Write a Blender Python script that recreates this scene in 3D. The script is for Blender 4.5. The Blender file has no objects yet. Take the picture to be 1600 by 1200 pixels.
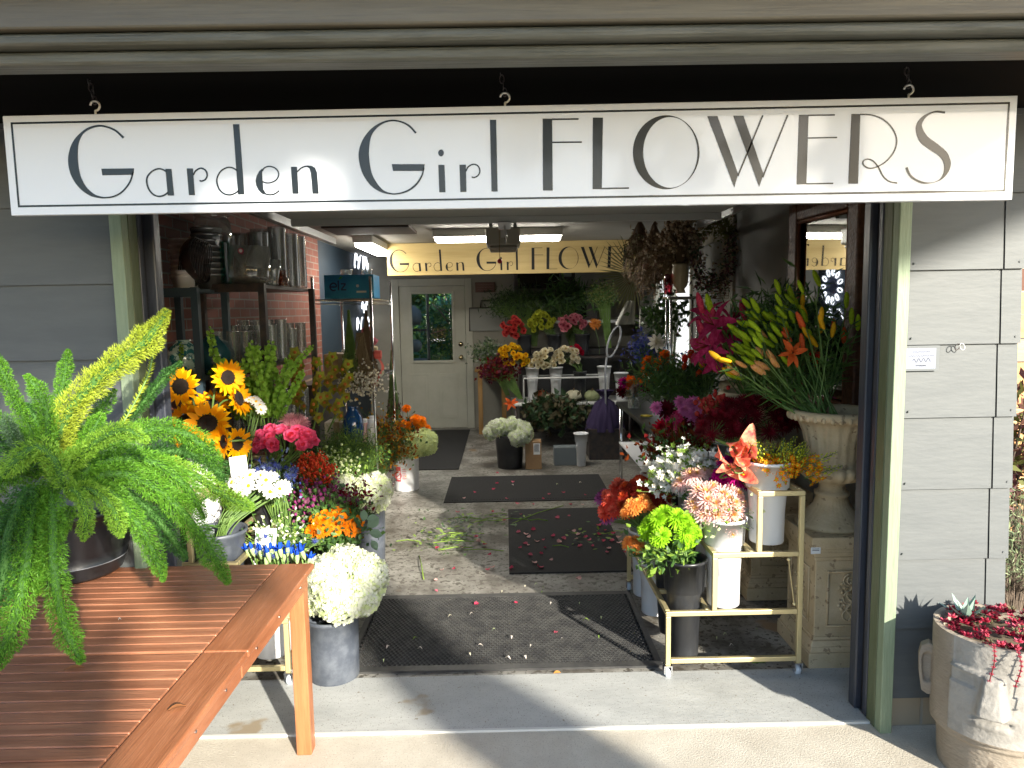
import bpy, math, random
import numpy as np
from mathutils import Vector, Matrix
from math import sin, cos, pi, radians, sqrt, atan2
random.seed(7); rng = np.random.default_rng(7)
SC = bpy.context.scene; COL = SC.collection

# ---------------------------------------------------------------- camera
PITCH, ROLL, YAW = radians(6.0), radians(-1.0), radians(0.5)
CAM = Vector((0, -2.69, 1.7)); FPX = 1109.0
FW = Vector((sin(YAW)*cos(PITCH), cos(YAW)*cos(PITCH), -sin(PITCH)))
_r = Vector((cos(YAW), -sin(YAW), 0)); _u = _r.cross(FW)
RT = _r*cos(ROLL) + _u*sin(ROLL); UP = _u*cos(ROLL) - _r*sin(ROLL)
cd = bpy.data.cameras.new('camera'); cam = bpy.data.objects.new('camera', cd); COL.objects.link(cam)
cd.sensor_width = 36; cd.lens = 36*FPX/1600; cd.clip_start = 0.05; cd.clip_end = 500
m = Matrix((RT, UP, -FW)).transposed().to_4x4(); m.translation = CAM; cam.matrix_world = m
SC.camera = cam

def ray(px, py): return FW + RT*((px-800)/FPX) + UP*((600-py)/FPX)
def at(px, py, Y):            # world point of a photo pixel at depth Y (used to measure the layout)
    d = ray(px, py); return CAM + d*((Y-CAM.y)/d.y)
def fl(px, py, z=0.0):
    d = ray(px, py); return CAM + d*((z-CAM.z)/d.z)

# ---------------------------------------------------------------- world, sun, exposure
SUN_DIR = Vector((0.60, -1.0, 0.424)).normalized()      # towards the sun
el = math.asin(SUN_DIR.z); az = atan2(SUN_DIR.x, SUN_DIR.y)
W = bpy.data.worlds.new('World'); SC.world = W; W.use_nodes = True
nt = W.node_tree; nt.nodes.clear()
sky = nt.nodes.new('ShaderNodeTexSky'); sky.sky_type = 'NISHITA'; sky.sun_disc = False
sky.sun_elevation = el; sky.sun_rotation = az; sky.air_density = 1.0; sky.dust_density = 0.7; sky.ozone_density = 1.0
bg = nt.nodes.new('ShaderNodeBackground'); bg.inputs['Strength'].default_value = 0.15
wo = nt.nodes.new('ShaderNodeOutputWorld')
nt.links.new(sky.outputs[0], bg.inputs[0]); nt.links.new(bg.outputs[0], wo.inputs[0])
sl = bpy.data.lights.new('sun', 'SUN'); sl.energy = 4.8; sl.angle = radians(0.9); sl.color = (1.0, 0.93, 0.80)
so = bpy.data.objects.new('sun', sl); COL.objects.link(so)
so.rotation_euler = SUN_DIR.to_track_quat('Z', 'Y').to_euler(); so.location = (6, -10, 8)
SC.view_settings.view_transform = 'Standard'; SC.view_settings.look = 'None'
SC.view_settings.exposure = 1.52; SC.view_settings.gamma = 1.0
SC.render.engine = 'CYCLES'
SC.cycles.max_bounces = 7; SC.cycles.diffuse_bounces = 4; SC.cycles.glossy_bounces = 3
SC.cycles.transmission_bounces = 4; SC.cycles.transparent_max_bounces = 14
SC.cycles.caustics_reflective = False; SC.cycles.caustics_refractive = False

# ---------------------------------------------------------------- materials
MATS = {}
def s2l(c):
    return tuple(((x/255)/12.92 if x/255 <= .04045 else ((x/255+.055)/1.055)**2.4) for x in c)
def M(name, col, rough=.6, col2=None, ns=8.0, lo=.4, hi=.6, stretch=(1,1,1), bump=0.0, bs=None, bst=None, metal=0.0,
      coat=0.0, transl=0.0, rnd=0.0, emit=None, spec=.5, specks=None, coords='Object', det=6.0):
    if name in MATS: return MATS[name]
    mt = bpy.data.materials.new(name); mt.use_nodes = True
    n = mt.node_tree.nodes; L = mt.node_tree.links
    p = n['Principled BSDF']; out = n['Material Output']
    p.inputs['Roughness'].default_value = rough; p.inputs['Metallic'].default_value = metal
    p.inputs['Coat Weight'].default_value = coat; p.inputs['Coat Roughness'].default_value = .06
    p.inputs['Specular IOR Level'].default_value = spec
    tc = n.new('ShaderNodeTexCoord'); src = None
    def mapped(st):
        mp = n.new('ShaderNodeMapping'); mp.inputs['Scale'].default_value = st
        L.new(tc.outputs[coords], mp.inputs[0]); return mp.outputs[0]
    c4 = (*col, 1)
    if col2 is not None:
        nz = n.new('ShaderNodeTexNoise'); nz.inputs['Scale'].default_value = ns; nz.inputs['Detail'].default_value = det
        nz.inputs['Roughness'].default_value = .65
        L.new(mapped(stretch), nz.inputs['Vector'])
        rp = n.new('ShaderNodeValToRGB'); rp.color_ramp.elements[0].position = lo; rp.color_ramp.elements[1].position = hi
        rp.color_ramp.elements[0].color = c4; rp.color_ramp.elements[1].color = (*col2, 1)
        L.new(nz.outputs['Fac'], rp.inputs[0]); src = rp.outputs[0]
    if specks is not None:       # (colour, scale, threshold)
        for (sc_, scl, th) in specks:
            nz = n.new('ShaderNodeTexNoise'); nz.inputs['Scale'].default_value = scl; nz.inputs['Detail'].default_value = 4
            L.new(mapped((1,1,1)), nz.inputs['Vector'])
            rp = n.new('ShaderNodeValToRGB'); rp.color_ramp.elements[0].position = th; rp.color_ramp.elements[1].position = th+.03
            L.new(nz.outputs['Fac'], rp.inputs[0])
            mx = n.new('ShaderNodeMix'); mx.data_type = 'RGBA'
            L.new(rp.outputs[0], mx.inputs[0])
            if src is None: mx.inputs[6].default_value = c4
            else: L.new(src, mx.inputs[6])
            mx.inputs[7].default_value = (*sc_, 1); src = mx.outputs[2]
    if rnd > 0:
        oi = n.new('ShaderNodeObjectInfo'); hs = n.new('ShaderNodeHueSaturation')
        mr = n.new('ShaderNodeMapRange'); mr.inputs[3].default_value = 1-rnd; mr.inputs[4].default_value = 1+rnd
        L.new(oi.outputs['Random'], mr.inputs[0]); L.new(mr.outputs[0], hs.inputs['Value'])
        if src is None: hs.inputs['Color'].default_value = c4
        else: L.new(src, hs.inputs['Color'])
        src = hs.outputs[0]
    if src is None: p.inputs['Base Color'].default_value = c4
    else: L.new(src, p.inputs['Base Color'])
    if bump > 0:
        nb = n.new('ShaderNodeTexNoise'); nb.inputs['Scale'].default_value = bs or ns*3; nb.inputs['Detail'].default_value = 5
        L.new(mapped(bst or stretch), nb.inputs['Vector'])
        bp = n.new('ShaderNodeBump'); bp.inputs['Strength'].default_value = bump; bp.inputs['Distance'].default_value = .01
        L.new(nb.outputs['Fac'], bp.inputs['Height']); L.new(bp.outputs[0], p.inputs['Normal'])
    if emit is not None:
        p.inputs['Emission Color'].default_value = (*emit[0], 1); p.inputs['Emission Strength'].default_value = emit[1]
    if transl > 0:
        tr = n.new('ShaderNodeBsdfTranslucent'); mx = n.new('ShaderNodeMixShader'); mx.inputs[0].default_value = transl
        if src is None: tr.inputs[0].default_value = c4
        else: L.new(src, tr.inputs[0])
        L.new(p.outputs[0], mx.inputs[1]); L.new(tr.outputs[0], mx.inputs[2]); L.new(mx.outputs[0], out.inputs[0])
    MATS[name] = mt; return mt
def PET(name, rgb, rnd=.12, transl=.3, rgb2=None, ns=40): # petal: photo-like sRGB colour
    return M(name, s2l(rgb), .6, s2l(rgb2) if rgb2 else None, ns=ns, lo=.35, hi=.65, transl=transl, rnd=rnd, spec=.2)
def glass_mat(name, tint=(1,1,1), base=.06, rough=.02, brighten=0):
    mt = bpy.data.materials.new(name); mt.use_nodes = True; n = mt.node_tree.nodes; L = mt.node_tree.links; n.clear()
    o = n.new('ShaderNodeOutputMaterial'); t = n.new('ShaderNodeBsdfTransparent'); g = n.new('ShaderNodeBsdfGlossy')
    t.inputs[0].default_value = (*tint, 1); g.inputs['Roughness'].default_value = rough
    lw = n.new('ShaderNodeLayerWeight'); lw.inputs[0].default_value = .35
    mr = n.new('ShaderNodeMapRange'); mr.inputs[3].default_value = base; mr.inputs[4].default_value = .95
    mx = n.new('ShaderNodeMixShader'); L.new(lw.outputs['Facing'], mr.inputs[0]); L.new(mr.outputs[0], mx.inputs[0])
    L.new(t.outputs[0], mx.inputs[1]); L.new(g.outputs[0], mx.inputs[2]); last = mx.outputs[0]
    if brighten:  # white diffuse share brightens the glass, standing in for bright reflections
        df = n.new('ShaderNodeBsdfDiffuse'); df.inputs[0].default_value = (.8,.84,.83,1); tl_ = n.new('ShaderNodeBsdfTranslucent'); tl_.inputs[0].default_value = (.8,.84,.83,1)
        m1 = n.new('ShaderNodeMixShader'); L.new(df.outputs[0], m1.inputs[1]); L.new(tl_.outputs[0], m1.inputs[2])
        nz = n.new('ShaderNodeTexNoise'); nz.inputs['Scale'].default_value = 9; mr2 = n.new('ShaderNodeMapRange'); mr2.inputs[1].default_value = .35; mr2.inputs[2].default_value = .7; mr2.inputs[3].default_value = brighten*.85; mr2.inputs[4].default_value = brighten*1.15; L.new(nz.outputs['Fac'], mr2.inputs[0])
        m2 = n.new('ShaderNodeMixShader'); L.new(mr2.outputs[0], m2.inputs[0]); L.new(last, m2.inputs[1]); L.new(m1.outputs[0], m2.inputs[2]); last = m2.outputs[0]
    L.new(last, o.inputs[0])
    MATS[name] = mt; return mt

siding = M('siding_paint', (.088,.096,.099), .62, (.100,.108,.110), ns=3, stretch=(1,1,6), bump=.12, bs=16, bst=(1,1,4))
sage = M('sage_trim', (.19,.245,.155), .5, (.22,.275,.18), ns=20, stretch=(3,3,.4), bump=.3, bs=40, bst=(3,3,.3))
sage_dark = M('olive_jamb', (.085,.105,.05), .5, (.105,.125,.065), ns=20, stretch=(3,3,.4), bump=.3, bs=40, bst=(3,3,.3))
navyframe = M('black_blue_frame', (.028,.032,.045), .35, (.045,.05,.065), ns=10, stretch=(3,3,.3), bump=.15, bs=30, bst=(3,3,.3))
soffit_m = M('soffit_shade_black', (.004,.004,.004), .95, spec=.05)  # near-black colour holds the deep shade under the eave
fascia_m = M('olive_fascia', (.085,.074,.052), .45, (.11,.098,.07), ns=4, stretch=(.4,4,4), bump=.25, bs=12, bst=(.3,6,6))
fascia2_m = M('green_grey_trim', (.07,.072,.058), .5, (.10,.102,.085), ns=8, stretch=(.5,4,4), bump=.5, bs=14, bst=(.3,8,8))
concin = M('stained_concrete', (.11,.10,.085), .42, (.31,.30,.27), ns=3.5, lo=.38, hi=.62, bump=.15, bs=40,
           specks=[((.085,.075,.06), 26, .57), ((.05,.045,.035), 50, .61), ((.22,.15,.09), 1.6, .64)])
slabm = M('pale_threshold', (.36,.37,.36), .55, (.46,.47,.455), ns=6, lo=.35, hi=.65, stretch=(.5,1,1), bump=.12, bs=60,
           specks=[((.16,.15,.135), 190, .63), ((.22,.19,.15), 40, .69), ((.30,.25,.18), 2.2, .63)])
asphalt = M('asphalt', (.045,.045,.045), .9, (.06,.06,.058), ns=30, bump=.3, bs=120)
concout = M('sidewalk_concrete', (.46,.42,.35), .8, (.56,.52,.44), ns=5, lo=.35, hi=.65, bump=.3, bs=150,
            specks=[((.38,.34,.28), 160, .60), ((.6,.57,.5), 90, .66), ((.22,.18,.13), 1.6, .78)])
rubber = M('black_rubber', (.028,.028,.029), .5, (.05,.05,.048), ns=12)
carpetm = M('charcoal_mat', (.014,.014,.014), .9, (.02,.02,.02), ns=60, bump=.5, bs=200)
signwhite = M('sign_white', (.62,.645,.695), .35, coat=.8)
signblack = M('sign_black', (.004,.005,.005), .25, coat=.25, spec=.35)
signyellow = M('sign_yellow', (.48,.35,.13), .6, (.56,.42,.17), ns=3, stretch=(.3,1,5))
woodm = M('eucalyptus_wood', (.23,.082,.038), .42, (.42,.18,.095), ns=3.0, lo=.3, hi=.7, stretch=(1.2,14,8), bump=.25, bs=4, bst=(3,50,30))
woodm2 = M('eucalyptus_wood_end', (.25,.085,.035), .38, (.40,.16,.075), ns=3, lo=.3, hi=.7, stretch=(14,1.2,6), bump=.2, bs=4, bst=(50,3,20))
gold = M('brushed_gold', (.62,.52,.28), .42, metal=.6)
bucketblk = M('black_plastic', (.018,.019,.022), .34, (.032,.034,.038), ns=6)
bucketgrey = M('scuffed_grey_plastic', (.06,.07,.09), .42, (.13,.145,.17), ns=14, lo=.42, hi=.75, bump=.1)
bucketwht = M('white_plastic', (.74,.75,.77), .4, (.62,.64,.68), ns=3, lo=.55, hi=.9)
chrome = M('chrome', (.75,.75,.76), .18, metal=1.0)
blacksteel = M('black_steel', (.02,.02,.022), .4, (.05,.035,.03), ns=20)
bluesteel = M('dark_blue_steel', (.025,.045,.06), .45)
glass = glass_mat('clear_glass', (.95,.97,.96), .13, .05, .16)
glassamber = glass_mat('amber_glass', (.55,.25,.15))
glassgrn = glass_mat('green_glass', (.3,.75,.65))
plaster = M('cream_plaster', (.26,.25,.21), .8, (.30,.29,.245), ns=2)
doorpaint = M('grey_cream_door', (.40,.40,.33), .5, (.44,.44,.37), ns=3)
greywall = M('grey_wall', (.19,.195,.19), .75, (.22,.225,.22), ns=2)
navywall = M('navy_wall', (.006,.018,.032), .7)
ceilm = M('ceiling_paint', (.24,.23,.20), .8, (.27,.26,.23), ns=1.5)
stone = M('cast_stone', (.44,.335,.19), .7, (.60,.48,.31), ns=7, lo=.3, hi=.7, bump=.35, bs=60, specks=[((.3,.22,.13), 28, .62)])
moaistone = M('grey_brown_stone', (.23,.19,.145), .85, (.32,.275,.22), ns=6, lo=.3, hi=.7, bump=.5, bs=45, bst=(1,1,2.5), specks=[((.16,.13,.10), 12, .68)])
moaiface = M('pale_chiselled_stone', (.24,.225,.20), .85, (.33,.31,.28), ns=8, bump=.5, bs=40, bst=(1,1,1))
stemg = M('stem_green', (.09,.17,.035), .5, (.14,.24,.05), ns=10, rnd=.2, transl=.1)
leafg = M('leaf_green', (.045,.11,.025), .5, (.09,.19,.04), ns=20, rnd=.2, transl=.25)
leafd = M('leaf_dark', (.02,.05,.018), .5, (.035,.075,.025), ns=20, rnd=.2, transl=.15)
leafl = M('leaf_lime', (.20,.34,.04), .5, (.30,.46,.07), ns=20, rnd=.15, transl=.35)
brick = None
def brick_mat(name, c1, c2, mortar, bw=.2, bh=.067, vert='x'):
    mt = bpy.data.materials.new(name); mt.use_nodes = True; n = mt.node_tree.nodes; L = mt.node_tree.links
    p = n['Principled BSDF']; tc = n.new('ShaderNodeTexCoord'); sx = n.new('ShaderNodeSeparateXYZ'); cx = n.new('ShaderNodeCombineXYZ')
    L.new(tc.outputs['Object'], sx.inputs[0]); L.new(sx.outputs[1 if vert == 'y' else 0], cx.inputs[0]); L.new(sx.outputs[2], cx.inputs[1])
    bt = n.new('ShaderNodeTexBrick'); bt.inputs['Scale'].default_value = 1; bt.inputs['Brick Width'].default_value = bw
    bt.inputs['Row Height'].default_value = bh; bt.inputs['Mortar Size'].default_value = .006; bt.inputs['Mortar Smooth'].default_value = .2
    bt.inputs['Color1'].default_value = (*c1, 1); bt.inputs['Color2'].default_value = (*c2, 1); bt.inputs['Mortar'].default_value = (*mortar, 1)
    L.new(cx.outputs[0], bt.inputs['Vector']); L.new(bt.outputs['Color'], p.inputs['Base Color'])
    bp = n.new('ShaderNodeBump'); bp.inputs['Strength'].default_value = .6; bp.inputs['Distance'].default_value = .01; bp.invert = True
    L.new(bt.outputs['Fac'], bp.inputs['Height']); L.new(bp.outputs[0], p.inputs['Normal']); p.inputs['Roughness'].default_value = .8
    MATS[name] = mt; return mt
brickm = brick_mat('red_brick', (.15,.038,.022), (.21,.06,.034), (.20,.16,.13), vert='y')

# ---------------------------------------------------------------- mesh builder
class MB:
    def __init__(s): s.v = []; s.f = []; s.m = []
    def add(s, vs, fs, mi=0):
        o = len(s.v); s.v.extend([tuple(v) for v in vs]); s.f.extend([tuple(i+o for i in f) for f in fs])
        s.m.extend([mi]*len(fs)); return s
    def box(s, a, b, mi=0):
        x0,y0,z0 = a; x1,y1,z1 = b
        return s.add([(x0,y0,z0),(x1,y0,z0),(x1,y1,z0),(x0,y1,z0),(x0,y0,z1),(x1,y0,z1),(x1,y1,z1),(x0,y1,z1)],
            [(0,3,2,1),(4,5,6,7),(0,1,5,4),(1,2,6,5),(2,3,7,6),(3,0,4,7)], mi)
    def tube(s, pts, r, n=8, mi=0, cap=True):
        pts = [Vector(p) for p in pts]; k = len(pts)
        rs = r if hasattr(r, '__len__') else [r]*k
        vs = []; up = None
        for i, p in enumerate(pts):
            t = (pts[min(i+1,k-1)] - pts[max(i-1,0)])
            t = t.normalized() if t.length > 1e-9 else Vector((0,0,1))
            if up is None: up = Vector((0,0,1)) if abs(t.z) < .9 else Vector((1,0,0))
            a = t.cross(up); a = a.normalized() if a.length > 1e-6 else Vector((1,0,0)); b = a.cross(t).normalized(); up = b
            for j in range(n):
                q = 2*pi*j/n; vs.append(p + (a*cos(q)+b*sin(q))*rs[i])
        fs = [(i*n+j, i*n+(j+1)%n, (i+1)*n+(j+1)%n, (i+1)*n+j) for i in range(k-1) for j in range(n)]
        if cap: fs += [tuple(range(n-1,-1,-1)), tuple(range((k-1)*n, k*n))]
        return s.add(vs, fs, mi)
    def lathe(s, prof, n=24, c=(0,0,0), mi=0, flute=None, sx=1, sy=1):
        vs = []; k = len(prof)
        for i, (r, z) in enumerate(prof):
            for j in range(n):
                q = 2*pi*j/n; rr = r*(flute(q, z, r) if flute else 1)
                vs.append((c[0]+rr*cos(q)*sx, c[1]+rr*sin(q)*sy, c[2]+z))
        fs = [(i*n+j, i*n+(j+1)%n, (i+1)*n+(j+1)%n, (i+1)*n+j) for i in range(k-1) for j in range(n)]
        if prof[0][0] < 1e-5 or True: pass
        return s.add(vs, fs, mi)
    def blob(s, c, r, mi=0, n=6, m=4, sc=(1,1,1)):
        vs = [(c[0],c[1],c[2]-r*sc[2])]
        for i in range(1, m):
            t = pi*i/m
            for j in range(n):
                q = 2*pi*j/n; vs.append((c[0]+r*sin(t)*cos(q)*sc[0], c[1]+r*sin(t)*sin(q)*sc[1], c[2]-r*cos(t)*sc[2]))
        vs.append((c[0],c[1],c[2]+r*sc[2])); fs = []
        for j in range(n):
            fs.append((0, 1+(j+1)%n, 1+j)); e = 1+(m-2)*n; fs.append((e+j, e+(j+1)%n, len(vs)-1))
        for i in range(m-2):
            for j in range(n): a = 1+i*n; fs.append((a+j, a+(j+1)%n, a+n+(j+1)%n, a+n+j))
        return s.add(vs, fs, mi)
    def mesh(s, name, mats, smooth=True):
        me = bpy.data.meshes.new(name); me.from_pydata(s.v, [], s.f)
        for mt in (mats if isinstance(mats, (list, tuple)) else [mats]): me.materials.append(mt)
        me.polygons.foreach_set('material_index', s.m)
        if smooth: me.polygons.foreach_set('use_smooth', [True]*len(s.f))
        me.update(); return me
def ob(name, me, parent=None, loc=(0,0,0), rot=None, scale=None):
    o = bpy.data.objects.new(name, me); COL.objects.link(o)
    if parent is not None: o.parent = parent
    o.location = loc
    if rot is not None:
        if hasattr(rot, 'to_euler'): o.rotation_euler = rot.to_euler()
        else: o.rotation_euler = rot
    if scale is not None: o.scale = (scale,)*3 if not hasattr(scale, '__len__') else scale
    return o
def tag(o, label, cat, group=None, kind=None):
    if label: o['label'] = label
    if cat: o['category'] = cat
    if group: o['group'] = group
    if kind: o['kind'] = kind
    return o
def thing(name, label, cat, loc=(0,0,0), group=None, rot=None):
    return tag(ob(name, None, None, loc, rot), label, cat, group)
def part(name, mb, mats, parent=None, smooth=False, loc=(0,0,0), **k):
    return ob(name, mb.mesh(name, mats, smooth), parent, loc, **k)
def struct(name, mb, mats, smooth=False):
    o = part(name, mb, mats, smooth=smooth); o['kind'] = 'structure'; return o
def bevel(o, w=.004, seg=2):
    b = o.modifiers.new('bevel', 'BEVEL'); b.width = w; b.segments = seg; b.limit_method = 'ANGLE'; b.angle_limit = radians(40); return o
def copy_tree(o, parent=None, loc=None, rotz=None, label=None):
    c = o.copy(); COL.objects.link(c); c.parent = parent
    if loc is not None: c.location = loc
    if rotz is not None: c.rotation_euler = (0,0,rotz)
    if label: c['label'] = label
    for ch in list(o.children): copy_tree(ch, c)
    return c
def lerp(a, b, t): return a+(b-a)*t
def catmull(P, per=6):
    P = [np.array(p, float) for p in P]; P = [2*P[0]-P[1]] + P + [2*P[-1]-P[-2]]; out = []
    for i in range(1, len(P)-2):
        for k in range(per):
            t = k/per; a, b, c, d = P[i-1:i+3]
            out.append(.5*((2*b)+(c-a)*t+(2*a-5*b+4*c-d)*t*t+(3*b-a-3*c+d)*t**3))
    out.append(P[-2]); return out

# ---------------------------------------------------------------- ground
g = MB(); g.add([(-60,-60,0),(60,-60,0),(60,0.02,0),(-60,0.02,0)], [(0,1,2,3)]); struct('pavement', g, concout)
g = MB(); g.add([(-60,-40,.005),(60,-40,.005),(60,-4.2,.005),(-60,-4.2,.005)], [(0,1,2,3)]); struct('road', g, asphalt)
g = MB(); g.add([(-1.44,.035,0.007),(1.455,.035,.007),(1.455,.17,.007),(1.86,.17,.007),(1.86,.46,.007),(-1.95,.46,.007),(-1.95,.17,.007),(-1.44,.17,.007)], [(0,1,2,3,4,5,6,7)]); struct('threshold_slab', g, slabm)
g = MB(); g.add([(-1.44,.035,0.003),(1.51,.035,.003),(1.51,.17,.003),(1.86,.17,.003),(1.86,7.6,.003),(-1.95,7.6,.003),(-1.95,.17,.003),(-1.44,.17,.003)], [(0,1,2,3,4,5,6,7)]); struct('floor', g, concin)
g = MB(); g.add([(-60,.02,-.03),(60,.02,-.03),(60,80,-.03),(-60,80,-.03)], [(0,1,2,3)])
struct('ground', g, M('soil', (.12,.09,.06), .9, (.18,.14,.09), ns=5))
g = MB(); g.box((-1.38,.02,-.02),(1.455,.034,.009)); struct('floor_joint', g, M('pale_joint', (.6,.6,.57), .7))

# ---------------------------------------------------------------- facade
def lap(x0, x1, y0=0.0, seams=(.13,.42,.70,.98,1.26,1.54,1.82,2.10,2.38,2.66)):
    b = MB()
    for a, c in zip(seams[:-1], seams[1:]):
        # each board leans out at its lower edge
        b.add([(x0,y0-.020,a),(x1,y0-.020,a),(x1,y0-.006,c+.015),(x0,y0-.006,c+.015),(x0,y0+.02,a),(x1,y0+.02,a),(x1,y0+.02,c+.015),(x0,y0+.02,c+.015)],
              [(0,1,2,3),(4,5,1,0),(1,5,6,2),(4,0,3,7)])
    return b
for nm, x0, x1, lb in (('lap_siding', -4.2, -1.445, 'grey lap siding wall left of the shop opening behind the fern'),
                   ('lap_siding', 1.505, 1.87, 'grey lap siding wall right of the opening in sunlight')):
    b = lap(x0, x1); t = thing('siding_wall', lb, 'wall')
    part('boards', b, siding, t)
    c = MB(); c.box((x0 if x0 < 0 else 1.521, .022, 0), (x1+ (.08 if x0 > 0 else 0), .17, 2.9)); part('wall_core', c, greywall, t)
    if x0 > 0:
        c = MB()
        for i in range(9):
            a = .13+.285*i if i else .13
        se = (.13,.42,.70,.98,1.26,1.54,1.82,2.10,2.38,2.66)
        for a, d in zip(se[:-1], se[1:]): c.add([(1.874,-.024,a),(1.95,-.024,a),(1.95,-.009,d+.01),(1.874,-.009,d+.01),(1.95,.2,a),(1.95,.2,d+.01),(1.874,.2,a)],
              [(0,1,2,3),(1,4,5,2),(6,4,1,0)])
        part('corner_board', c, siding, t)
    c = MB(); c.box((x0+.01, .0, 0), (x1, .021, .13)); part('foundation', c, brick_mat('foundation_brick', (.30,.24,.16), (.38,.31,.22), (.3,.27,.22), .22, .14), t)
# door casings
for sx, lb in ((-1, 'sage green door casing at the left of the opening'), (1, 'sage green door casing at the right of the opening')):
    t = thing('door_casing', lb, 'door casing')
    def cb(nm, xi, xo, y0, y1, z0, mt, bv):
        xi, xo = (xi, xo) if sx > 0 else (-xi+.072, -xo+.072)
        b = MB(); b.box((min(xi,xo), y0, z0), (max(xi,xo), y1, 2.35)); bevel(part(nm, b, mt, t), bv)
    cb('face_board', 1.458, 1.504, -.05, -.0055, 0.0, sage, .003)
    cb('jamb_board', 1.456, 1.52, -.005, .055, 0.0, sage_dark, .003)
    cb('track_frame', 1.452, 1.52, .056, .085, .008, navyframe, .004)
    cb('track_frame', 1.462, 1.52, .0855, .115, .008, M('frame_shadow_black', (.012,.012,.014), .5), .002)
    cb('track_frame', 1.436 if sx > 0 else 1.424, 1.52, .1155, .170, .008, navyframe, .006)
t = thing('door_header', 'dark header beam across the top of the shop opening, blackened with its shade', 'beam')  # its near-black colour stands in for shade above the opening
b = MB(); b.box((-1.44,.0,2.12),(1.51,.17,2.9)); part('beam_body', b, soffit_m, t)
# eave: stepped boards
t = thing('roof_eave', 'olive painted eave boards running above the white sign', 'eave')
b = MB(); b.box((-5,-.80,2.338),(2.25,-.72,2.372)); bevel(part('lower_trim', b, fascia2_m, t), .012, 3)
b = MB(); b.box((-5,-.835,2.373),(2.25,-.72,2.405)); bevel(part('middle_trim', b, fascia2_m, t), .014, 3)
b = MB(); b.box((-5,-.850,2.406),(2.25,-.72,2.49)); bevel(part('fascia_board', b, fascia_m, t), .006)
b = MB(); b.box((-5,-.905,2.491),(2.25,-.72,2.62)); bevel(part('gutter', b, fascia_m, t), .01)
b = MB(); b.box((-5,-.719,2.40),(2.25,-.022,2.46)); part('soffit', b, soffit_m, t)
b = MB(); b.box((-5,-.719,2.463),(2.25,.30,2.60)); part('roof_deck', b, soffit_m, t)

# ---------------------------------------------------------------- interior shell
b = MB(); b.box((-2.05,.17,0),(-1.951,4.9,2.9)); o = part('brick_wall', b, brickm); tag(o, 'red brick wall behind the vase shelves', 'wall')
b = MB(); b.box((-2.05,4.901,0),(-1.951,7.6,2.9)); o = part('navy_wall', b, navywall); tag(o, 'dark navy side wall near the back door', 'wall')
# right wall with a window opening between Y 4.3 and 6
t = thing('right_wall', 'dark grey interior wall on the right behind the lilies', 'wall')
for (y0,y1,z0,z1) in ((.17,4.35,0,2.9),(6.1,7.6,0,2.9),(4.351,6.099,0,.95),(4.351,6.099,2.15,2.9)):
    b = MB(); b.box((1.861,y0,z0),(1.96,y1,z1)); part('wall_panel', b, greywall, t)
b = MB(); b.box((1.835,3.05,.9),(1.859,3.35,2.44)); b.box((1.835,3.351,2.25),(1.859,6.3,2.44)); bevel(part('pale_post', b, plaster, t), .004)
t = thing('side_window', 'bright frosted window in the right wall behind the vases', 'window')
b = MB()
for (y0,y1,z0,z1) in ((4.35,4.40,.95,2.15),(6.05,6.10,.95,2.15),(4.40,6.05,.95,1.0),(4.40,6.05,2.10,2.15),(5.2,5.23,1.0,2.1)): b.box((1.84,y0,z0),(1.95,y1,z1))
part('window_frame', b, doorpaint, t)
b = MB(); b.box((1.90,4.40,1.0),(1.905,6.05,2.1)); part('pane', b, M('frosted_pane', (.8,.82,.85), .4, transl=.8), t)
# back wall with door opening X -1.56..-.59
BY = 7.5
t = thing('back_wall', 'cream back wall of the shop around the door', 'wall')
for (x0,x1,z0,z1) in ((-1.95,-1.50,0,2.9),(-.56,1.86,0,2.9),(-1.499,-.561,2.05,2.9)):
    b = MB(); b.box((x0,BY,z0),(x1,BY+.12,z1)); part('wall_panel', b, plaster, t)
b = MB(); b.box((-2.05,.171,2.46),(1.96,BY+.12,2.56)); o = struct('ceiling', b, ceilm)
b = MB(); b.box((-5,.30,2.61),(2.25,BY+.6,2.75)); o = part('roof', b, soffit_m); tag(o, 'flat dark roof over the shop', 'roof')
# the back door
t = thing('back_door', 'cream panelled back door with a glazed upper half', 'door', (0,0,0))
x0, x1 = -1.50, -.56
b = MB()
wx0, wx1, wz0, wz1 = -1.33, -.74, .98, 1.95
for r in (((x0+.005,BY-.0,.01),(wx0,BY+.045,2.049)), ((wx1,BY-.0,.01),(x1-.005,BY+.045,2.049)), ((wx0+.0005,BY,.01),(wx1-.0005,BY+.045,wz0)), ((wx0+.0005,BY,wz1),(wx1-.0005,BY+.045,2.049))): b.box(*r)
bevel(part('door_slab', b, doorpaint, t), .002)
for (a, c) in ((-1.38,-1.10),(-.96,-.68)):
    b = MB(); b.box((a,BY-.012,.15),(c,BY-.0005,.80)); b.box((a+.04,BY-.02,.19),(c-.04,BY-.0125,.76)); bevel(part('raised_panel', b, doorpaint, t), .006, 3)
b = MB()
for r in (((wx0-.03,BY-.018,wz0-.03),(wx0+.012,BY-.001,wz1+.03)), ((wx1-.012,BY-.018,wz0-.03),(wx1+.03,BY-.001,wz1+.03)), ((wx0+.013,BY-.018,wz0-.03),(wx1-.013,BY-.001,wz0+.012)), ((wx0+.013,BY-.018,wz1-.012),(wx1-.013,BY-.001,wz1+.03))): b.box(*r)
bevel(part('glazing_bead', b, doorpaint, t), .005)
b = MB(); b.box((wx0,BY+.02,wz0),(wx1,BY+.026,wz1)); part('pane', b, glass_mat('window_glass', (.9,.95,.93), .05), t)
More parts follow.
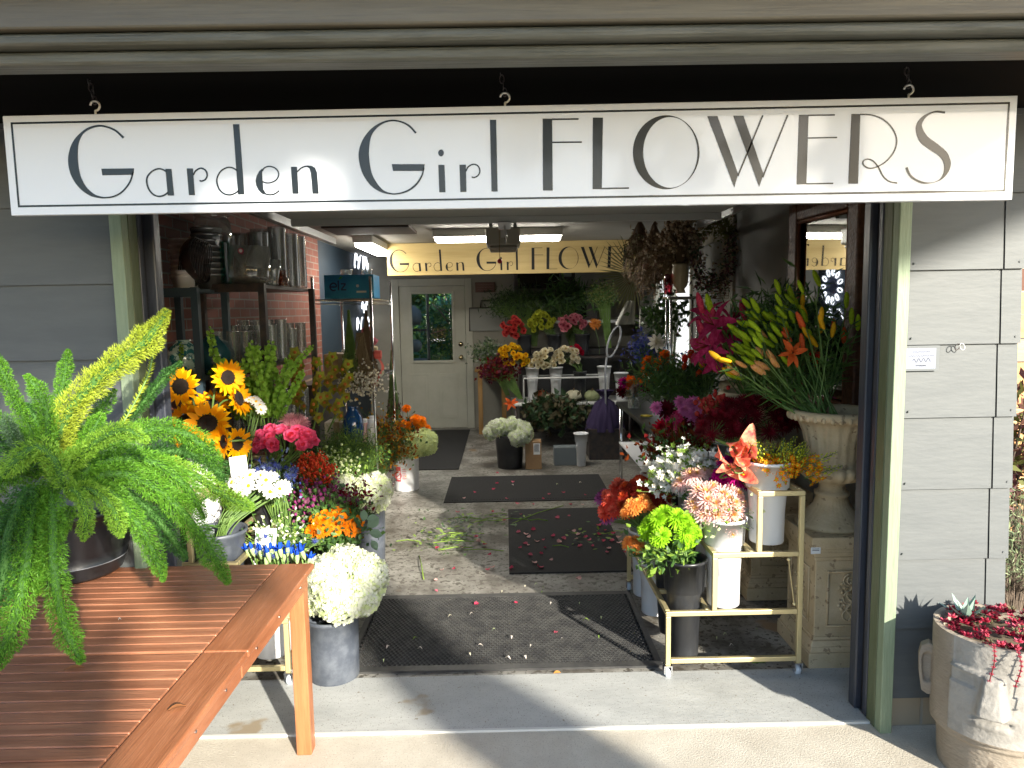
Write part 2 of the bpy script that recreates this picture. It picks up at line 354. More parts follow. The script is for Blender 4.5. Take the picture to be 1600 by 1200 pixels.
b = MB(); b.blob((-.635,BY-.06,1.03), .032, 0, 12, 8); b.tube([(-.635,BY-.05,1.03),(-.635,BY,1.03)], .013); b.tube([(-.635,BY-.012,1.03),(-.635,BY,1.03)], .035, 16); part('door_knob', b, M('brass', (.6,.5,.3), .25, metal=1), t, True)
b = MB(); b.tube([(-.635,BY-.02,1.22),(-.635,BY,1.22)], .035, 16); part('deadbolt', b, MATS['brass'], t, True)
t2 = thing('door_frame', 'cream casing around the back door', 'door frame')
b = MB(); b.box((-1.60,BY-.025,.0),(-1.501,BY-.001,2.15)); b.box((-.559,BY-.025,.0),(-.46,BY-.001,2.15)); b.box((-1.50,BY-.025,2.05),(-.56,BY-.001,2.15)); bevel(part('casing', b, doorpaint, t2), .004)
# garden seen through the door window
def leaf_cloud(mb, c, rad, n, size, mi=0, seed=1, flat=0.0, hollow=.55, nm=1):
    r = np.random.default_rng(seed)
    for i in range(n):
        d = r.normal(size=3); d /= np.linalg.norm(d); rr = r.uniform(hollow, 1)**.7
        p = np.array(c)+d*rr*np.array(rad)*(1+.18*sin(d[0]*7+seed)*cos(d[2]*6+d[1]*5))
        a = r.normal(size=3); a /= np.linalg.norm(a); bb = np.cross(a, r.normal(size=3)); bb /= np.linalg.norm(bb)+1e-9
        s_ = size*r.uniform(.6,1.3); w = s_*.45
        mb.add([p-a*s_, p+bb*w, p+a*s_, p-bb*w], [(0,1,2,3)], mi + int(r.integers(0, nm)))
def tree(name, label, base, cz, rad, n, size, mats, trunk_pts, tr, group=None, seed=3, clumps=9):
    t = thing(name, label, 'tree', base, group)
    b = MB(); b.tube(trunk_pts, tr, 10)
    top = Vector(trunk_pts[-1]); r = random.Random(seed)
    for i in range(8):
        e = Vector((r.uniform(-.8,.8)*rad[0], r.uniform(-.8,.8)*rad[1], cz+r.uniform(-.4,.6)*rad[2]))
        e.x += top.x; e.y += top.y
        mid = top.lerp(e, .5)+Vector((r.uniform(-.1,.1),r.uniform(-.1,.1),.15)); b.tube([top-Vector((0,0,.1)), mid, e], [tr[-1]*.6, tr[-1]*.35, tr[-1]*.1], 6)
    part('trunk', b, M('bark', (.10,.075,.055), .9, (.16,.12,.09), ns=12, stretch=(3,3,.6), bump=.6), t, True)
    b = MB()
    for k in range(clumps):
        q = r.uniform(0, 2*pi); ph = r.uniform(-.6, 1); rr = r.uniform(.35,.85)
        c = (top.x+rad[0]*rr*cos(q)*cos(ph*.8), top.y+rad[1]*rr*sin(q)*cos(ph*.8), cz+rad[2]*ph*.7)
        leaf_cloud(b, c, [x*.42 for x in rad], n//clumps, size, 0, seed+k, hollow=.1, nm=len(mats))
    part('crown', b, mats, t)
    return t
tgrn = [M('garden_leaf', (.05,.13,.04), .5, transl=.3), M('garden_leaf_light', (.12,.22,.04), .5, transl=.3), M('garden_leaf_teal', (.03,.11,.06), .5, transl=.3)]
tree('garden_tree', 'leafy green tree seen through the back door window', (-.75,10.0,0), 1.7, (1.0,.6,1.4), 9000, .05, tgrn, [(0,0,0),(.02,0,.8),(0,0,1.2)], [.06,.05,.04], seed=11)
t = thing('garden_hedge','green hedge filling the view beyond the back door window','hedge',(-1.1,12.0,0)); b = MB(); leaf_cloud(b, (0,0,1.6), (2.4,.5,1.9), 5000, .09, 0, 77, hollow=.1, nm=3); b.box((-2.2,.2,0),(2.2,.4,3.3)); part('foliage', b, tgrn, t)
t = thing('patio_grill', 'dark covered grill outside the back door window', 'grill', (-1.62,9.3,0))
b = MB(); b.lathe([(.0,.0),(.20,.02),(.23,.12),(.22,.25),(.12,.34),(0,.36)], 20, (0,0,1.45), sx=1.0); part('lid', b, M('slate_cover', (.06,.07,.08), .6), t, True)
b = MB(); b.tube([(0,0,0),(0,0,1.47)], .025); b.tube([(.33,0,0),(.33,0,2.2)], .025); b.box((-.3,-.02,1.36),(.33,.02,1.40)); part('post', b, blacksteel, t)
b = MB(); b.blob((-.12,-.05,1.12), .11, 0, 10, 8); b.blob((.12,-.05,1.12), .11, 0, 10, 8); b.box((-.3,-.1,.7),(.3,.1,.9)); part('bowls', b, MATS['slate_cover'], t, True)

# ---------------------------------------------------------------- shop sign lettering (drawn letter by letter)
SB = -.500   # front plane of the hanging board
def ell(cx, cy, rx, ry, a0, a1, n=28): return [(cx+rx*cos(radians(a0+(a1-a0)*i/n)), cy+ry*sin(radians(a0+(a1-a0)*i/n))) for i in range(n+1)]
def pairs(pl, per=5):
    A = catmull([p[0] for p in pl], per); B = catmull([p[1] for p in pl], per); return ('s', A, B)
def line(pts, w, smooth=True):
    P = catmull(pts, 5) if smooth and len(pts) > 2 else [np.array(p, float) for p in pts]
    A = []; B = []
    for i in range(len(P)):
        t = P[min(i+1,len(P)-1)]-P[max(i-1,0)]; t = t/(np.linalg.norm(t)+1e-9); n = np.array((-t[1], t[0]))*w/2
        A.append(P[i]+n); B.append(P[i]-n)
    return ('s', A, B)
def poly(*p): return ('p', p)
def bigG(d, bar): return [pairs(d), poly(*bar)]
LET = []   # (name, offset x, offset y, scale, shapes)
LET.append(('letter_g', 90, 170, 8, bigG([((838,355),(818,374)),((715,252),(705,275)),((550,203),(548,226)),((400,228),(415,252)),((280,310),(325,310)),((190,420),(272,410)),((142,560),(255,520)),((138,700),(258,670)),((180,850),(288,835)),((275,990),(355,970)),((400,1083),(450,1060)),((500,1113),(520,1090)),((600,1121),(600,1102)),((720,1102),(712,1083)),((830,1032),(818,1016)),((915,920),(897,912)),((948,820),(930,815)),((955,790),(938,790))], [(550,750),(957,745),(950,825),(562,832)])))
LET.append(('letter_a', 90, 170, 8, [poly((1350,752),(1425,752),(1457,1085),(1380,1085)), line([(1362,785),(1310,758),(1252,752),(1180,785),(1125,850),(1117,925),(1145,1010),(1200,1072),(1270,1095),(1335,1080),(1385,1045)], 20)]))
LET.append(('letter_r', 280, 170, 6.667, [poly((80,622),(143,622),(166,900),(103,900)), line([(148,690),(175,645),(225,620),(272,638),(293,688),(275,735),(235,753),(213,747)], 16)]))
LET.append(('letter_d', 280, 170, 6.667, [poly((562,162),(626,162),(680,892),(615,892)), line([(607,645),(560,617),(505,612),(440,645),(400,710),(395,770),(420,840),(470,885),(530,897),(580,882),(622,852)], 15)]))
LET.append(('letter_e', 280, 170, 6.667, [poly((868,622),(835,650),(808,700),(797,750),(805,800),(828,846),(858,880),(890,895),(880,860),(874,800),(868,720),(865,665)), line([(866,650),(890,615),(945,600),(1010,625),(1038,680),(1015,738),(960,768),(905,772),(868,758)], 13), line([(878,850),(900,885),(950,896),(1000,885),(1045,852)], 14)]))
LET.append(('letter_n', 280, 170, 6.667, [poly((1165,605),(1228,605),(1246,885),(1182,885)), line([(1229,657),(1270,620),(1310,602),(1350,598)], 13), poly((1335,591),(1380,594),(1415,615),(1436,665),(1443,740),(1455,885),(1390,885),(1380,740),(1372,665),(1358,622),(1335,606))]))
LET.append(('letter_g', 540, 170, 6.154, bigG([((684,228),(670,240)),((620,160),(610,176)),((540,120),(535,134)),((450,106),(450,121)),((350,128),(362,143)),((250,190),(288,200)),((170,290),(242,280)),((130,400),(226,400)),((130,500),(230,500)),((165,625),(252,620)),((240,735),(300,712)),((330,797),(360,780)),((420,822),(428,808)),((500,824),(500,810)),((600,797),(592,782)),((685,735),(672,722)),((740,650),(726,642)),((760,570),(746,570))], [(445,533),(762,533),(752,598),(457,598)])))
LET.append(('letter_i', 540, 170, 6.154, [poly((892,540),(951,540),(961,803),(902,803)), poly(*ell(918,425,27,33,0,350,20))]))
LET.append(('letter_r', 540, 170, 6.154, [poly((1095,538),(1157,538),(1163,800),(1104,800)), line([(1157,602),(1180,558),(1230,534),(1275,552),(1291,600),(1275,640),(1240,660),(1213,657)], 13)]))
LET.append(('letter_l', 540, 170, 6.154, [poly((1388,107),(1448,107),(1462,795),(1404,795))]))
LET.append(('letter_f', 830, 160, 5.714, [poly((103,147),(187,147),(192,787),(105,787)), line([(185,152),(423,149)], 14), line([(187,358),(452,355)], 13)]))
LET.append(('letter_l', 830, 160, 5.714, [poly((550,137),(640,137),(630,775),(548,775)), line([(628,769),(872,765)], 12)]))
LET.append(('letter_o', 830, 160, 5.714, [('s', [np.array(p) for p in ell(1205,446,297,330,0,360,56)], [np.array(p) for p in ell(1242,447,243,316,0,360,56)])]))
LET.append(('letter_w', 1090, 160, 6.957, [poly((105,152),(215,150),(440,780),(398,925)), poly((387,147),(498,147),(715,780),(668,918)), line([(437,800),(708,142)], 17), line([(706,815),(978,140)], 17)]))
LET.append(('letter_e', 1090, 160, 6.957, [poly((1102,135),(1205,137),(1180,890),(1076,893)), line([(1200,142),(1490,137)], 15), line([(1196,388),(1515,382)], 14), line([(1178,885),(1472,880)], 14)]))
LET.append(('letter_r', 1300, 160, 5.333, [poly((162,98),(235,98),(215,677),(135,677)), line([(232,100),(330,106),(420,140),(497,210),(537,305),(520,400),(460,482),(380,535),(310,549),(262,522),(262,487),(300,473),(345,492),(385,540),(425,615),(475,658),(542,672)], 11)]))
LET.append(('letter_s', 1300, 160, 5.333, [pairs([((940,92),(940,76)),((860,86),(860,71)),((790,118),(768,107)),((752,170),(712,165)),((752,215),(698,235)),((795,285),(730,325)),((875,345),(805,388)),((945,405),(885,442)),((978,460),(928,500)),((988,520),(932,570)),((962,590),(905,632)),((895,652),(850,664)),((780,679),(780,666)),((700,657),(708,643)),((640,610),(654,600)),((612,545),(628,538))])]))
def glyph_mb(shapes, fn, th=.0016):
    b = MB()
    for sh in shapes:
        if sh[0] == 'p':
            P = [fn(*p) for p in sh[1]]; n = len(P)
            F = [(x, y-th, z) for x, y, z in P]; B = [(x, y-.0002, z) for x, y, z in P]
            b.add(F+B, [tuple(range(n))]+[(i, i+n, (i+1)%n+n, (i+1)%n) for i in range(n)])
        else:
            A = [fn(*p) for p in sh[1]]; C_ = [fn(*p) for p in sh[2]]; n = len(A)
            F = [(x, y-th, z) for x, y, z in A+C_]
            b.add(F, [(i, i+1, n+i+1, n+i) for i in range(n-1)])
            for S in (A, C_):
                b.add([(x,y-th,z) for x,y,z in S]+[(x,y-.0002,z) for x,y,z in S], [(i,i+1,len(S)+i+1,len(S)+i) for i in range(len(S)-1)])
    return b
def onboard(ox, oy, sc):
    def f(x, y):
        p = at(ox+x/sc, oy+y/sc, SB); return (p.x, SB, p.z)
    return f
c00, c10, c01, c11 = at(3,181,SB), at(1592,149,SB), at(18,337,SB), at(1580,312,SB)
XL, XR = (c00.x+c01.x)/2, (c10.x+c11.x)/2; ZTL, ZTR, ZBL, ZBR = c00.z, c10.z, c01.z, c11.z
sign = thing('shop_sign', 'long white board lettered Garden Girl FLOWERS hanging above the opening', 'shop sign')
b = MB(); T = .022
b.add([(XL,SB,ZBL),(XR,SB,ZBR),(XR,SB,ZTR),(XL,SB,ZTL),(XL,SB+T,ZBL),(XR,SB+T,ZBR),(XR,SB+T,ZTR),(XL,SB+T,ZTL)], [(0,1,2,3),(7,6,5,4),(4,5,1,0),(5,6,2,1),(6,7,3,2),(7,4,0,3)])
bevel(part('board', b, signwhite, sign), .002)
b = MB(); q = [(XL+.026,ZBL+.027),(XR-.026,ZBR+.027),(XR-.026,ZTR-.022),(XL+.026,ZTL-.022)]
for i in range(4):
    (xa,za),(xb,zb) = q[i], q[(i+1)%4]; d = Vector((xb-xa,0,zb-za)).normalized(); nrm = Vector((-d.z,0,d.x))*.003; e = d*.003
    P = [Vector((xa,0,za))-e+nrm*-1, Vector((xb,0,zb))+e-nrm, Vector((xb,0,zb))+e+nrm, Vector((xa,0,za))-e+nrm]
    yy = SB-.0006-(i%2)*.0003
    b.add([(p.x,yy,p.z) for p in P], [(0,1,2,3)])
part('border_line', b, signblack, sign)
for nm, ox, oy, sc, sh in LET: part(nm, glyph_mb(sh, onboard(ox, oy, sc)), signblack, sign)
# hooks and chains
def chain(px, lb):
    top = at(px, 160, SB+.011); x = top.x; z0 = ZTL + (ZTR-ZTL)*(x-XL)/(XR-XL)
    h = thing('screw_hook', 'pale screw hook in the top edge of the sign, '+lb, 'hook', (x, SB+.011, z0))
    b = MB(); b.tube([(0,0,-.01),(0,0,.012)]+[(.014*sin(a)*-1, 0, .026-.014*cos(a)) for a in np.linspace(0, -4.6, 12)], .0032, 8); part('hook_body', b, M('pale_metal', (.75,.72,.66), .35, metal=.3), h, True)
    t = thing('hanging_chain', 'dark steel chain holding up the sign, '+lb, 'chain', (x, SB+.011, z0+.03))
    b = MB(); n = 5
    for i in range(n):
        c = Vector((-.004*i, 0, .012+i*.019)); ang = i%2*pi/2
        pts = [(c.x+.0065*cos(a)*cos(ang), c.y+.0065*cos(a)*sin(ang), c.z+.0125*sin(a)) for a in np.linspace(0, 2*pi, 13)]
        b.tube(pts, .0018, 6, cap=False)
    b.tube([(-.02,0,.10),(-.02,0,.12)], .004)
    part('links', b, blacksteel, t, True)
chain(148, 'left end'); chain(789, 'middle'); chain(1419, 'right end')

# the older yellow sign inside, same lettering
IY = 5.4
ul = at(604,383,IY); ll = at(606,431,IY); ur = at(990,372,IY); k = (at(860,300,IY)-at(760,300,IY)).length
def toinner(px, py):
    # outer-sign pixel -> inner board (letters 0.299 of the photo size there)
    x = 608+(px-105)*.2995; yb = 424 - (px-105)*.2995*.0155
    return x, yb - (306-py-(px-105)*.0143)*.305
isg = thing('yellow_sign', 'old yellow board lettered Garden Girl FLOWERS hanging inside the shop', 'shop sign')
b = MB(); xr = 1.72; zt, zb = (ul.z+ur.z)/2, ll.z
sl_ = 0.0
b.box((ul.x, IY, zb), (xr, IY+.02, zt)); bevel(part('board', b, signyellow, isg), .002)
def onin(ox, oy, sc):
    def f(x, y):
        p = at(*toinner(ox+x/sc, oy+y/sc), IY-.0005); return (p.x, IY-.0005, p.z)
    return f
for nm, ox, oy, sc, sh in LET: part(nm, glyph_mb(sh, onin(ox, oy, sc), .002), M('matte_black', (.01,.01,.01), .8), isg)
b = MB(); b.tube([(0,0,0),(0,0,.001)], .001); 
# neon flower ring sign on the navy wall
def neon_obj():
    t = thing('neon_sign', 'white neon flower ring with lettering on the navy wall', 'neon sign', (-1.945, 7.1, 1.95))
    b = MB(); b.tube([(.002,0,0),(.012,0,0)], .13, 32); part('backing', b, M('clear_blue_back', (.02,.04,.12), .3), t)
    b = MB()
    for i in range(11):
        a = 2*pi*i/11; c = Vector((.03, .21*cos(a), .21*sin(a))); rad = Vector((0,cos(a),sin(a))); tan = Vector((0,-sin(a),cos(a)))
        b.tube([c+rad*.055*cos(q)+tan*.028*sin(q) for q in np.linspace(.4, 2*pi-.1, 12)], .008, 6)
    part('petal_tubes', b, M('neon_white', (1,1,1), .4, emit=((.85,.9,1), 1.0)), t, True)
    b = MB()
    for k_, oy in enumerate((-.45, -.2, .08, .3)):
        b = MB(); P = [Vector((.03, oy+.09*cos(q)*(1+.3*sin(k_*2)), .42+.10*sin(q*1.3+k_))) for q in np.linspace(0, 4.2+k_*.4, 14)]; b.tube(P, .008, 6)
        part('script_tube', b, MATS['neon_white'], t, True); b = MB(); P = [Vector((.03, oy+.10*cos(q+1), -.40+.08*sin(q*1.7+k_))) for q in np.linspace(0, 4.0, 14)]; b.tube(P, .006, 6); part('script_tube', b, MATS['neon_white'], t, True)
neon_obj()

# ---------------------------------------------------------------- flower library
def shp(kind, u):
    if kind == 'round': return max(.12, sin(pi*min(1, u*.88+.08)))**.5 * (.55+.6*u if u < .75 else 1.0)
    if kind == 'point': return max(0.02, sin(pi*u**.8))**.8
    if kind == 'strap': return max(.05, sin(pi*(u*.9+.07)))**.35
    return 1
def petals(mb, n, r0, Lg, Wd, a0, a1, z0=0, cup=.1, mi=0, seg=4, shape='point', jit=.06, ph=0, ruf=0):
    for k in range(n):
        az = 2*pi*(k+ph)/n + random.uniform(-jit, jit)*2; L_ = Lg*random.uniform(1-jit*1.5, 1+jit*1.5); ta = random.uniform(-jit, jit)*1.5
        er = Vector((cos(az), sin(az), 0)); et = Vector((-sin(az), cos(az), 0)); rho, z = r0, z0; vs = []; tw = random.uniform(-1,1)*jit*3
        for i in range(seg+1):
            u = i/seg; th = a0+(a1-a0)*u+ta
            if i: rho += cos(th)*L_/seg; z += sin(th)*L_/seg
            w = Wd*shp(shape, u)/2; nx = Vector((-sin(th)*er.x, -sin(th)*er.y, cos(th)))
            c = er*rho+Vector((0,0,z)); e2 = et*cos(tw*u)+nx*sin(tw*u)
            rz = ruf*Wd*random.uniform(-1,1) if ruf else 0
            vs += [c+e2*w+nx*(cup*w+rz), c, c-e2*w+nx*(cup*w-rz)]
        fs = []
        for i in range(seg): o = i*3; fs += [(o,o+1,o+4,o+3),(o+1,o+2,o+5,o+4)]
        mb.add(vs, fs, mi)
PROTO = {}
def proto(key, mb, mats, smooth=True): PROTO[key] = mb.mesh(key.split('/')[0], mats, smooth)
D = radians
yel = PET('sunflower_yellow', (255,196,12), .06, .35); yel2 = PET('sunflower_gold', (248,165,4), .06, .35)
seedm = M('seed_disc', (.010,.005,.003), .95, (.03,.015,.006), ns=60, bump=1, bs=150)
for v in range(3):
    random.seed(v); b = MB(); petals(b, 18, .40, .62, .25, D(18), D(-8), 0, .15, 0, ph=.0, seg=5); petals(b, 17, .40, .56, .24, D(38), D(15), .03, .15, 1, ph=.5, seg=5)
    for i in range(1): b.lathe([(.38,-.06),(.41,.02),(.35,.09),(.24,.12),(.13,.09),(.0,.07)], 18, mi=2)
    for i in range(90):
        a = i*2.4; r = .38*sqrt(i/90); b.blob((r*cos(a), r*sin(a), .10-.1*(r/.36)**3), .022, 2, 4, 3)
    petals(b, 12, .15, .42, .16, D(-5), D(-30), -.08, .1, 3); b.lathe([(0,-.12),(.2,-.11),(.33,-.05)], 12, mi=3)
    proto('sunflower/%d'%v, b, [yel, yel2, seedm, stemg])
wht = PET('daisy_white', (226,226,220), .04, .25); yc = PET('daisy_centre', (235,180,20), .05, 0)
for v in range(2):
    random.seed(v+5); b = MB(); petals(b, 11, .16, .82, .40, D(12), D(-6), 0, .1, 0, 3, 'strap', jit=.05)
    b.lathe([(.24,0),(.26,.05),(.18,.13),(.08,.16),(0,.165)], 12, mi=1); b.lathe([(0,-.1),(.15,-.06),(.22,0)], 8, mi=2); proto('daisy/%d'%v, b, [wht, yc, stemg])
def mum(key, cols, rings=6, npet=15, W_=.2, seg=3, shape='strap', centre=None, seed=0, cup=.35, ruf=0):
    for v in range(2):
        random.seed(seed+v); b = MB()
        for i in range(rings):
            f = i/(rings-1); petals(b, int(npet*(1-.45*f)), .10*(1-f), .92*(1-.45*f), W_*(1-.2*f), D(-8+70*f), D(-15+95*f), .02+.12*f, cup, min(len(cols)-1, int(f*len(cols)*.999)), seg, shape, ph=random.random(), ruf=ruf)
        b.lathe([(0,-.15),(.2,-.1),(.25,0)], 8, mi=len(cols))
        proto('%s/%d'%(key, v), b, list(cols)+[stemg])
mum('blush_mum', [PET('mum_blush', (232,206,200)), PET('mum_pink', (230,190,186)), PET('mum_pink'+'', (230,190,186)), PET('mum_peach', (232,190,160)), PET('mum_yellow_heart', (232,196,120))], 5, 17, .15, seed=20)
mum('maroon_mum', [PET('mum_maroon', (98,14,26)), PET('mum_wine', (130,20,40))], 5, 17, .10, seed=21)
mum('pink_dahlia', [PET('dahlia_lilac', (228,130,190)), PET('dahlia_pink', (238,150,200))], 7, 15, .30, seed=22, shape='round', cup=.6)
mum('hot_dahlia', [PET('dahlia_hot', (228,60,120)), PET('dahlia_hot2', (240,110,150))], 7, 15, .30, seed=23, shape='round', cup=.6)
mum('wine_dahlia', [PET('dahlia_wine', (80,6,22)), PET('dahlia_wine2', (110,10,34))], 7, 15, .30, seed=24, shape='round', cup=.6)
mum('red_dahlia', [PET('dahlia_red', (190,20,50)), PET('dahlia_red2', (220,40,70))], 7, 15, .30, seed=25, shape='round', cup=.6)
mum('marigold', [PET('marigold_orange', (236,132,10)), PET('marigold_deep', (250,158,25))], 7, 15, .36, seed=26, shape='round', cup=.2, ruf=.12)
mum('carnation_lime', [PET('lime_green', (140,190,30)), PET('lime_green2', (165,212,50))], 8, 24, .13, seed=27, cup=.2, ruf=.25)
mum('spider_pink', [PET('spider_pink', (225,150,165)), PET('spider_pink2', (238,180,185))], 6, 18, .07, seed=28, cup=.5)
mum('magenta', [PET('magenta_a', (185,10,120)), PET('magenta_b', (120,8,90))], 6, 15, .22, seed=29, ruf=.1)
mum('coral_mum', [PET('coral_a', (225,80,60)), PET('coral_b', (240,120,95))], 6, 14, .26, seed=30, shape='round', ruf=.1)
mum('mauve_stock', [PET('mauve_a', (190,100,160)), PET('mauve_b', (150,60,120))], 6, 14, .26, seed=31, shape='round', ruf=.1)
mum('rust_mum', [PET('rust_a', (170,50,35)), PET('rust_b', (200,80,40))], 6, 14, .26, seed=32, shape='round', ruf=.1)
mum('apricot', [PET('apricot_a', (235,150,70)), PET('apricot_b', (245,175,95))], 6, 14, .26, seed=33, shape='round', ruf=.1)
mum('white_stock', [PET('stock_white', (240,236,228), .03), PET('stock_cream', (232,224,205), .03)], 5, 9, .38, seed=34, shape='round', ruf=.1)
mum('orange_ran', [PET('ran_orange', (240,110,25)), PET('ran_orange2', (250,130,30))], 7, 10, .62, seed=35, shape='round', cup=.7)
def rose(key, outer, inner, seed=0):
    for v in range(2):
        random.seed(seed+v); b = MB()
        for (n, r, L_, W_, a0, a1, z, mi) in ((6,.14,.78,.85,20,55,-.05,0),(6,.12,.78,.80,38,75,0,0),(5,.11,.72,.72,52,92,.03,0),(5,.10,.66,.58,64,100,.05,1),(4,.08,.60,.46,74,108,.08,1),(4,.05,.52,.34,80,112,.12,1),(3,.02,.48,.22,84,112,.14,1)):
            petals(b, n, r, L_, W_, D(a0), D(a1), z, .55, mi, 5, 'round', ph=random.random(), jit=.07)
        b.lathe([(0,-.16),(.14,-.12),(.2,-.02)], 8, mi=2)
        proto('%s/%d'%(key, v), b, [outer, inner, stemg])
rose('rose_pink', PET('rose_pink', (238,84,135), rgb2=(245,120,160), ns=3), PET('rose_coral', (235,70,95)), 40)
rose('rose_coral', PET('rose_coral_deep', (222,92,88)), PET('rose_coral_in', (165,35,45)), 42)
rose('rose_blush', PET('rose_blush', (230,150,165)), PET('rose_blush_in', (180,75,100)), 44)
rose('rose_lime', PET('rose_chartreuse', (205,210,80)), PET('rose_chartreuse_in', (140,155,35)), 46)
rose('rose_yellow', PET('rose_yellow', (244,205,45)), PET('rose_yellow_in', (200,130,10)), 48)
rose('rose_cream', PET('rose_cream', (240,233,208)), PET('rose_cream_in', (200,180,125)), 50)
rose('rose_red', PET('rose_red', (190,25,60)), PET('rose_red_in', (170,15,50)), 52)
def hyd(key, mats, seed=0, n=260):
    for v in range(2):
        r = np.random.default_rng(seed+v); b = MB(); lob = r.normal(size=(5,3))
        for i in range(n):
            z = 1-2*(i+.5)/n*.86; a = i*2.39996; s_ = sqrt(max(0,1-z*z)); d = np.array((s_*cos(a), s_*sin(a), z))
            R_ = 1+.09*sum(sin(3*d@l) for l in lob)/2+r.uniform(-.05,.05)
            nrm = d+r.normal(size=3)*.28; nrm /= np.linalg.norm(nrm); t = np.cross(nrm, (0.1,.3,1)); t /= np.linalg.norm(t); q = np.cross(nrm, t)
            a0 = r.uniform(0, pi); c = d*R_; sz = .17*r.uniform(.8,1.2); mi = int(r.random() < .35) if len(mats) > 2 else 0
            for k in range(4):
                e = t*cos(a0+k*pi/2)+q*sin(a0+k*pi/2); f = t*cos(a0+k*pi/2+pi/2)+q*sin(a0+k*pi/2+pi/2)
                b.add([c, c+(e*.75+f*.5)*sz+nrm*.02, c+e*sz*1.25+nrm*.045*r.uniform(0,1.4), c+(e*.75-f*.5)*sz+nrm*.02], [(0,1,2,3)], mi)
        b.blob((0,0,0), .88, len(mats)-1, 12, 8); proto('%s/%d'%(key, v), b, mats, False)
hyd('hydrangea', [PET('hyd_white', (218,221,205), .03), PET('hyd_cream', (212,224,172), .03), PET('hyd_inner', (170,188,120), .03)], 60, 320)
hyd('limelight', [PET('hyd_lime', (215,225,160), .03), PET('hyd_cream', (226,236,190)), MATS['hyd_inner']], 62)
# lily bud and open lily
for key, c1, c2 in (('bud_lime', (175,195,40), (130,165,30)), ('bud_yellow', (225,175,30), (205,150,20)), ('bud_peach', (238,168,130), (215,160,60)), ('bud_orange', (215,80,40), (235,110,60)), ('bud_rose', (150,30,60), (190,60,90))):
    b = MB(); b.lathe([(.02,0),(.10,.08),(.135,.3),(.15,.55),(.12,.8),(.06,.95),(.0,1.0)], 12, flute=lambda q,z,r: 1+.10*cos(3*q)); proto(key+'/0', b, PET(key+'_skin', c1, .15, .2, c2, 9))
for key, c1, c2 in (('lily_magenta', (150,20,70), (190,60,110)), ('lily_orange', (215,85,30), (230,110,50))):
    for v in range(2):
        random.seed(70+v); b = MB(); petals(b, 3, .03, 1.0, .36, D(55), D(-15), 0, .25, 0, 7, 'point', jit=.12); petals(b, 3, .03, .98, .26, D(50), D(-30), -.02, .2, 0, 7, 'point', ph=.5, jit=.12)
        for k in range(6): b.tube([(0,0,.1),(.12*cos(k),.12*sin(k),.5),(.16*cos(k),.16*sin(k),.62)], [.012,.01,.02], 4, 1)
        proto('%s/%d'%(key, v), b, [PET(key+'_p', c1, .1, .3, c2, 6), PET('anther', (120,60,20))])
# tulip
for key, c1 in (('tulip_red', (215,45,30)), ('tulip_yellow', (225,175,20)), ('tulip_orange', (225,80,20))):
    random.seed(80); b = MB(); petals(b, 3, .05, 1.0, .62, D(35), D(108), 0, .6, 0, 6, 'round', jit=.03); petals(b, 3, .04, 1.0, .62, D(42), D(106), 0, .6, 0, 6, 'round', ph=.5, jit=.03); proto(key+'/0', b, [PET(key+'_p', c1)])
# calla: rolled spathe
def calla():
    for v in range(2):
        b = MB(); n, mm = 16, 10; vs = []
        for i in range(mm+1):
            u = i/mm; R_ = .05+.20*u**2.0+.05*u; 
            for j in range(n+1):
                q = -2.6+5.2*j/n; lip = max(0, cos(q/1.0))
                x = R_*sin(q)*(1+.25*u); y = -R_*cos(q)*(1+.1*u)-.16*(u**5)*lip**4; z = u*.95+.55*u**3*lip**3-.18*u**3*(1-lip)
                vs.append((x,y,z))
        fs = [(i*(n+1)+j, i*(n+1)+j+1, (i+1)*(n+1)+j+1, (i+1)*(n+1)+j) for i in range(mm) for j in range(n)]
        b.add(vs, fs, 0); b.tube([(0,0,.1),(0,-.01,.6)], [.02,.03], 8, 1); proto('calla/%d'%v, b, [PET('calla_p', (222,48,72), .12, .3, (252,196,150), 2.4), yc])
calla()
# star-of-bethlehem spike (orange), statice, berries, bells, orchids
def spike(key, mats, n=34, size=.09, open_=16, seed=0, H=1.0, R_=.22):
    for v in range(2):
        random.seed(seed+v); b = MB(); b.tube([(0,0,-.1),(0,0,H)], [.015,.006], 5, len(mats)-1)
        for i in range(n):
            u = i/n; a = i*2.4; r = R_*(1-.8*u); c = Vector((r*cos(a), r*sin(a), u*H)); b.tube([(0,0,u*H-.06), c], .006, 3, len(mats)-1)
            if i < open_:
                for k in range(6):
                    q = 2*pi*k/6; d = Vector((cos(a),sin(a),.3)).normalized(); t = Vector((-sin(a),cos(a),0)); w = d.cross(t)
                    e = t*cos(q)+w*sin(q); f = t*cos(q+.5)+w*sin(q+.5); f2 = t*cos(q-.5)+w*sin(q-.5)
                    b.add([c, c+f*size*.6+d*.02, c+e*size*1.1+d*.04, c+f2*size*.6+d*.02], [(0,1,2,3)], 0)
                b.blob(c+Vector((cos(a),sin(a),0))*.02, size*.3, 1, 5, 4)
            else: b.blob(c, size*.35*(1.3-u), 1, 5, 4, (1,1,1.8))
        proto('%s/%d'%(key, v), b, mats)
spike('ornitho', [PET('orn_orange', (238,150,20)), PET('orn_bud', (200,205,60)), stemg], seed=90)
spike('bells', [leafl, leafl, leafl], 1, seed=91)
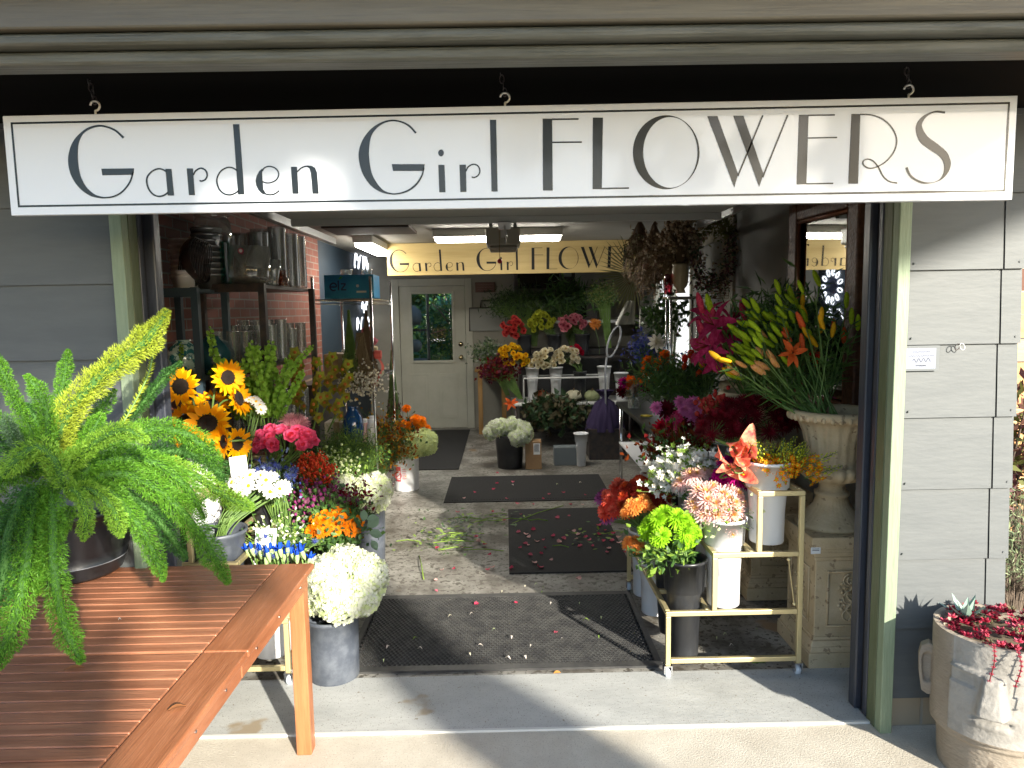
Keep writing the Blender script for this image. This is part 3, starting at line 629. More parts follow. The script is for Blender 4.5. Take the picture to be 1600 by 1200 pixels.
def bells():
    for v in range(3):
        random.seed(95+v); b = MB(); bend = random.uniform(-.12,.12)
        P = lambda u: Vector((bend*sin(u*2.5), .05*sin(u*4), u)); b.tube([P(i/8) for i in range(9)], [.011-.0009*i for i in range(9)], 6, 1)
        for w in range(12):
            u = .16+w*.070; s_ = .066*(1.15-.5*u)
            for k in range(4):
                if random.random() < .12: continue
                a = 2*pi*k/4+w*.63+random.uniform(-.3,.3); d = Vector((cos(a),sin(a),random.uniform(-.2,.5))).normalized(); c = P(u)+d*.012
                t = Vector((-sin(a),cos(a),0)); q = d.cross(t); vs = []
                for (rr, hh) in ((.15,0),(.5,.35),(.85,.75),(1.0,1.0)):
                    for j in range(7):
                        g_ = 2*pi*j/7; vs.append(c+d*(s_*hh*.9)+(t*cos(g_)+q*sin(g_))*s_*rr*random.uniform(.93,1.07)*.75)
                b.add(vs, [(i*7+j, i*7+(j+1)%7, (i+1)*7+(j+1)%7, (i+1)*7+j) for i in range(3) for j in range(7)], 0)
        b.blob(P(1), .02, 0); proto('bells/%d'%v, b, [PET('bell_green', (128,172,58), .15, .4, (158,198,84), 14), stemg])
bells()
def orchid():
    for v in range(2):
        random.seed(99+v); b = MB(); P = lambda u: Vector((.15*sin(u*2),0,u)); b.tube([P(i/8) for i in range(9)], .012, 6, 2)
        for w in range(9):
            u = .25+w*.09; a = w*2.2; d = Vector((cos(a)*.7, -abs(sin(a))-.4, .1)).normalized(); c = P(u)+d*.07; t = Vector((1,0,0)).cross(d).normalized(); q = d.cross(t)
            for k in range(5):
                e = t*cos(2*pi*k/5)+q*sin(2*pi*k/5); f = d.cross(e)
                b.add([c, c+e*.045+f*.034+d*.012, c+e*.085+d*.0, c+e*.045-f*.034+d*.012, c+e*.06+d*.02], [(0,1,4),(1,2,4),(2,3,4),(3,0,4)], 0)
            b.blob(c+d*.02, .022, 1, 6, 4)
        proto('orchid/%d'%v, b, [PET('orchid_green', (140,150,42), .2, .3, (120,85,35), 9), PET('orchid_lip', (200,120,60)), stemg])
orchid()
def thistle(key, mats):
    for v in range(2):
        r = np.random.default_rng(v+3); b = MB(); b.blob((0,0,0), .35, 0, 8, 6, (1,1,1.3))
        for i in range(130):
            d = r.normal(size=3); d /= np.linalg.norm(d); t = np.cross(d, r.normal(size=3)); t /= np.linalg.norm(t); L_ = r.uniform(.5,1.05)
            b.add([d*.3+t*.04, d*L_, d*.3-t*.04], [(0,1,2)], int(r.random() < .5))
        proto('%s/%d'%(key, v), b, mats, False)
thistle('thistle', [PET('thistle_blue', (60,72,140), .15, .1), PET('thistle_grey', (110,125,160), .15, .1)])
# iris bud: pale green blade with blue tip
b = MB(); b.lathe([(.02,0),(.10,.2),(.13,.45),(.09,.6)], 8, mi=0); b.lathe([(.085,.58),(.10,.72),(.05,.92),(0,1.0)], 8, mi=1, flute=lambda q,z,r: 1+.2*cos(3*q+z*6)); petals(b, 3, .05, .45, .2, D(80), D(20), .5, .2, 1, 4)
proto('iris/0', b, [PET('iris_sheath', (190,215,150)), PET('iris_blue', (30,80,200), .15, .2)])

def vary(key):
    n = [k_ for k_ in PROTO if k_.startswith(key+'/')]; return PROTO[random.choice(n)]
def orient(d, spin=None):
    d = Vector(d).normalized(); q = Vector((0,0,1)).rotation_difference(d)
    from mathutils import Quaternion
    return q @ Quaternion((0,0,1), random.uniform(0, 6.28) if spin is None else spin)
NAMES = dict(rose='rose')
def flower(key, name, pos, d, size, mouth, label, group, cat='flower', stem_r=.0028, head='bloom', leaves=0, smat=None, spin=None):
    pos = Vector(pos); d = Vector(d).normalized()
    base = Vector(mouth) if mouth is not None else pos-Vector((0,0,.1))
    t = thing(name, label, cat, base, group)
    ob(head, vary(key), t, pos-base, orient(d, spin).to_euler(), size)
    b = MB(); e = pos-base-d*size*.05; c = e-d*min(.10, e.length*.4); c2 = Vector((e.x*.25, e.y*.25, e.z*.45))
    pts = catmull([(0,0,0), c2, c, e], 4); b.tube(pts, stem_r, 5)
    part('stem', b, smat or stemg, t, True)
    if leaves:
        b = MB()
        for i in range(leaves):
            u = random.uniform(.25,.85); p = Vector(pts[int(u*(len(pts)-1))]); a = random.uniform(0, 6.28); L_ = random.uniform(.04,.09)
            dd = Vector((cos(a), sin(a), random.uniform(.1,.8))).normalized(); s_ = dd.cross(Vector((0,0,1))).normalized()*L_*.2
            b.add([p, p+dd*L_*.5+s_+Vector((0,0,.01)), p+dd*L_, p+dd*L_*.5-s_+Vector((0,0,.01))], [(0,1,2,3)])
        part('leaves', b, leafg, t)
    return t
def dome(key, name, c, rad, n, size, mouth, label, group, cat='flower', up=(0,-.45,.55), spread=1.0, zmin=-.25, jit=.25, **k):
    """heads spread over the visible dome of a bunch"""
    c = Vector(c); i = 0; got = 0; tries = int(n*2.1)
    pts = []
    for i in range(tries*3):
        z = 1-2*(i+.5)/(tries*3); a = i*2.39996; s_ = sqrt(1-z*z); d = Vector((s_*cos(a), s_*sin(a), z))
        if z > zmin and (d.y < .45 or z > .55): pts.append(d)
    step = len(pts)/n
    for j in range(n):
        d = pts[min(len(pts)-1, int(j*step+random.random()*step*.6))]
        sh = random.uniform(1-jit, 1.0)
        p = c+Vector((d.x*rad[0], d.y*rad[1], d.z*rad[2]))*sh
        dr = (d*spread+Vector(up)+Vector((random.uniform(-.2,.2),)*3)).normalized()
        sz = size*random.uniform(.85,1.12)
        mo = Vector(mouth)+Vector((random.uniform(-.03,.03), random.uniform(-.03,.03), 0))
        flower(key, name, p, dr, sz, mo, label, group, cat, **k)
def filler(name, label, c, rad, mouth, smat, bmats, n=60, blossoms=6, bs=.012, typ='dot', group=None, cat='foliage', part_name='blossoms', loose=.06, jit=.5, zup=.0):
    """a loose bunch: many fine stems carrying small blossoms or leaves"""
    t = thing(name, label, cat, mouth, group); mo = Vector(mouth); S = MB(); B = MB(); nm = len(bmats)
    for i in range(n):
        z = random.uniform(-.2+zup, 1); a = random.uniform(0, 6.28); s_ = sqrt(max(0,1-z*z)); f = random.uniform(jit, 1)
        e = Vector(c)-mo+Vector((rad[0]*s_*cos(a), rad[1]*s_*sin(a), rad[2]*z))*f
        r0 = Vector((random.uniform(-.03,.03), random.uniform(-.03,.03), 0)); mid = r0.lerp(e, .55)+Vector((0,0,e.length*.06))
        P = catmull([r0, mid, e], 3); S.tube(P, [.0022]*len(P), 3, cap=False)
        for k in range(blossoms):
            p = e+Vector((random.gauss(0,loose), random.gauss(0,loose), random.gauss(0,loose*.9))); mi = random.randrange(nm); q = bs*random.uniform(.6,1.4)
            if random.random() < .5: S.tube([P[int(len(P)*.7)], p], .0011, 3, cap=False)
            if typ == 'dot': B.blob(p, q, mi, 5, 3)
            elif typ == 'berry': B.blob(p, q, mi, 7, 5, (1,1,1.15))
            elif typ in ('leaf','blade'):
                d = Vector((random.gauss(0,1), random.gauss(0,1), random.gauss(.3,1))).normalized(); w = d.cross(Vector((random.gauss(0,1), random.gauss(0,1), random.gauss(0,1)))).normalized()*q*(.55 if typ == 'leaf' else .16); nn = d.cross(w).normalized()*q*.15
                B.add([p, p+d*q*.6+w, p+d*q*1.7+nn*2, p+d*q*.6-w, p+d*q*.8+nn], [(0,1,4),(1,2,4),(2,3,4),(3,0,4)], mi)
            elif typ == 'star':
                d = Vector((random.gauss(0,.6), random.gauss(-.5,.6), random.gauss(.6,.6))).normalized(); t1 = d.orthogonal().normalized(); t2 = d.cross(t1)
                for h in range(5):
                    g_ = 2*pi*h/5; e1 = t1*cos(g_)+t2*sin(g_); e2 = t1*cos(g_+.55)+t2*sin(g_+.55); e3 = t1*cos(g_-.55)+t2*sin(g_-.55)
                    B.add([p, p+e2*q*.7+d*q*.2, p+e1*q*1.15+d*q*.3, p+e3*q*.7+d*q*.2], [(0,1,2,3)], mi)
    part('stems', S, smat, t); part(part_name, B, bmats, t, typ in ('dot','berry')); return t

# ================================================================ objects
# ---- shade tree (behind the viewer) and garden to the right
tl = [M('crown_leaf', (.05,.10,.03), .5, transl=.25), M('crown_leaf_light', (.10,.16,.04), .5, transl=.25)]
# ---- wooden table
t = thing('wooden_table', 'slatted reddish wood table carrying the potted fern', 'table', (0,0,0))
TX1, TY1, TZ = -.752, -.03, .74
b = MB()
def slats(y0, y1):
    n = round((y0-y1)/.048); p = (y0-y1)/n
    for i in range(n):
        a = y0-i*p; mbx = MB(); b.box((-2.75, a-p+.0045, TZ-.018), (TX1-.135, a, TZ))
slats(TY1-.062, -.735); slats(-.745, -1.62)
o = part('slat_top', b, woodm, t); bevel(o, .003)
for nm, a, c in (('end_board', (TX1-.131, -.737, TZ-.022), (TX1, TY1-.0005, TZ+.0005)), ('end_board', (TX1-.131, -1.72, TZ-.022), (TX1, -.7415, TZ+.0005)), ('back_board', (-2.75, TY1-.058, TZ-.022), (TX1-.1345, TY1, TZ)), ('front_board', (-2.75,-1.72,TZ-.022), (TX1-.1345,-1.63,TZ))):
    b = MB(); b.box(a, c); bevel(part(nm, b, woodm2 if 'end' in nm else woodm, t), .005)
b = MB(); b.box((TX1-.05,-.737,TZ-.085),(TX1-.022,TY1-.02,TZ-.0225)); b.box((TX1-.05,-1.7,TZ-.085),(TX1-.022,-.7415,TZ-.0225)); b.box((-2.7,TY1-.05,TZ-.085),(TX1-.051,TY1-.025,TZ-.0225)); bevel(part('apron', b, woodm2, t), .003)
legm = M('leg_wood', (.27,.095,.035), .4, (.42,.17,.07), ns=3, lo=.3, hi=.7, stretch=(10,10,.8), bump=.2, bs=6, bst=(40,40,1.5))
for (x, y) in ((TX1-.082, TY1-.075), (-2.6, TY1-.075), (TX1-.082, -1.66), (-2.6, -1.66)):
    b = MB(); b.box((x, y, .0), (x+.058, y+.058, TZ-.0225)); bevel(part('leg', b, legm, t), .004)
for y in (-.62, -.86, -1.05, -.40, -.15, -1.35): b = MB(); b.tube([(TX1-.0215,y,TZ-.05),(TX1-.018,y,TZ-.05)], .0045, 10); part('screw_head', b, chrome, t)
for (px, py, yy) in ((322,1040,0),(240,1078,0)): pass
# table debris
def leaf_scrap(name, label, p, L_, w, mat, rz, cat='leaf', group=None, curl=.006):
    b = MB(); n = 4; vs = []
    for i in range(n+1):
        u = i/n; ww = w*sin(pi*(u*.9+.05)); vs += [(u*L_, ww, .001+curl*sin(pi*u)+.002), (u*L_, 0, .001+curl*sin(pi*u)), (u*L_, -ww, .001+curl*sin(pi*u)+.002)]
    b.add(vs, [(i*3,i*3+1,i*3+4,i*3+3) for i in range(n)]+[(i*3+1,i*3+2,i*3+5,i*3+4) for i in range(n)])
    o = part(name, b, mat, None, True, p); o.rotation_euler = (0,0,rz); return tag(o, label, cat, group)
brownleaf = M('brown_leaf', (.35,.14,.05), .6, transl=.2)
q = fl(100,1048,.745); leaf_scrap('dry_leaf', 'long curled brown leaf lying on the wooden table', q, .05, .012, brownleaf, .2)
q = fl(262,1112,.745); leaf_scrap('dry_leaf', 'orange dry leaf on the table end board joint', q, .04, .010, brownleaf, .5)
q = fl(185,970,.745); leaf_scrap('white_petal', 'tiny white petal lying on the wooden table below the fern pot', q, .008, .003, MATS['daisy_white'], .5, 'petal')

# ---- potted foxtail fern
pc = at(112, 905, -.62); pc = Vector((fl(118,893,.742).x, fl(118,893,.742).y, .742))
t = thing('black_pot', 'large black plastic pot holding the foxtail fern', 'pot', pc)
b = MB(); b.lathe([(0,0.0),(.150,0),(.162,.012),(.178,.055),(.180,.058),(.176,.061),(.190,.10),(.205,.20),(.212,.235),(.222,.24),(.222,.262),(.205,.262),(.20,.22),(0,.215)], 48)
part('pot_body', b, bucketblk, t, True)
b = MB(); b.lathe([(.1795,.0562),(.1812,.058),(.1795,.0598)], 48); part('pale_ring', b, M('pale_scuff', (.25,.26,.28), .5), t, True)
fern = thing('foxtail_fern', 'bushy bright green foxtail fern spilling over the wooden table', 'fern', pc+Vector((0,0,.2)))
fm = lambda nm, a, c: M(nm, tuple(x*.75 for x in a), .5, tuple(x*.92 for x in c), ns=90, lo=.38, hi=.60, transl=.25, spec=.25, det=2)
CORE = M('fern_core', (.045,.13,.018), .8)  # darker than the needles, painting shade depth inside the plume
FB = fm('fern_sunlit_yellow_green', (.44,.53,.045), (.46,.56,.06)); FM = fm('fern_green', (.09,.27,.02), (.17,.39,.035)); FD = fm('fern_shade_deep', (.03,.10,.02), (.055,.17,.028)); FG = fm('fern_grey_green', (.12,.22,.12), (.18,.30,.16))  # brighter sunlit and darker shaded fronds: light put into the colour
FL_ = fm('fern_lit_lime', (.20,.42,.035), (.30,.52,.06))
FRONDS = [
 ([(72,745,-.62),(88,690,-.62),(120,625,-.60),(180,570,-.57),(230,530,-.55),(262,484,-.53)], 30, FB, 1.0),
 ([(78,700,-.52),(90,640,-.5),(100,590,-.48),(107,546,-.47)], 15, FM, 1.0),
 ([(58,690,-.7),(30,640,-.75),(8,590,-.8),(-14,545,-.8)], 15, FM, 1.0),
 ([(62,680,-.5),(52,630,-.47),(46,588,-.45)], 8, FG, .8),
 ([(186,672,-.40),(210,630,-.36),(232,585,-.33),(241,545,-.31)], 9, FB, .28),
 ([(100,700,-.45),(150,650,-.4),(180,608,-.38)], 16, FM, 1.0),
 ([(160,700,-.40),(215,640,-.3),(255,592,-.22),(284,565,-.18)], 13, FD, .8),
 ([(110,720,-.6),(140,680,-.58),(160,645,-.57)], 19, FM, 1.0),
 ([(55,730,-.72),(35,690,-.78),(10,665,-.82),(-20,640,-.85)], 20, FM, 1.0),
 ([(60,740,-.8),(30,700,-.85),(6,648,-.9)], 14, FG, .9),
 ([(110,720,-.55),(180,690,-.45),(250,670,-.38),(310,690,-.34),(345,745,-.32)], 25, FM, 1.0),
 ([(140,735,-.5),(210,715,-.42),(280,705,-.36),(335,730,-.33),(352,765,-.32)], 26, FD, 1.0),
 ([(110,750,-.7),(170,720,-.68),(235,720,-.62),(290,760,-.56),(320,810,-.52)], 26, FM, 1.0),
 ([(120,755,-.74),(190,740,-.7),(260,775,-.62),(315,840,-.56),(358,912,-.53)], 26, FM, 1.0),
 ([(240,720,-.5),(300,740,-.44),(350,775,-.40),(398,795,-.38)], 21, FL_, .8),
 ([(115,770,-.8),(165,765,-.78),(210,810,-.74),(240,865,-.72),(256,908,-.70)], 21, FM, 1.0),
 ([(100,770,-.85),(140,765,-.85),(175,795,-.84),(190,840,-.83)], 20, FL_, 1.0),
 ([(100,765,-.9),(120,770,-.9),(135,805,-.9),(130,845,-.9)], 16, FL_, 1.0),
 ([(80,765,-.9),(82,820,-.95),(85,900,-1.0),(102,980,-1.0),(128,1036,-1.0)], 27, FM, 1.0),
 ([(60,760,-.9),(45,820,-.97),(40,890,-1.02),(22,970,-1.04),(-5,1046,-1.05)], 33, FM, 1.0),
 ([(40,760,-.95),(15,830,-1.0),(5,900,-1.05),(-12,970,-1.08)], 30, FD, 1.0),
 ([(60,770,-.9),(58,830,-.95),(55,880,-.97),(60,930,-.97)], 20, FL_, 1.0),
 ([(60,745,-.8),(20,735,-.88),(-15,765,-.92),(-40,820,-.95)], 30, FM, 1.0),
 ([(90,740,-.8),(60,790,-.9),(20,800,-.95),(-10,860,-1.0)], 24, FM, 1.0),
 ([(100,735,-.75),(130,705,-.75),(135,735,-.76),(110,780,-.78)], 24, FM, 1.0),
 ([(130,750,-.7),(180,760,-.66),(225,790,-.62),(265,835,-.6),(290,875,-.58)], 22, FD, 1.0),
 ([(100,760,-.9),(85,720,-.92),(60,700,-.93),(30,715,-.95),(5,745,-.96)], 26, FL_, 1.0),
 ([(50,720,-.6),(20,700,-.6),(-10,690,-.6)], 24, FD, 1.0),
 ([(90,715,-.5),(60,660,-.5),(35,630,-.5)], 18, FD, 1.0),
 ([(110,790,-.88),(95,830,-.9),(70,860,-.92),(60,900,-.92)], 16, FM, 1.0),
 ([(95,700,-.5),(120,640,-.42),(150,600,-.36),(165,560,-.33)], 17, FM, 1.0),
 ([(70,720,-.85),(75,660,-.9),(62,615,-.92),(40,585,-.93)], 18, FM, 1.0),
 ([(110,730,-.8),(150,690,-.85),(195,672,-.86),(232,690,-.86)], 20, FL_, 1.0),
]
def plume(pl, wpx, mat, dens, seed):
    r = np.random.default_rng(seed)
    P3 = [at(x, y, Y) for x, y, Y in pl]; base = fern.location
    W0 = wpx*2.15/FPX*(pl[len(pl)//2][2]+2.69)/2.1*.82
    C_ = np.array(catmull([p-base for p in P3], 14)); k = len(C_)
    seg = np.linalg.norm(np.diff(C_, axis=0), axis=1); cum = np.r_[0, np.cumsum(seg)]; Lt = cum[-1]
    fish = dens < .5
    n = int(Lt*(16000 if not fish else 1100)*max(.75, W0/.045))
    s_ = r.uniform(0, 1, n); 
    if fish: s_ = np.sort(s_)
    pos = np.stack([np.interp(s_*Lt, cum, C_[:,j]) for j in range(3)], 1)
    tan = np.stack([np.interp(np.minimum(s_*Lt+.005, Lt), cum, C_[:,j]) - np.interp(np.maximum(s_*Lt-.005, 0), cum, C_[:,j]) for j in range(3)], 1); tan /= np.linalg.norm(tan, axis=1)[:,None]+1e-9
    wid = W0*np.clip(np.minimum(s_*5+.55, (1-s_)*5+.22), .1, 1)*(1+.10*np.sin(s_*40+seed))
    d = r.normal(size=(n,3)); 
    if fish:
        side = np.cross(tan, np.array([.2,1,.1])); side /= np.linalg.norm(side, axis=1)[:,None]; d = side*np.where(np.arange(n)%2, 1, -1)[:,None]+r.normal(size=(n,3))*.12
    d -= (d*tan).sum(1)[:,None]*tan; d /= np.linalg.norm(d, axis=1)[:,None]+1e-9
    # inner start point and outward-forward needle
    rad_ = (r.uniform(0,1,n)**.5*.86) if not fish else r.uniform(0,.2,n)
    a = pos + d*wid[:,None]*rad_[:,None]
    dirn = d*.75 + tan*.45 + r.normal(size=(n,3))*(.38 if not fish else .08); dirn /= np.linalg.norm(dirn, axis=1)[:,None]
    ln = (wid*.20+.0035) if not fish else wid*1.0
    tip = a + dirn*ln[:,None]; w = np.cross(dirn, r.normal(size=(n,3))); w /= np.linalg.norm(w, axis=1)[:,None]+1e-9
    w *= (.00125 if not fish else .002)
    V = np.empty((n,3,3)); V[:,0] = a-w; V[:,1] = tip; V[:,2] = a+w
    me = bpy.data.meshes.new('frond'); me.vertices.add(n*3); me.vertices.foreach_set('co', V.reshape(-1))
    me.loops.add(n*3); me.loops.foreach_set('vertex_index', np.arange(n*3)); me.polygons.add(n)
    me.polygons.foreach_set('loop_start', np.arange(n)*3); me.polygons.foreach_set('loop_total', np.full(n, 3)); me.materials.append(mat); me.update()
    f = ob('frond', me, fern)
    cc = C_[::5]; kk = len(cc); b = MB(); b.tube([tuple(c) for c in cc]+[tuple(C_[-1])], .0022 if not fish else .0035, 5); part('frond_stem', b, stemg, f, True)
    if not fish:
        b = MB(); nn_ = len(cc); b.tube([tuple(c) for c in cc], [W0*.30*min(1, .5+i*.2, (nn_-i)*.35) for i in range(nn_)], 7); part('frond_core', b, CORE, f, True)
    return f
for i, (pl, w, mt, dn) in enumerate(FRONDS): plume(pl, w, mt, dn, i)
b = MB()

# ---- floor mats
def lattice_mat(x0, x1, y0, y1, z, nx, ny, border):
    b = MB(); th = .010
    b.box((x0,y0,z),(x1,y0+border,z+th)); b.box((x0,y1-border,z),(x1,y1,z+th)); b.box((x0,y0+border,z),(x0+border*.6,y1-border,z+th)); b.box((x1-border*.6,y0+border,z),(x1,y1-border,z+th))
    X0, X1, Y0, Y1 = x0+border*.6, x1-border*.6, y0+border, y1-border; dx = (X1-X0)/nx; dy = (Y1-Y0)/ny
    b.add([(X0,Y0,z+.001),(X1,Y0,z+.001),(X1,Y1,z+.001),(X0,Y1,z+.001)], [(0,1,2,3)], 1)
    for i in range(nx+1):
        for j in range(ny):
            off = (j%2)*.5; cx = X0+(i+off)*dx; cy = Y0+(j+.5)*dy; hx, hy = dx*.5, dy*.5
            if cx-hx < X0-1e-6 or cx+hx > X1+1e-6: continue
            O = [(cx-hx,cy-hy),(cx,cy-hy),(cx+hx,cy-hy),(cx+hx,cy),(cx+hx,cy+hy),(cx,cy+hy),(cx-hx,cy+hy),(cx-hx,cy)]
            I = [(cx+hx*.62*cos(a), cy+hy*.62*sin(a)) for a in [pi*1.25+k*pi/4 for k in range(8)]]
            vs = [(p[0],p[1],z+th*.72) for p in O]+[(p[0],p[1],z+th) for p in I]+[(p[0],p[1],z+.0012) for p in I]
            b.add(vs, [(k,(k+1)%8,8+(k+1)%8,8+k) for k in range(8)]+[(8+k,8+(k+1)%8,16+(k+1)%8,16+k) for k in range(8)])
    return b
o = part('rubber_mat', lattice_mat(-.80, .72, .50, 1.40, .004, 62, 40, .05), [rubber, M('mat_hole', (.012,.012,.013), .9)]); tag(o, 'perforated black rubber mat nearest the doorway', 'floor mat')
def plainmat(x0,x1,y0,y1,lb, ridges=0, sk=0):
    b = MB(); n = 20; z = .0045
    vs = [(x0,y0,z),(x1,y0,z),(x1+sk,y1,z),(x0+sk,y1,z),(x0,y0,z+.007),(x1,y0,z+.007),(x1+sk,y1,z+.007),(x0+sk,y1,z+.007)]
    b.add(vs, [(4,5,6,7),(0,1,5,4),(1,2,6,5),(2,3,7,6),(3,0,4,7)])
    for i in range(ridges):
        x = x0+.05+(x1-x0-.1)*i/(ridges-1); b.box((x-.006,y0+.05,z+.0071),(x+.006,y1-.05,z+.011))
    return tag(part('floor_mat', b, carpetm), lb, 'floor mat')
plainmat(.0,.80,1.73,3.2,'plain charcoal floor mat strewn with pink petals')
plainmat(-.57,.93,3.46,4.42,'ribbed dark floor mat in the middle of the shop', 60)
plainmat(-1.52,-.52,4.78,7.3,'long black runner mat in front of the back door')

# ---- petals, leaves and stems scattered on the floor
pkp = [PET('petal_pink', (222,110,130), .15, .3), PET('petal_rose', (205,70,100), .15, .3), PET('petal_pale', (235,185,180), .1, .3)]
b = MB(); vs = []
for i in range(5):
    u = i/4; w = .5*sin(pi*(u*.8+.12)); vs += [(u-.5, w, .28*(2*u-1)**2+.12), (u-.5, 0, .22*(2*u-1)**2), (u-.5, -w, .28*(2*u-1)**2+.12)]
b.add(vs, [(i*3,i*3+1,i*3+4,i*3+3) for i in range(4)]+[(i*3+1,i*3+2,i*3+5,i*3+4) for i in range(4)])
PME = [b.mesh('petal', m_, True) for m_ in pkp]
spots = [(740,770),(770,765),(775,738),(793,778),(715,800),(720,855),(765,865),(770,888),(725,780),(690,890),(708,888),(762,890),(682,905),(680,922),(685,858),(745,945),
 (800,752),(815,803),(832,790),(828,840),(850,842),(838,847),(820,850),(845,865),(860,875),(835,880),(872,846),(880,840),(905,835),(917,838),(922,846),(935,820),(888,806),(911,787),(890,790),(870,810),(925,855),(905,852),(945,845),(960,835),(952,858),(830,868),(845,885),(903,905),(800,888),(770,800),(790,812),(805,942),(870,988),
 (872,845),(865,838),(895,830),(900,842),(938,836),(945,828),(955,845),(970,850),(966,838),(948,862),(976,862),(812,858),(822,836),(834,826),(812,830),(826,852),(852,856),(750,845),(742,838),(758,852),(806,788),(850,780),(858,772),(775,690+65),(880,770),(915,775)]
for i, (x, y) in enumerate(spots):
    p = fl(x+random.uniform(-2,2), y+random.uniform(-2,2), .016); o = ob('fallen_petal', random.choice(PME), None, p, (random.uniform(-.3,.3), random.uniform(-.3,.3), random.uniform(0,6.28)), random.uniform(.022,.042))
    tag(o, 'pink flower petal dropped on the shop floor and mats', 'petal', 'pink petals scattered on the floor')
wp = PET('petal_white', (235,225,215), .08, .3)
for i, (x, y) in enumerate([(785,925),(820,918),(850,920),(835,915),(848,926),(775,985),(740,960),(700,965),(800,995),(830,1010),(755,1010),(790,1028),(822,1030),(660,1015),(608,1010),(600,1032),(645,1000),(920,970),(940,965),(935,995),(905,945),(860,945),(735,1025),(880,1000),(800,758),(872,757),(905,755),(1040,980),(1075,1030),(1120,1000),(1135,992),(1180,985),(1140,1010)]):
    p = fl(x, y, .017); L_ = random.uniform(.012,.032)
    leaf_scrap('plant_scrap', 'small pale leaf or petal scrap on the floor', p, L_, L_*.2, random.choice([wp, MATS['rose_cream'], MATS['hyd_cream'], leafl]), random.uniform(0,6.28), 'scrap', 'pale scraps on the floor', .012)
q = fl(865,1053,.004); leaf_scrap('yellow_petal', 'single yellow orange petal in front of the perforated mat', q, .035, .012, MATS['apricot_b'], .2, 'petal')
q = fl(1175,1037,.004); leaf_scrap('green_leaf', 'narrow pale green leaf under the right flower rack', q, .07, .012, leafl, .1)
def trimmings(px, py, n, rx, ry, label):
    c = fl(px, py, .008); t = thing('leaf_trimmings', label, 'trimmings', c); b = MB(); B = MB()
    for i in range(n):
        x, y = random.gauss(0,rx), random.gauss(0,ry); a = random.uniform(0,6.28); L_ = random.uniform(.02,.06); z = random.uniform(.0,.035)
        d = Vector((cos(a), sin(a), random.uniform(-.05,.3))); w = Vector((-sin(a), cos(a), random.uniform(-.4,.4)))*L_*.22; p = Vector((x,y,z))
        B.add([p, p+d*L_*.5+w, p+d*L_, p+d*L_*.5-w], [(0,1,2,3)], i%3)
    for i in range(max(3, n//22)):
        x, y, a = random.gauss(0,rx), random.gauss(0,ry*.7), random.uniform(-.5,.5); L_ = random.uniform(.12,.3); b.tube([(x,y,.006),(x+L_*.5*cos(a),y+L_*.5*sin(a),.02),(x+L_*cos(a),y+L_*sin(a)*.8,.008)], .0035, 5)
    part('cut_stems', b, leafl, t); part('leaves', B, [leafg, leafl, leafd], t)
trimmings(700, 845, 190, .14, .13, 'heap of green leaf trimmings and cut stems in the sunlight on the floor')
trimmings(740, 815, 150, .20, .12, 'scattered dark leaf trimmings beyond the sunlit heap')
trimmings(930, 840, 50, .15, .12, 'few leaf trimmings among petals on the plain mat')
for (a, c, lb) in (((800,818),(880,790),'long bare cut stem lying across the mat edge'), ((655,868),(662,905),'short dark forked stem standing in the sunlit floor patch'), ((1060,885),(1010,905),'thin green stem on the floor beside the right rack')):
    p, q = fl(*a,.01), fl(*c,.01); b = MB(); b.tube([(0,0,.0), tuple((q-p)*.5+Vector((0,.01,.012))), tuple(q-p)], .0035, 6); tag(part('cut_stem', b, leafl, None, True, p), lb, 'stem')

# ---- buckets
BUCK = {}
def bucket(px=None, c=None, rt=.12, rb=.09, h=.30, mat=bucketblk, label='', group=None, rim=.012, band=None, name='flower_bucket'):
    t = thing(name, label, 'bucket', c, group); b = MB(); k = band or 0
    prof = [(0,0),(rb,0),(rb+.003,.004)]
    if band: prof += [(lerp(rb, rt-.022, .98), h-band), (rt-.008, h-band+.008), (rt-.002, h-.004)]
    else: prof += [(lerp(rb,rt,.5), h*.5), (rt-.003, h-.02)]
    prof += [(rt+rim*.4, h-.016), (rt+rim*.5, h), (rt-.003, h+.001), (rt-.008, h-.02), (rb-.004, .02), (0,.02)]
    b.lathe(prof, 36); part('bucket_body', b, mat, t, True)
    b = MB(); b.lathe([(0, h*.72),(lerp(rb,rt,.65)-.006, h*.72)], 24); part('water', b, M('dark_water', (.02,.025,.02), .05), t)
    return t

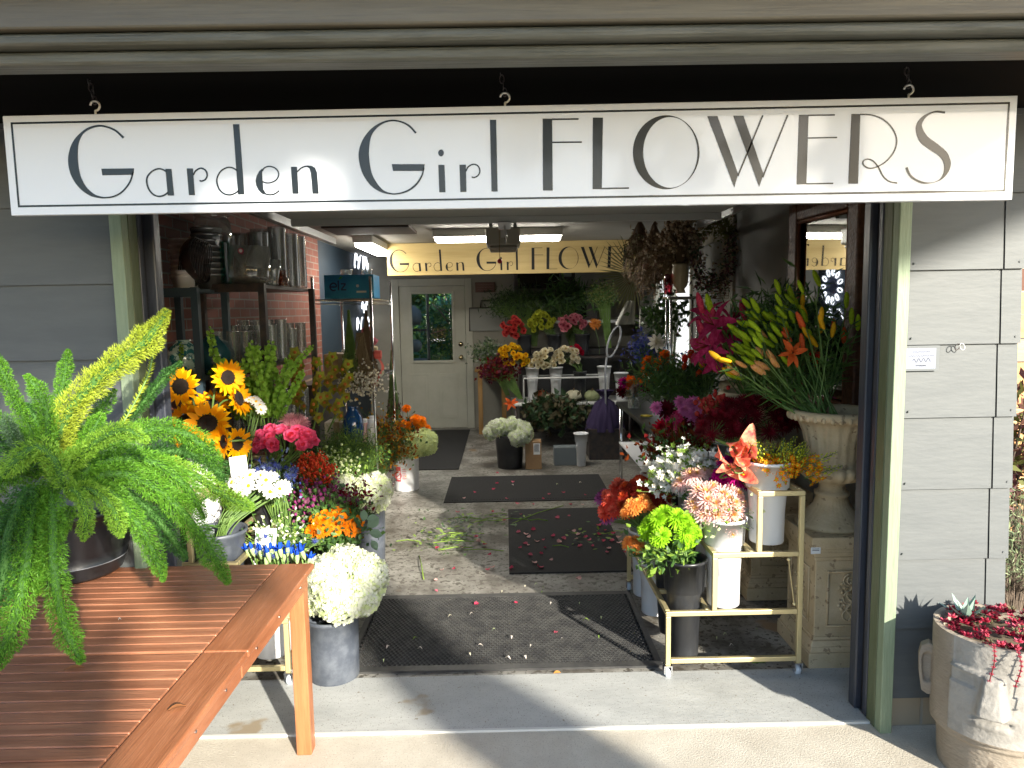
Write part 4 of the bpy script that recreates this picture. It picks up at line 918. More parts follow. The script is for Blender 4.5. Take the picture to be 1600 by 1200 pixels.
# ---- gold tiered racks on casters
def rack(X, Y0, sgn, label, seed):
    t = thing('flower_rack', label, 'plant rack', (X, Y0, 0)); tb = .011
    def bar(a, c, nm='bar'):
        a = Vector(a); c = Vector(c); a.x *= sgn; c.x *= sgn; lo = [min(a[i],c[i])-tb for i in range(3)]; hi = [max(a[i],c[i])+tb for i in range(3)]
        b = MB(); b.box(lo, hi); bevel(part(nm, b, gold, t), .0025)
    H = (.31,.58,.86); XS = (0,.21,.41,.60); Dp = 1.02
    for y in (0, Dp):
        bar((0,y,.075),(0,y,H[0]-.023),'post'); bar((XS[1],y,H[0]+.023),(XS[1],y,H[1]-.023),'post'); bar((XS[2],y,H[1]+.023),(XS[2],y,H[2]-.023),'post'); bar((.60,y,.075),(.60,y,H[2]-.023),'post')
        bar((.023,y,.085),(.577,y,.085),'rail'); bar((0,y,H[0]),(.577,y,H[0]),'rail'); bar((XS[1],y,H[1]),(.577,y,H[1]),'rail'); bar((XS[2],y,H[2]),(.60,y,H[2]),'rail')
    for z, xa, xb in ((H[0],0,XS[1]-.025),(H[1],XS[1],XS[2]-.025),(H[2],XS[2],.60)):
        bar((xa,.023,z),(xa,Dp-.023,z),'long_rail'); bar((xb,.023,z),(xb,Dp-.023,z),'long_rail')
        for k in range(1,4): bar((xa+.023,Dp*k/4,z),(xb-.023,Dp*k/4,z),'cross_rail')
    for (x,y) in ((0,0),(.6,0),(0,Dp),(.6,Dp)):
        c = thing('caster', None, None); del_ = c; c.parent = t; c.location = (x*sgn, y, 0)
        b = MB(); b.tube([(-.011,.012,.024),(.011,.012,.024)], .0235, 20); part('wheel', b, M('clear_wheel', (.55,.6,.65), .15), c, True)
        b = MB(); b.box((-.019,-.012,.024),(-.0135,.024,.058)); b.box((.0135,-.012,.024),(.019,.024,.058)); b.box((-.019,-.014,.0585),(.019,.024,.064)); b.tube([(0,0,.0645),(0,0,.078)], .008, 8); part('fork', b, chrome, c)
    b = MB(); b.tube([(.545*sgn,0,.555),(.40*sgn,.02,.48),(.575*sgn,.0,.345)][::2], .0025, 6); b.blob((.575*sgn,-.005,.345), .009, 0, 8, 6); b.blob((.545*sgn,-.005,.555), .009, 0, 8, 6); part('brace', b, gold, t)
    return t
rack(.72, .41, 1, 'gold three step plant rack on casters at the right of the opening', 1)
rack(-1.02, .42, -1, 'gold stepped plant rack on casters at the left behind the table', 2)
RX, RY = .72, .41
B_ = bucket
# right rack buckets
B_(c=(.82,.52,.035), rt=.100, rb=.062, h=.50, mat=bucketblk, label='tall black cooler bucket of lime green mums on the lowest rack step', band=.16)
B_(c=(.82,.76,.06), rt=.092, rb=.06, h=.40, mat=bucketblk, label='second black bucket behind the lime green mums')
B_(c=(.79,1.02,.05), rt=.095, rb=.07, h=.38, mat=bucketwht, label='white bucket third from the front on the lowest rack step', band=.12)
B_(c=(.79,1.27,.05), rt=.095, rb=.07, h=.38, mat=bucketwht, label='white bucket farthest back on the lowest rack step', band=.12)
B_(c=(1.01,.54,.30), rt=.100, rb=.072, h=.42, mat=bucketwht, label='white bucket of blush mums on the middle rack step', band=.13)
B_(c=(1.01,.79,.30), rt=.095, rb=.07, h=.40, mat=bucketwht, label='white bucket second from the front on the middle rack step', band=.12)
B_(c=(1.01,1.04,.30), rt=.095, rb=.07, h=.40, mat=bucketwht, label='white bucket third from the front on the middle rack step', band=.12)
B_(c=(1.01,1.29,.30), rt=.095, rb=.07, h=.40, mat=bucketblk, label='black bucket of rust flowers at the back of the middle step', band=.12)
B_(c=(1.21,.54,.60), rt=.105, rb=.075, h=.385, mat=bucketwht, label='white bucket of callas and orange spikes on the top rack step', band=.13)
B_(c=(1.21,.80,.60), rt=.100, rb=.075, h=.38, mat=bucketwht, label='white bucket behind the callas on the top rack step', band=.12)
B_(c=(1.21,1.06,.60), rt=.100, rb=.075, h=.38, mat=bucketwht, label='white bucket of maroon mums on the top rack step', band=.12)
# left rack buckets
B_(c=(-1.13,.55,.10), rt=.105, rb=.08, h=.36, mat=bucketwht, label='white bucket of blue irises seen under the table corner')
B_(c=(-1.36,.56,.46), rt=.125, rb=.095, h=.24, mat=bucketgrey, label='grey black bucket of white daisies behind the fern')
B_(c=(-1.58,.56,.30), rt=.10, rb=.08, h=.30, mat=bucketgrey, label='grey bucket partly hidden behind the fern pot')
# floor buckets left
B_(c=(-.83,.50,.004), rt=.122, rb=.112, h=.30, mat=bucketgrey, label='scuffed grey bucket of white hydrangeas beside the table leg')
B_(c=(-.93,1.02,.004), rt=.11, rb=.09, h=.33, mat=bucketblk, label='black bucket of orange marigolds behind the hydrangeas')
B_(c=(-.92,1.93,.004), rt=.105, rb=.085, h=.44, mat=bucketgrey, label='tall grey bucket of white hydrangeas farther inside')
B_(c=(-1.30,1.15,.30), rt=.11, rb=.09, h=.45, mat=bucketblk, label='black bucket of pink roses on the left rack')
B_(c=(-1.58,.95,.55), rt=.085, rb=.07, h=.45, mat=bucketwht, label='slim white bucket of sunflowers on the left rack')
B_(c=(-1.10,1.45,.15), rt=.10, rb=.08, h=.4, mat=bucketblk, label='black bucket of red berries on the left')
# white bucket with the red label
t = B_(c=(-.97,4.0,.004), rt=.125, rb=.115, h=.36, mat=bucketwht, label='white bucket with a red warning label on its front')
b = MB()
def curvepatch(b, R_, a0, a1, z0, z1, mi=0, n=8):
    vs = [(R_*cos(a0+(a1-a0)*i/n), R_*sin(a0+(a1-a0)*i/n), z) for z in (z0, z1) for i in range(n+1)]
    b.add(vs, [(i, i+1, n+2+i, n+1+i) for i in range(n)], mi)
redl = M('label_red', (.55,.06,.08), .5); paper = M('label_paper', (.75,.75,.74), .6)
curvepatch(b, .1268, -2.25, -1.85, .10, .24, 0); curvepatch(b, .1272, -2.20, -1.90, .115, .20, 1)
for k in range(6): curvepatch(b, .1268, -1.72, -1.42-.05*(k%2), .125+k*.018, .130+k*.018, 0)
part('warning_label', b, [redl, paper], t)
b = MB(); b.tube([(.03*cos(q)-.057, -.117-.012, .158+.03*sin(q)) for q in np.linspace(0,6.28,16)], .003, 5); b.tube([(-.08,-.128,.135),(-.034,-.130,.18)], .003, 5); part('prohibition_mark', b, redl, t)

# ---- foreground flowers, left bank
P = at
def F1(key, name, px, py, Y, d, size, mouth, label, group, **k): return flower(key, name, P(px,py,Y), d, size, mouth, label, group, **k)
SM = (-1.56,.95,.95)
g_ = 'sunflowers in the left bank'
for i, (px,py,Y,d,s,lb) in enumerate([(282,604,.80,(.05,-1,.15),.098,'upright dark centred sunflower leftmost by the door frame'),(356,590,.88,(.75,-.6,.1),.092,'highest sunflower turned sideways above the others'),
  (372,622,.92,(1,-.15,.3),.10,'sunflower seen from behind with green back beside the bells of ireland'),(324,662,.78,(.2,-.9,.45),.115,'largest sunflower with daisies across its dark centre'),
  (288,658,.88,(-.2,-.8,.6),.10,'ragged sunflower behind the fern at the left edge'),(350,690,.74,(-.7,-.7,.1),.085,'sunflower drooping to the left under the big one'),
  (371,693,.80,(.9,-.5,.05),.085,'narrow sunflower edge on beside the white daisies'),(330,632,1.0,(.3,-.5,.9),.10,'sunflower facing up in the middle of the cluster'),(303,636,1.0,(-.3,-.4,.8),.09,'half hidden sunflower behind the leftmost one'),(268,700,.85,(-.1,-.9,.2),.07,'small low sunflower just above the fern')]):
    F1('sunflower','sunflower',px,py,Y,d,s,SM,lb,g_, stem_r=.006, leaves=2, head='flower_head')
dome('daisy','daisy',P(392,640,.95),(.075,.06,.06),9,.030,(-1.38,.95,.7),'small white daisy above the pink roses','upper white daisies', spread=.6)
dome('daisy','daisy',P(398,764,.62),(.155,.09,.075),22,.034,(-1.36,.56,.62),'white daisy with yellow centre in the grey bucket behind the fern','white daisies in the grey bucket', spread=.55, leaves=2, up=(0,-.8,.5))
F1('daisy','daisy',352,757,.6,(-.2,-1,.3),.034,(-1.36,.56,.62),'leftmost white daisy touching the fern','white daisies in the grey bucket')
dome('rose_pink','pink_rose',P(441,694,1.05),(.17,.085,.075),26,.056,(-1.30,1.15,.70),'hot pink garden rose packed in the bunch','hot pink roses', spread=.7, up=(0,-.7,.6), leaves=1)
dome('spider_pink','spider_mum',P(452,664,1.2),(.09,.06,.035),7,.055,(-1.25,1.3,.75),'pale pink spidery bloom behind the pink roses','pale pink spidery blooms')
dome('thistle','blue_thistle',P(428,742,.95),(.12,.07,.055),26,.026,(-1.2,1.0,.5),'grey blue thistle head under the pink roses','blue thistles', spread=.8)
filler('blue_flower_bunch','blue flowers with grey foliage between roses and daisies', P(415,748,1.0),(.12,.05,.05),(-1.2,1.0,.5),stemg,[MATS['thistle_blue'],MATS['thistle_grey']],40,6,.014,'leaf',cat='flowers')
filler('berry_bunch','bunch of coral red berry sprays beside the pink roses', P(490,745,1.35),(.095,.08,.13),(-1.08,1.45,.4),stemg,[PET('berry_red',(205,60,35),.1,.1),PET('berry_coral',(225,85,50),.1,.1)],80,16,.0062,'berry',cat='berries',part_name='berries',loose=.03, jit=.3)
for (px,py,Y,s_,d) in ((513,902,.46,.105,(-.5,-.7,.6)),(572,900,.50,.100,(.6,-.6,.5)),(530,935,.42,.100,(-.2,-1,-.1)),(542,885,.55,.100,(0,-.4,1)),(560,930,.46,.095,(.4,-.9,.0)),(505,930,.48,.085,(-.8,-.6,-.1))):
    F1('hydrangea','hydrangea',px,py,Y,d,s_,(-.83,.50,.25),'large creamy white hydrangea head in the grey bucket by the table leg','hydrangeas beside the table leg')
dome('marigold','marigold',P(520,822,1.0),(.15,.10,.085),26,.036,(-.93,1.02,.28),'orange marigold bloom behind the white hydrangeas','orange marigolds on the left', spread=.8, leaves=3, up=(0,-.7,.6))
filler('marigold_foliage','feathery green foliage around the orange marigolds', P(520,830,1.03),(.17,.10,.10),(-.93,1.02,.28),stemg,[leafg,leafd,leafg],120,10,.020,'leaf', part_name='leaflets', jit=.3)
filler('purple_filler_bunch','dusty purple filler flowers above the marigolds', P(490,790,1.15),(.10,.06,.05),(-.98,1.2,.3),stemg,[MATS['mauve_b'],PET('dusty_purple',(120,70,95)),leafg],60,10,.009,'berry',cat='flowers')
filler('dark_red_filler','deep red leafy filler behind the marigolds', P(545,783,1.2),(.07,.05,.04),(-.9,1.2,.3),stemg,[PET('deep_red_leaf',(110,20,35)),MATS['dusty_purple']],40,8,.018,'leaf')
dome('hydrangea','hydrangea',P(592,775,1.93),(.13,.06,.055),6,.098,(-.92,1.93,.4),'white hydrangea head in the tall grey bucket farther inside','hydrangeas farther inside', jit=.15)
F1('hydrangea','hydrangea',540,762,1.8,(-.2,-.8,.5),.08,(-.92,1.93,.4),'small white hydrangea head behind the red berries','hydrangeas farther inside')
t = thing('sage_leaf_sprig','broad grey green leaves beside the orange marigolds','foliage',P(575,830,1.0)); b = MB()
for (dx,dz,a,L_) in ((0,.03,.6,.085),(.01,.0,-.2,.075),(-.02,.06,1.4,.07),(.02,-.045,-1.0,.06),(.0,.07,.2,.07)):
    c = Vector((dx,-.02,dz)); d = Vector((cos(a),-.25,sin(a))); w = Vector((-sin(a),.1,cos(a)))*L_*.32; k = [c+d*L_*u for u in (0,.25,.5,.75,1)]; ww = (.1,.8,1,.75,0)
    vs = []; 
    for p_, w_ in zip(k, ww): vs += [p_+w*w_+Vector((0,.008*w_,0)), p_, p_-w*w_+Vector((0,.008*w_,0))]
    b.add(vs, [(i*3,i*3+1,i*3+4,i*3+3) for i in range(4)]+[(i*3+1,i*3+2,i*3+5,i*3+4) for i in range(4)])
part('leaves', b, M('sage_leaf', (.20,.30,.20), .6, transl=.25), t, True)
for i in range(17):
    px = 392+i*5.6+random.uniform(-2,2); py = 868+random.uniform(-10,12); Y = .48+random.uniform(-.05,.08)
    tip = P(px,py-14,Y); o = flower('iris','iris_bud', tip-Vector((0,0,.07)), (random.uniform(-.25,.25),random.uniform(-.3,.1),1), .085, (-1.13+.3*(px-435)/500,.55,.40), 'closed blue iris with pale green sheath above the table edge','blue iris buds', cat='iris', stem_r=.004)
for (px,py) in ((398,862),(428,868),(415,838),(492,846)):
    F1('thistle','iris_flower',px,py,.5,(0,-1,.3),.022,(-1.13,.55,.4),'opened deep blue iris petal tuft among the buds','open blue irises', cat='iris')
filler('white_green_filler','white and green snapdragon like filler above the irises', P(430,845,.72),(.07,.05,.07),(-1.15,.7,.35),stemg,[leafl,wht,MATS['hyd_cream'],leafg],50,7,.014,'leaf',cat='flowers')
# cards
def card(px, py, Y, w, h, label, tilt=0, lines=3):
    t = thing('price_card', label, 'card', P(px,py,Y)); t.rotation_euler = (radians(-10), radians(tilt), 0)
    b = MB(); b.box((-w/2,-.001,-h/2),(w/2,0,h/2)); part('paper', b, M('card_paper', (.78,.78,.80), .5), t)
    for i in range(lines):
        b = MB(); zz = h/2-h*(.25+.22*i); b.tube([(-w*.32+w*.64*j/10, -.0016, zz+h*.035*sin(j*2.1+i)) for j in range(11)], .0009, 4); part('handwriting', b, M('pencil_grey', (.25,.25,.28), .6), t)
card(373,728,.72,.085,.095,'white card clipped beneath the sunflowers',-8,1)
card(415,845,.62,.10,.12,'white handwritten card behind the irises',3,4)
# bells of ireland
for i in range(15):
    u = i/14; px = 335+u*130+random.uniform(-8,8); Y = 1.25+random.uniform(-.12,.15); top = P(px, 525+abs(u-.55)*70+random.uniform(-8,25), Y); base = P(385+u*45, 665, Y)
    t = thing('bells_of_ireland','tall green bells of ireland stem behind the sunflowers','flower',base,'bells of ireland stems'); d = top-base
    ob('flower_spike', vary('bells'), t, (0,0,0), orient(d).to_euler(), d.length)
for (px0,py0,px1,py1,Y,lb) in ((440,600,487,548,1.1,'arching bells of ireland stem reaching toward the vases'),(272,590,283,541,1.2,'single bells of ireland stem behind the leftmost sunflower'),(355,610,335,520,1.1,'bells of ireland stem leaning left against the dark shelf')):
    base, top = P(px0,py0,Y), P(px1,py1,Y); t = thing('bells_of_ireland',lb,'flower',base); ob('flower_spike', vary('bells'), t, (0,0,0), orient(top-base).to_euler(), (top-base).length*1.1)
for (px,py,Y,dx,lb) in ((462,642,1.9,-.1,'leftmost bronze green orchid spray'),(487,655,1.8,.05,'bronze green orchid spray behind the roses'),(512,650,2.0,.2,'lime green orchid spray right of the glass vases'),(498,640,2.1,.1,'tallest lime green orchid spray')):
    base = P(px,py+25,Y); t = thing('orchid_spray',lb,'orchid',base); ob('flower_spike', vary('orchid'), t, (0,0,0), orient((dx,-.1,1), random.uniform(-.4,.4)).to_euler(), .50)
# foliage mass middle left
filler('green_filler_bunch','fine green fennel like foliage beside the chrome shelf', P(545,715,2.4),(.22,.10,.16),(-1.15,2.5,.1),stemg,[leafg,leafd,leafg,leafl],150,12,.022,'blade', part_name='leaflets', loose=.07)
filler('white_umbel_bunch','small white umbel flowers over green foliage on the left', P(520,735,2.1),(.14,.10,.10),(-1.15,2.3,.1),stemg,[MATS['hyd_cream'],leafg,leafl],80,10,.009,'dot', cat='flowers')
filler('amber_filler_bunch','amber and rust leafy filler left of the white bucket', P(592,705,3.3),(.22,.14,.24),(-1.2,3.4,.1),stemg,[PET('amber_leaf',(170,105,30)),PET('amber_gold',(190,140,40)),PET('rust_leaf',(120,55,20)),leafg],200,12,.020,'leaf', part_name='leaflets', loose=.09)
dome('marigold','marigold',P(645,672,4.0),(.17,.09,.13),20,.052,(-.97,4.0,.3),'orange marigold in the white labelled bucket','orange marigolds farther inside', spread=.8, leaves=2)
F1('marigold','marigold',635,638,4.0,(0,-.6,.7),.048,(-.97,4.0,.3),'highest orange marigold beside the back door','orange marigolds farther inside')
dome('limelight','hydrangea',P(660,695,3.9),(.12,.07,.05),6,.095,(-.93,4.0,.3),'lime white hydrangea under the orange marigolds','lime white hydrangeas', jit=.1)
filler('green_bucket_foliage','green leaves around the marigolds in the white bucket', P(640,690,4.05),(.16,.1,.13),(-.97,4.0,.3),stemg,[leafg,leafd],70,8,.028,'leaf', part_name='leaflets')

# ---- right rack flowers
dome('carnation_lime','green_mum',P(1045,835,.52),(.125,.075,.105),24,.052,(.82,.52,.44),'bright lime green mum at the front of the right rack','lime green mums', spread=.7, leaves=4, up=(-.1,-.7,.5))
filler('mum_foliage','green mum stems and leaves leaning over the black bucket', P(1040,862,.54),(.085,.05,.045),(.83,.54,.42),stemg,[leafg,leafg,leafl],55,7,.022,'leaf', part_name='leaflets', zup=-.5)
dome('blush_mum','blush_mum',P(1118,795,.55),(.13,.08,.105),30,.054,(1.01,.54,.62),'blush pink mum with yellow heart in the white bucket','blush pink mums', spread=.6, leaves=2, up=(0,-.8,.4))
F1('blush_mum','blush_mum',1142,832,.46,(.2,-1,-.2),.040,(1.01,.54,.62),'lowest blush mum drooping over the white bucket rim','blush pink mums')
filler('variegated_foliage','pale variegated leaves over the white bucket of blush mums', P(1128,805,.52),(.08,.05,.04),(1.01,.54,.62),stemg,[leafl,MATS['hyd_cream'],leafg],30,6,.014,'leaf', part_name='leaflets')
filler('white_stock_bunch','white stock blossoms left of the blush mums', P(1075,748,.82),(.16,.09,.13),(1.0,.8,.6),stemg,[wht,MATS['stock_cream'],wht,wht,leafl],130,13,.016,'star', cat='flowers', loose=.035)
dome('blush_mum','blush_mum',P(1095,762,.70),(.11,.06,.09),18,.05,(1.01,.8,.6),'pale mum between white stock and magenta blooms','pale mums in the middle', spread=.6)
dome('magenta','magenta_bloom',P(1143,748,.64),(.085,.06,.12),30,.036,(1.1,.8,.7),'deep magenta bloom behind the white rack bucket','magenta blooms', spread=.8)
dome('coral_mum','coral_bloom',P(972,795,1.12),(.12,.09,.14),26,.046,(.79,1.15,.38),'coral red bloom at the left end of the right rack','coral blooms', spread=.8)
dome('mauve_stock','mauve_bloom',P(948,800,1.22),(.06,.07,.13),14,.046,(.79,1.27,.38),'mauve bloom leftmost on the right rack','mauve blooms', spread=.8)
dome('rust_mum','rust_bloom',P(1005,785,1.0),(.13,.08,.13),28,.044,(.79,1.02,.38),'rust red bloom beside the coral ones','rust red blooms', spread=.8)
dome('apricot','apricot_bloom',P(1000,800,.85),(.08,.06,.07),12,.040,(.80,.9,.38),'apricot orange bloom behind the lime mums','apricot blooms', spread=.8)
dome('apricot','apricot_bloom',P(990,852,.72),(.05,.04,.035),7,.034,(.81,.76,.38),'low apricot bloom left of the black bucket','low apricot blooms')
filler('rust_leaf_bunch','dark rust and olive leafy bunch above the white stock', P(1060,712,1.15),(.16,.10,.09),(1.0,1.05,.6),stemg,[PET('olive_rust',(110,50,20)),MATS['rust_leaf'],leafg,PET('dark_red_leaf',(95,20,20))],110,10,.022,'leaf', part_name='leaflets')
for (px,py,d,s,lb) in ((1122,712,(-1,-.35,.9),.085,'pink calla lily farthest left over the top bucket'),(1135,728,(-1,-.6,.25),.085,'red calla lily pointing left'),(1152,705,(-.5,-.8,.8),.10,'coral calla lily in the upper left of the cluster'),(1170,690,(.35,-.4,1.2),.115,'tallest flame coloured calla lily'),(1160,722,(-.3,-1,.6),.10,'middle calla lily of the front cluster'),(1165,742,(.1,-1,.15),.10,'lowest calla lily opening toward the viewer'),(1180,708,(.5,-.9,.7),.10,'cream edged calla lily on the right of the cluster'),(1184,728,(.7,-.9,.2),.085,'peach calla lily drooping right')):
    dd = Vector(d).normalized(); flower('calla','calla_lily',P(px,py,.48)-dd*s*.75,d,s*.92,(1.19,.54,.93),lb,'calla lilies', stem_r=.005)
for i in range(30):
    dx = random.uniform(-.55,.85); px = 1213+dx*28; b0 = P(px, 738+random.uniform(-8,4), .47+random.uniform(0,.12)); t = thing('orange_flower_spike','orange star of bethlehem spike with yellow green buds on the top step','flower',b0,'orange star of bethlehem spikes'); ob('flower_spike', vary('ornitho'), t, (0,0,0), orient((dx*1.3,random.uniform(-.5,.3),1)).to_euler(), random.uniform(.11,.17))
for (px,py,dx,lb) in ((1256,722,1.3,'orange spike reaching right toward the stone urn'),(1262,738,1.8,'orange spike drooping right against the stone urn'),(1215,745,.1,'single orange flower hanging over the bucket rim')):
    b0 = P(px,py+8,.47); t = thing('orange_flower_spike',lb,'flower',b0); ob('flower_spike', vary('ornitho'), t, (0,0,0), orient((dx,-.3,.7)).to_euler(), .16)
for i in range(9):
    d = Vector((random.uniform(-1.2,.6), random.uniform(-1,-.4), random.uniform(-.1,1.1))).normalized(); px, py = 1157+random.uniform(-24,22), 718+random.uniform(-22,24)
    flower('calla','calla_lily',P(px,py,.50+random.uniform(0,.06))-d*.06,d,random.uniform(.075,.10),(1.19,.54,.93),'flame coloured calla lily filling the front cluster over the white bucket','calla lilies filling the front cluster', stem_r=.005)
dome('maroon_mum','maroon_mum',P(1180,660,1.05),(.24,.12,.15),52,.052,(1.21,1.06,.93),'dark maroon spider mum behind the callas','maroon mums', spread=.8, leaves=2)
dome('maroon_mum','maroon_mum',P(1120,672,.85),(.11,.07,.09),18,.048,(1.2,.8,.93),'maroon spider mum above the left white bucket','maroon mums on the left')
filler('red_berry_sprig','red hypericum berries above the pink dahlias', P(1118,640,1.2),(.10,.06,.05),(1.15,1.1,.9),stemg,[PET('hyper_red',(170,50,45),.1,.1)],24,7,.011,'berry', cat='berries', part_name='berries', loose=.03)
# dahlias on black steel table
DM = (1.16,2.15,.80)
for (px,py,k,s,lb) in ((1040,640,'wine_dahlia',.07,'upper dark wine dahlia'),(1027,637,'pink_dahlia',.05,'lilac dahlia at the upper left of the vase'),(1052,655,'hot_dahlia',.072,'hot pink dahlia in the centre'),(1070,640,'pink_dahlia',.055,'lilac dahlia right of the wine one'),(1088,650,'pink_dahlia',.085,'largest lilac dahlia'),(1035,668,'red_dahlia',.068,'crimson dahlia low on the left'),(1052,675,'hot_dahlia',.05,'small pink dahlia under the centre'),(1075,668,'wine_dahlia',.085,'very dark wine dahlia in front'),(1083,630,'pink_dahlia',.055,'lilac dahlia at the top'),(1063,628,'pink_dahlia',.045,'smallest lilac dahlia'),(1105,655,'rose_red',.05,'red rose beside the lilac dahlia')):
    F1(k,'dahlia',px,py,2.05,(random.uniform(-.3,.3),-1,.35),s,DM,lb+' in the vase on the black table','dahlias on the black table')

# ---- stone urns on carved pedestals
def urn(c, label, dark=False):
    t = thing('stone_urn', label, 'urn', c); b = MB()
    fl_ = lambda q,z,r: 1+.045*abs(cos(10*q)) if .30 < z < .52 else (1+.10*abs(cos(9*q)) if .22 < z <= .30 else (1+.05*abs(cos(16*q)) if z < .15 else 1))
    prof = [(0,0),(.155,0),(.158,.018),(.145,.028),(.118,.055),(.082,.10),(.066,.145),(.078,.150),(.080,.165),(.064,.172),(.058,.20),(.062,.215),(.085,.221),(.118,.235),(.143,.26),(.146,.285),(.132,.30),(.122,.305),(.120,.34),(.124,.40),(.136,.46),(.152,.50),(.170,.515),(.196,.522),(.208,.535),(.208,.555),(.196,.566),(.178,.566),(.165,.555),(.150,.50),(.0,.48)]
    b.lathe(prof, 96, flute=fl_); part('urn_body', b, stone, t, True)
    b = MB()
    for i in range(34):
        a = 2*pi*i/34; b.blob((.201*cos(a), .201*sin(a), .536), .0135, 0, 6, 5, (1,1,1.35))
    part('egg_moulding', b, stone, t, True)
    b = MB(); b.lathe([(0,.51),(.155,.515)], 24); part('liner', b, bucketblk, t)
    return t
def pedestal(c, h, w, label):
    t = thing('pedestal', label, 'pedestal', c); b = MB(); u = w/2
    def sq(z0, z1, r0, r1=None):
        r1 = r1 or r0; b.add([(-r0,-r0,z0),(r0,-r0,z0),(r0,r0,z0),(-r0,r0,z0),(-r1,-r1,z1),(r1,-r1,z1),(r1,r1,z1),(-r1,r1,z1)], [(0,3,2,1),(4,5,6,7),(0,1,5,4),(1,2,6,5),(2,3,7,6),(3,0,4,7)])
    sq(0,.075,u+.035); sq(.0751,.10,u+.028,u+.02); sq(.1001,.125,u+.022,u+.010); sq(.1251,.14,u+.004,u)
    sq(.1401,h-.12,u,u); sq(h-.1199,h-.10,u+.006,u+.012); sq(h-.0999,h-.075,u+.012,u+.02); sq(h-.0749,h-.055,u+.024,u+.024); sq(h-.0549,h,u+.034,u+.034)
    o = part('pedestal_body', b, stone, t); bevel(o, .004)
    for k, nrm in enumerate((((0,-1)), ((-1,0)))):
        b = MB(); pw = u*.66; z0, z1 = .19, h-.17
        def pt(x, z, d): return (x, -u-d, z) if k == 0 else (-u-d, -x, z)
        for (xa,za,xb,zb) in ((-pw,z0,pw,z0+.008),(-pw,z1-.008,pw,z1),(-pw,z0+.0085,-pw+.008,z1-.0085),(pw-.008,z0+.0085,pw,z1-.0085)):
            A, B2 = pt(xa,za,.001), pt(xb,zb,.009); b.box([min(A[i],B2[i]) for i in range(3)], [max(A[i],B2[i]) for i in range(3)])
        n = 5
        for i in range(n):
            zc = z0+.05+(z1-z0-.10)*i/(n-1); s_ = 1 if i%2 else -1
            P_ = [pt(s_*.035*sin(q)*(1-q/9), zc+.035*cos(q)*(1-q/9), .004) for q in np.linspace(0, 6, 16)]; b.tube(P_, [.006-.0002*j for j in range(16)], 6)
            for a in range(4): b.blob(pt(-s_*.035+.012*cos(a*1.6), zc+.02*sin(a*1.6)+.01, .003), .009, 0, 6, 4)
        b.tube([pt(.012*sin(q*3), lerp(z0+.03, z1-.03, q/6.28), .003) for q in np.linspace(0,6.28,24)], .006, 6)
        part('carved_panel', b, stone, t, True)
    return t
UX, UY = 1.565, .62
pedestal((UX+.02,UY+.03,.004), .63, .32, 'carved cream stone pedestal at the right inside the opening')
urn((UX+.0,UY+.03,.635), 'fluted cream stone urn nearest the right door frame')
pedestal((1.55,1.42,.004), .63, .30, 'carved stone pedestal behind the gold rack')
urn((1.46,1.42,.635), 'second fluted stone urn behind the maroon mums')
pedestal((1.72,2.2,.004), .60, .30, 'stone pedestal farthest back along the right wall')
urn((1.70,2.2,.605), 'third stone urn reflected beside the mirror frame')
t = thing('sticker', 'small white paper sticker on the stone pedestal corner', 'sticker', (UX-.18,UY-.165,.56)); b = MB(); b.box((0,-.001,0),(.045,0,.03)); part('paper', b, paper, t)
for z in (.016,.023): 
    b = MB(); b.box((.006,-.0018,z-.001),(.038,-.0011,z+.001)); part('printed_line', b, signblack, t)
# lilies
LM = (1.50,.63,1.14)
def lily_stem(tip, base, label, group, buds, leafy=True):
    t = thing('lily_stem', label, 'lily', base, group); v = Vector(tip)-Vector(base); b = MB()
    P_ = catmull([(0,0,0), v*.5+Vector((0,0,-.02)), v], 5); b.tube(P_, [.0045-.0002*i for i in range(len(P_))], 6); part('stem', b, stemg, t, True)
    if leafy:
        b = MB(); dirv = v.normalized()
        for i in range(16):
            u = random.uniform(.35,1); p = v*u; a = random.uniform(0,6.28); o_ = dirv.orthogonal().normalized(); q_ = dirv.cross(o_)
            d = (dirv*.6+o_*cos(a)+q_*sin(a)).normalized(); w = d.cross(dirv).normalized()*.007; L_ = random.uniform(.06,.11)
            b.add([p, p+d*L_*.4+w, p+d*L_-Vector((0,0,.01)), p+d*L_*.4-w], [(0,1,2,3)])
        part('leaves', b, leafg, t)
    for (k, off, d, s_) in buds:
        e = v+Vector(off); b = MB(); b.tube([tuple(v-v.normalized()*.03), tuple(e)], .0022, 5); part('bud_stalk', b, stemg, t, True)
        ob('bud' if k.startswith('bud') else 'bloom', vary(k), t, e, orient(d).to_euler(), s_)
    return t
# explicit clusters by picture position
LB = [(1160,585,'bud_lime'),(1175,560,'bud_lime'),(1150,540,'bud_lime'),(1185,520,'bud_lime'),(1210,500,'bud_lime'),(1238,510,'bud_lime'),(1215,480,'bud_lime'),(1245,470,'bud_lime'),(1270,495,'bud_lime'),(1225,455,'bud_lime'),
      (1200,530,'bud_lime'),(1170,500,'bud_lime'),(1160,520,'bud_lime'),(1280,520,'bud_yellow'),(1290,505,'bud_yellow'),(1262,530,'bud_yellow'),(1205,520,'bud_peach'),(1255,500,'bud_orange'),(1230,530,'bud_orange'),(1185,570,'bud_peach'),(1165,575,'bud_peach'),(1190,545,'bud_lime'),(1140,560,'bud_yellow'),(1268,450,'bud_lime'),(1180,480,'bud_lime'),(1240,548,'bud_orange'),(1222,560,'bud_orange'),(1150,550,'bud_lime'),(1165,540,'bud_lime'),(1200,555,'bud_peach'),(1178,535,'bud_lime'),(1195,495,'bud_lime'),(1228,490,'bud_lime'),(1252,480,'bud_yellow'),(1215,515,'bud_lime'),(1145,570,'bud_yellow'),(1210,575,'bud_peach'),(1235,500,'bud_lime')]
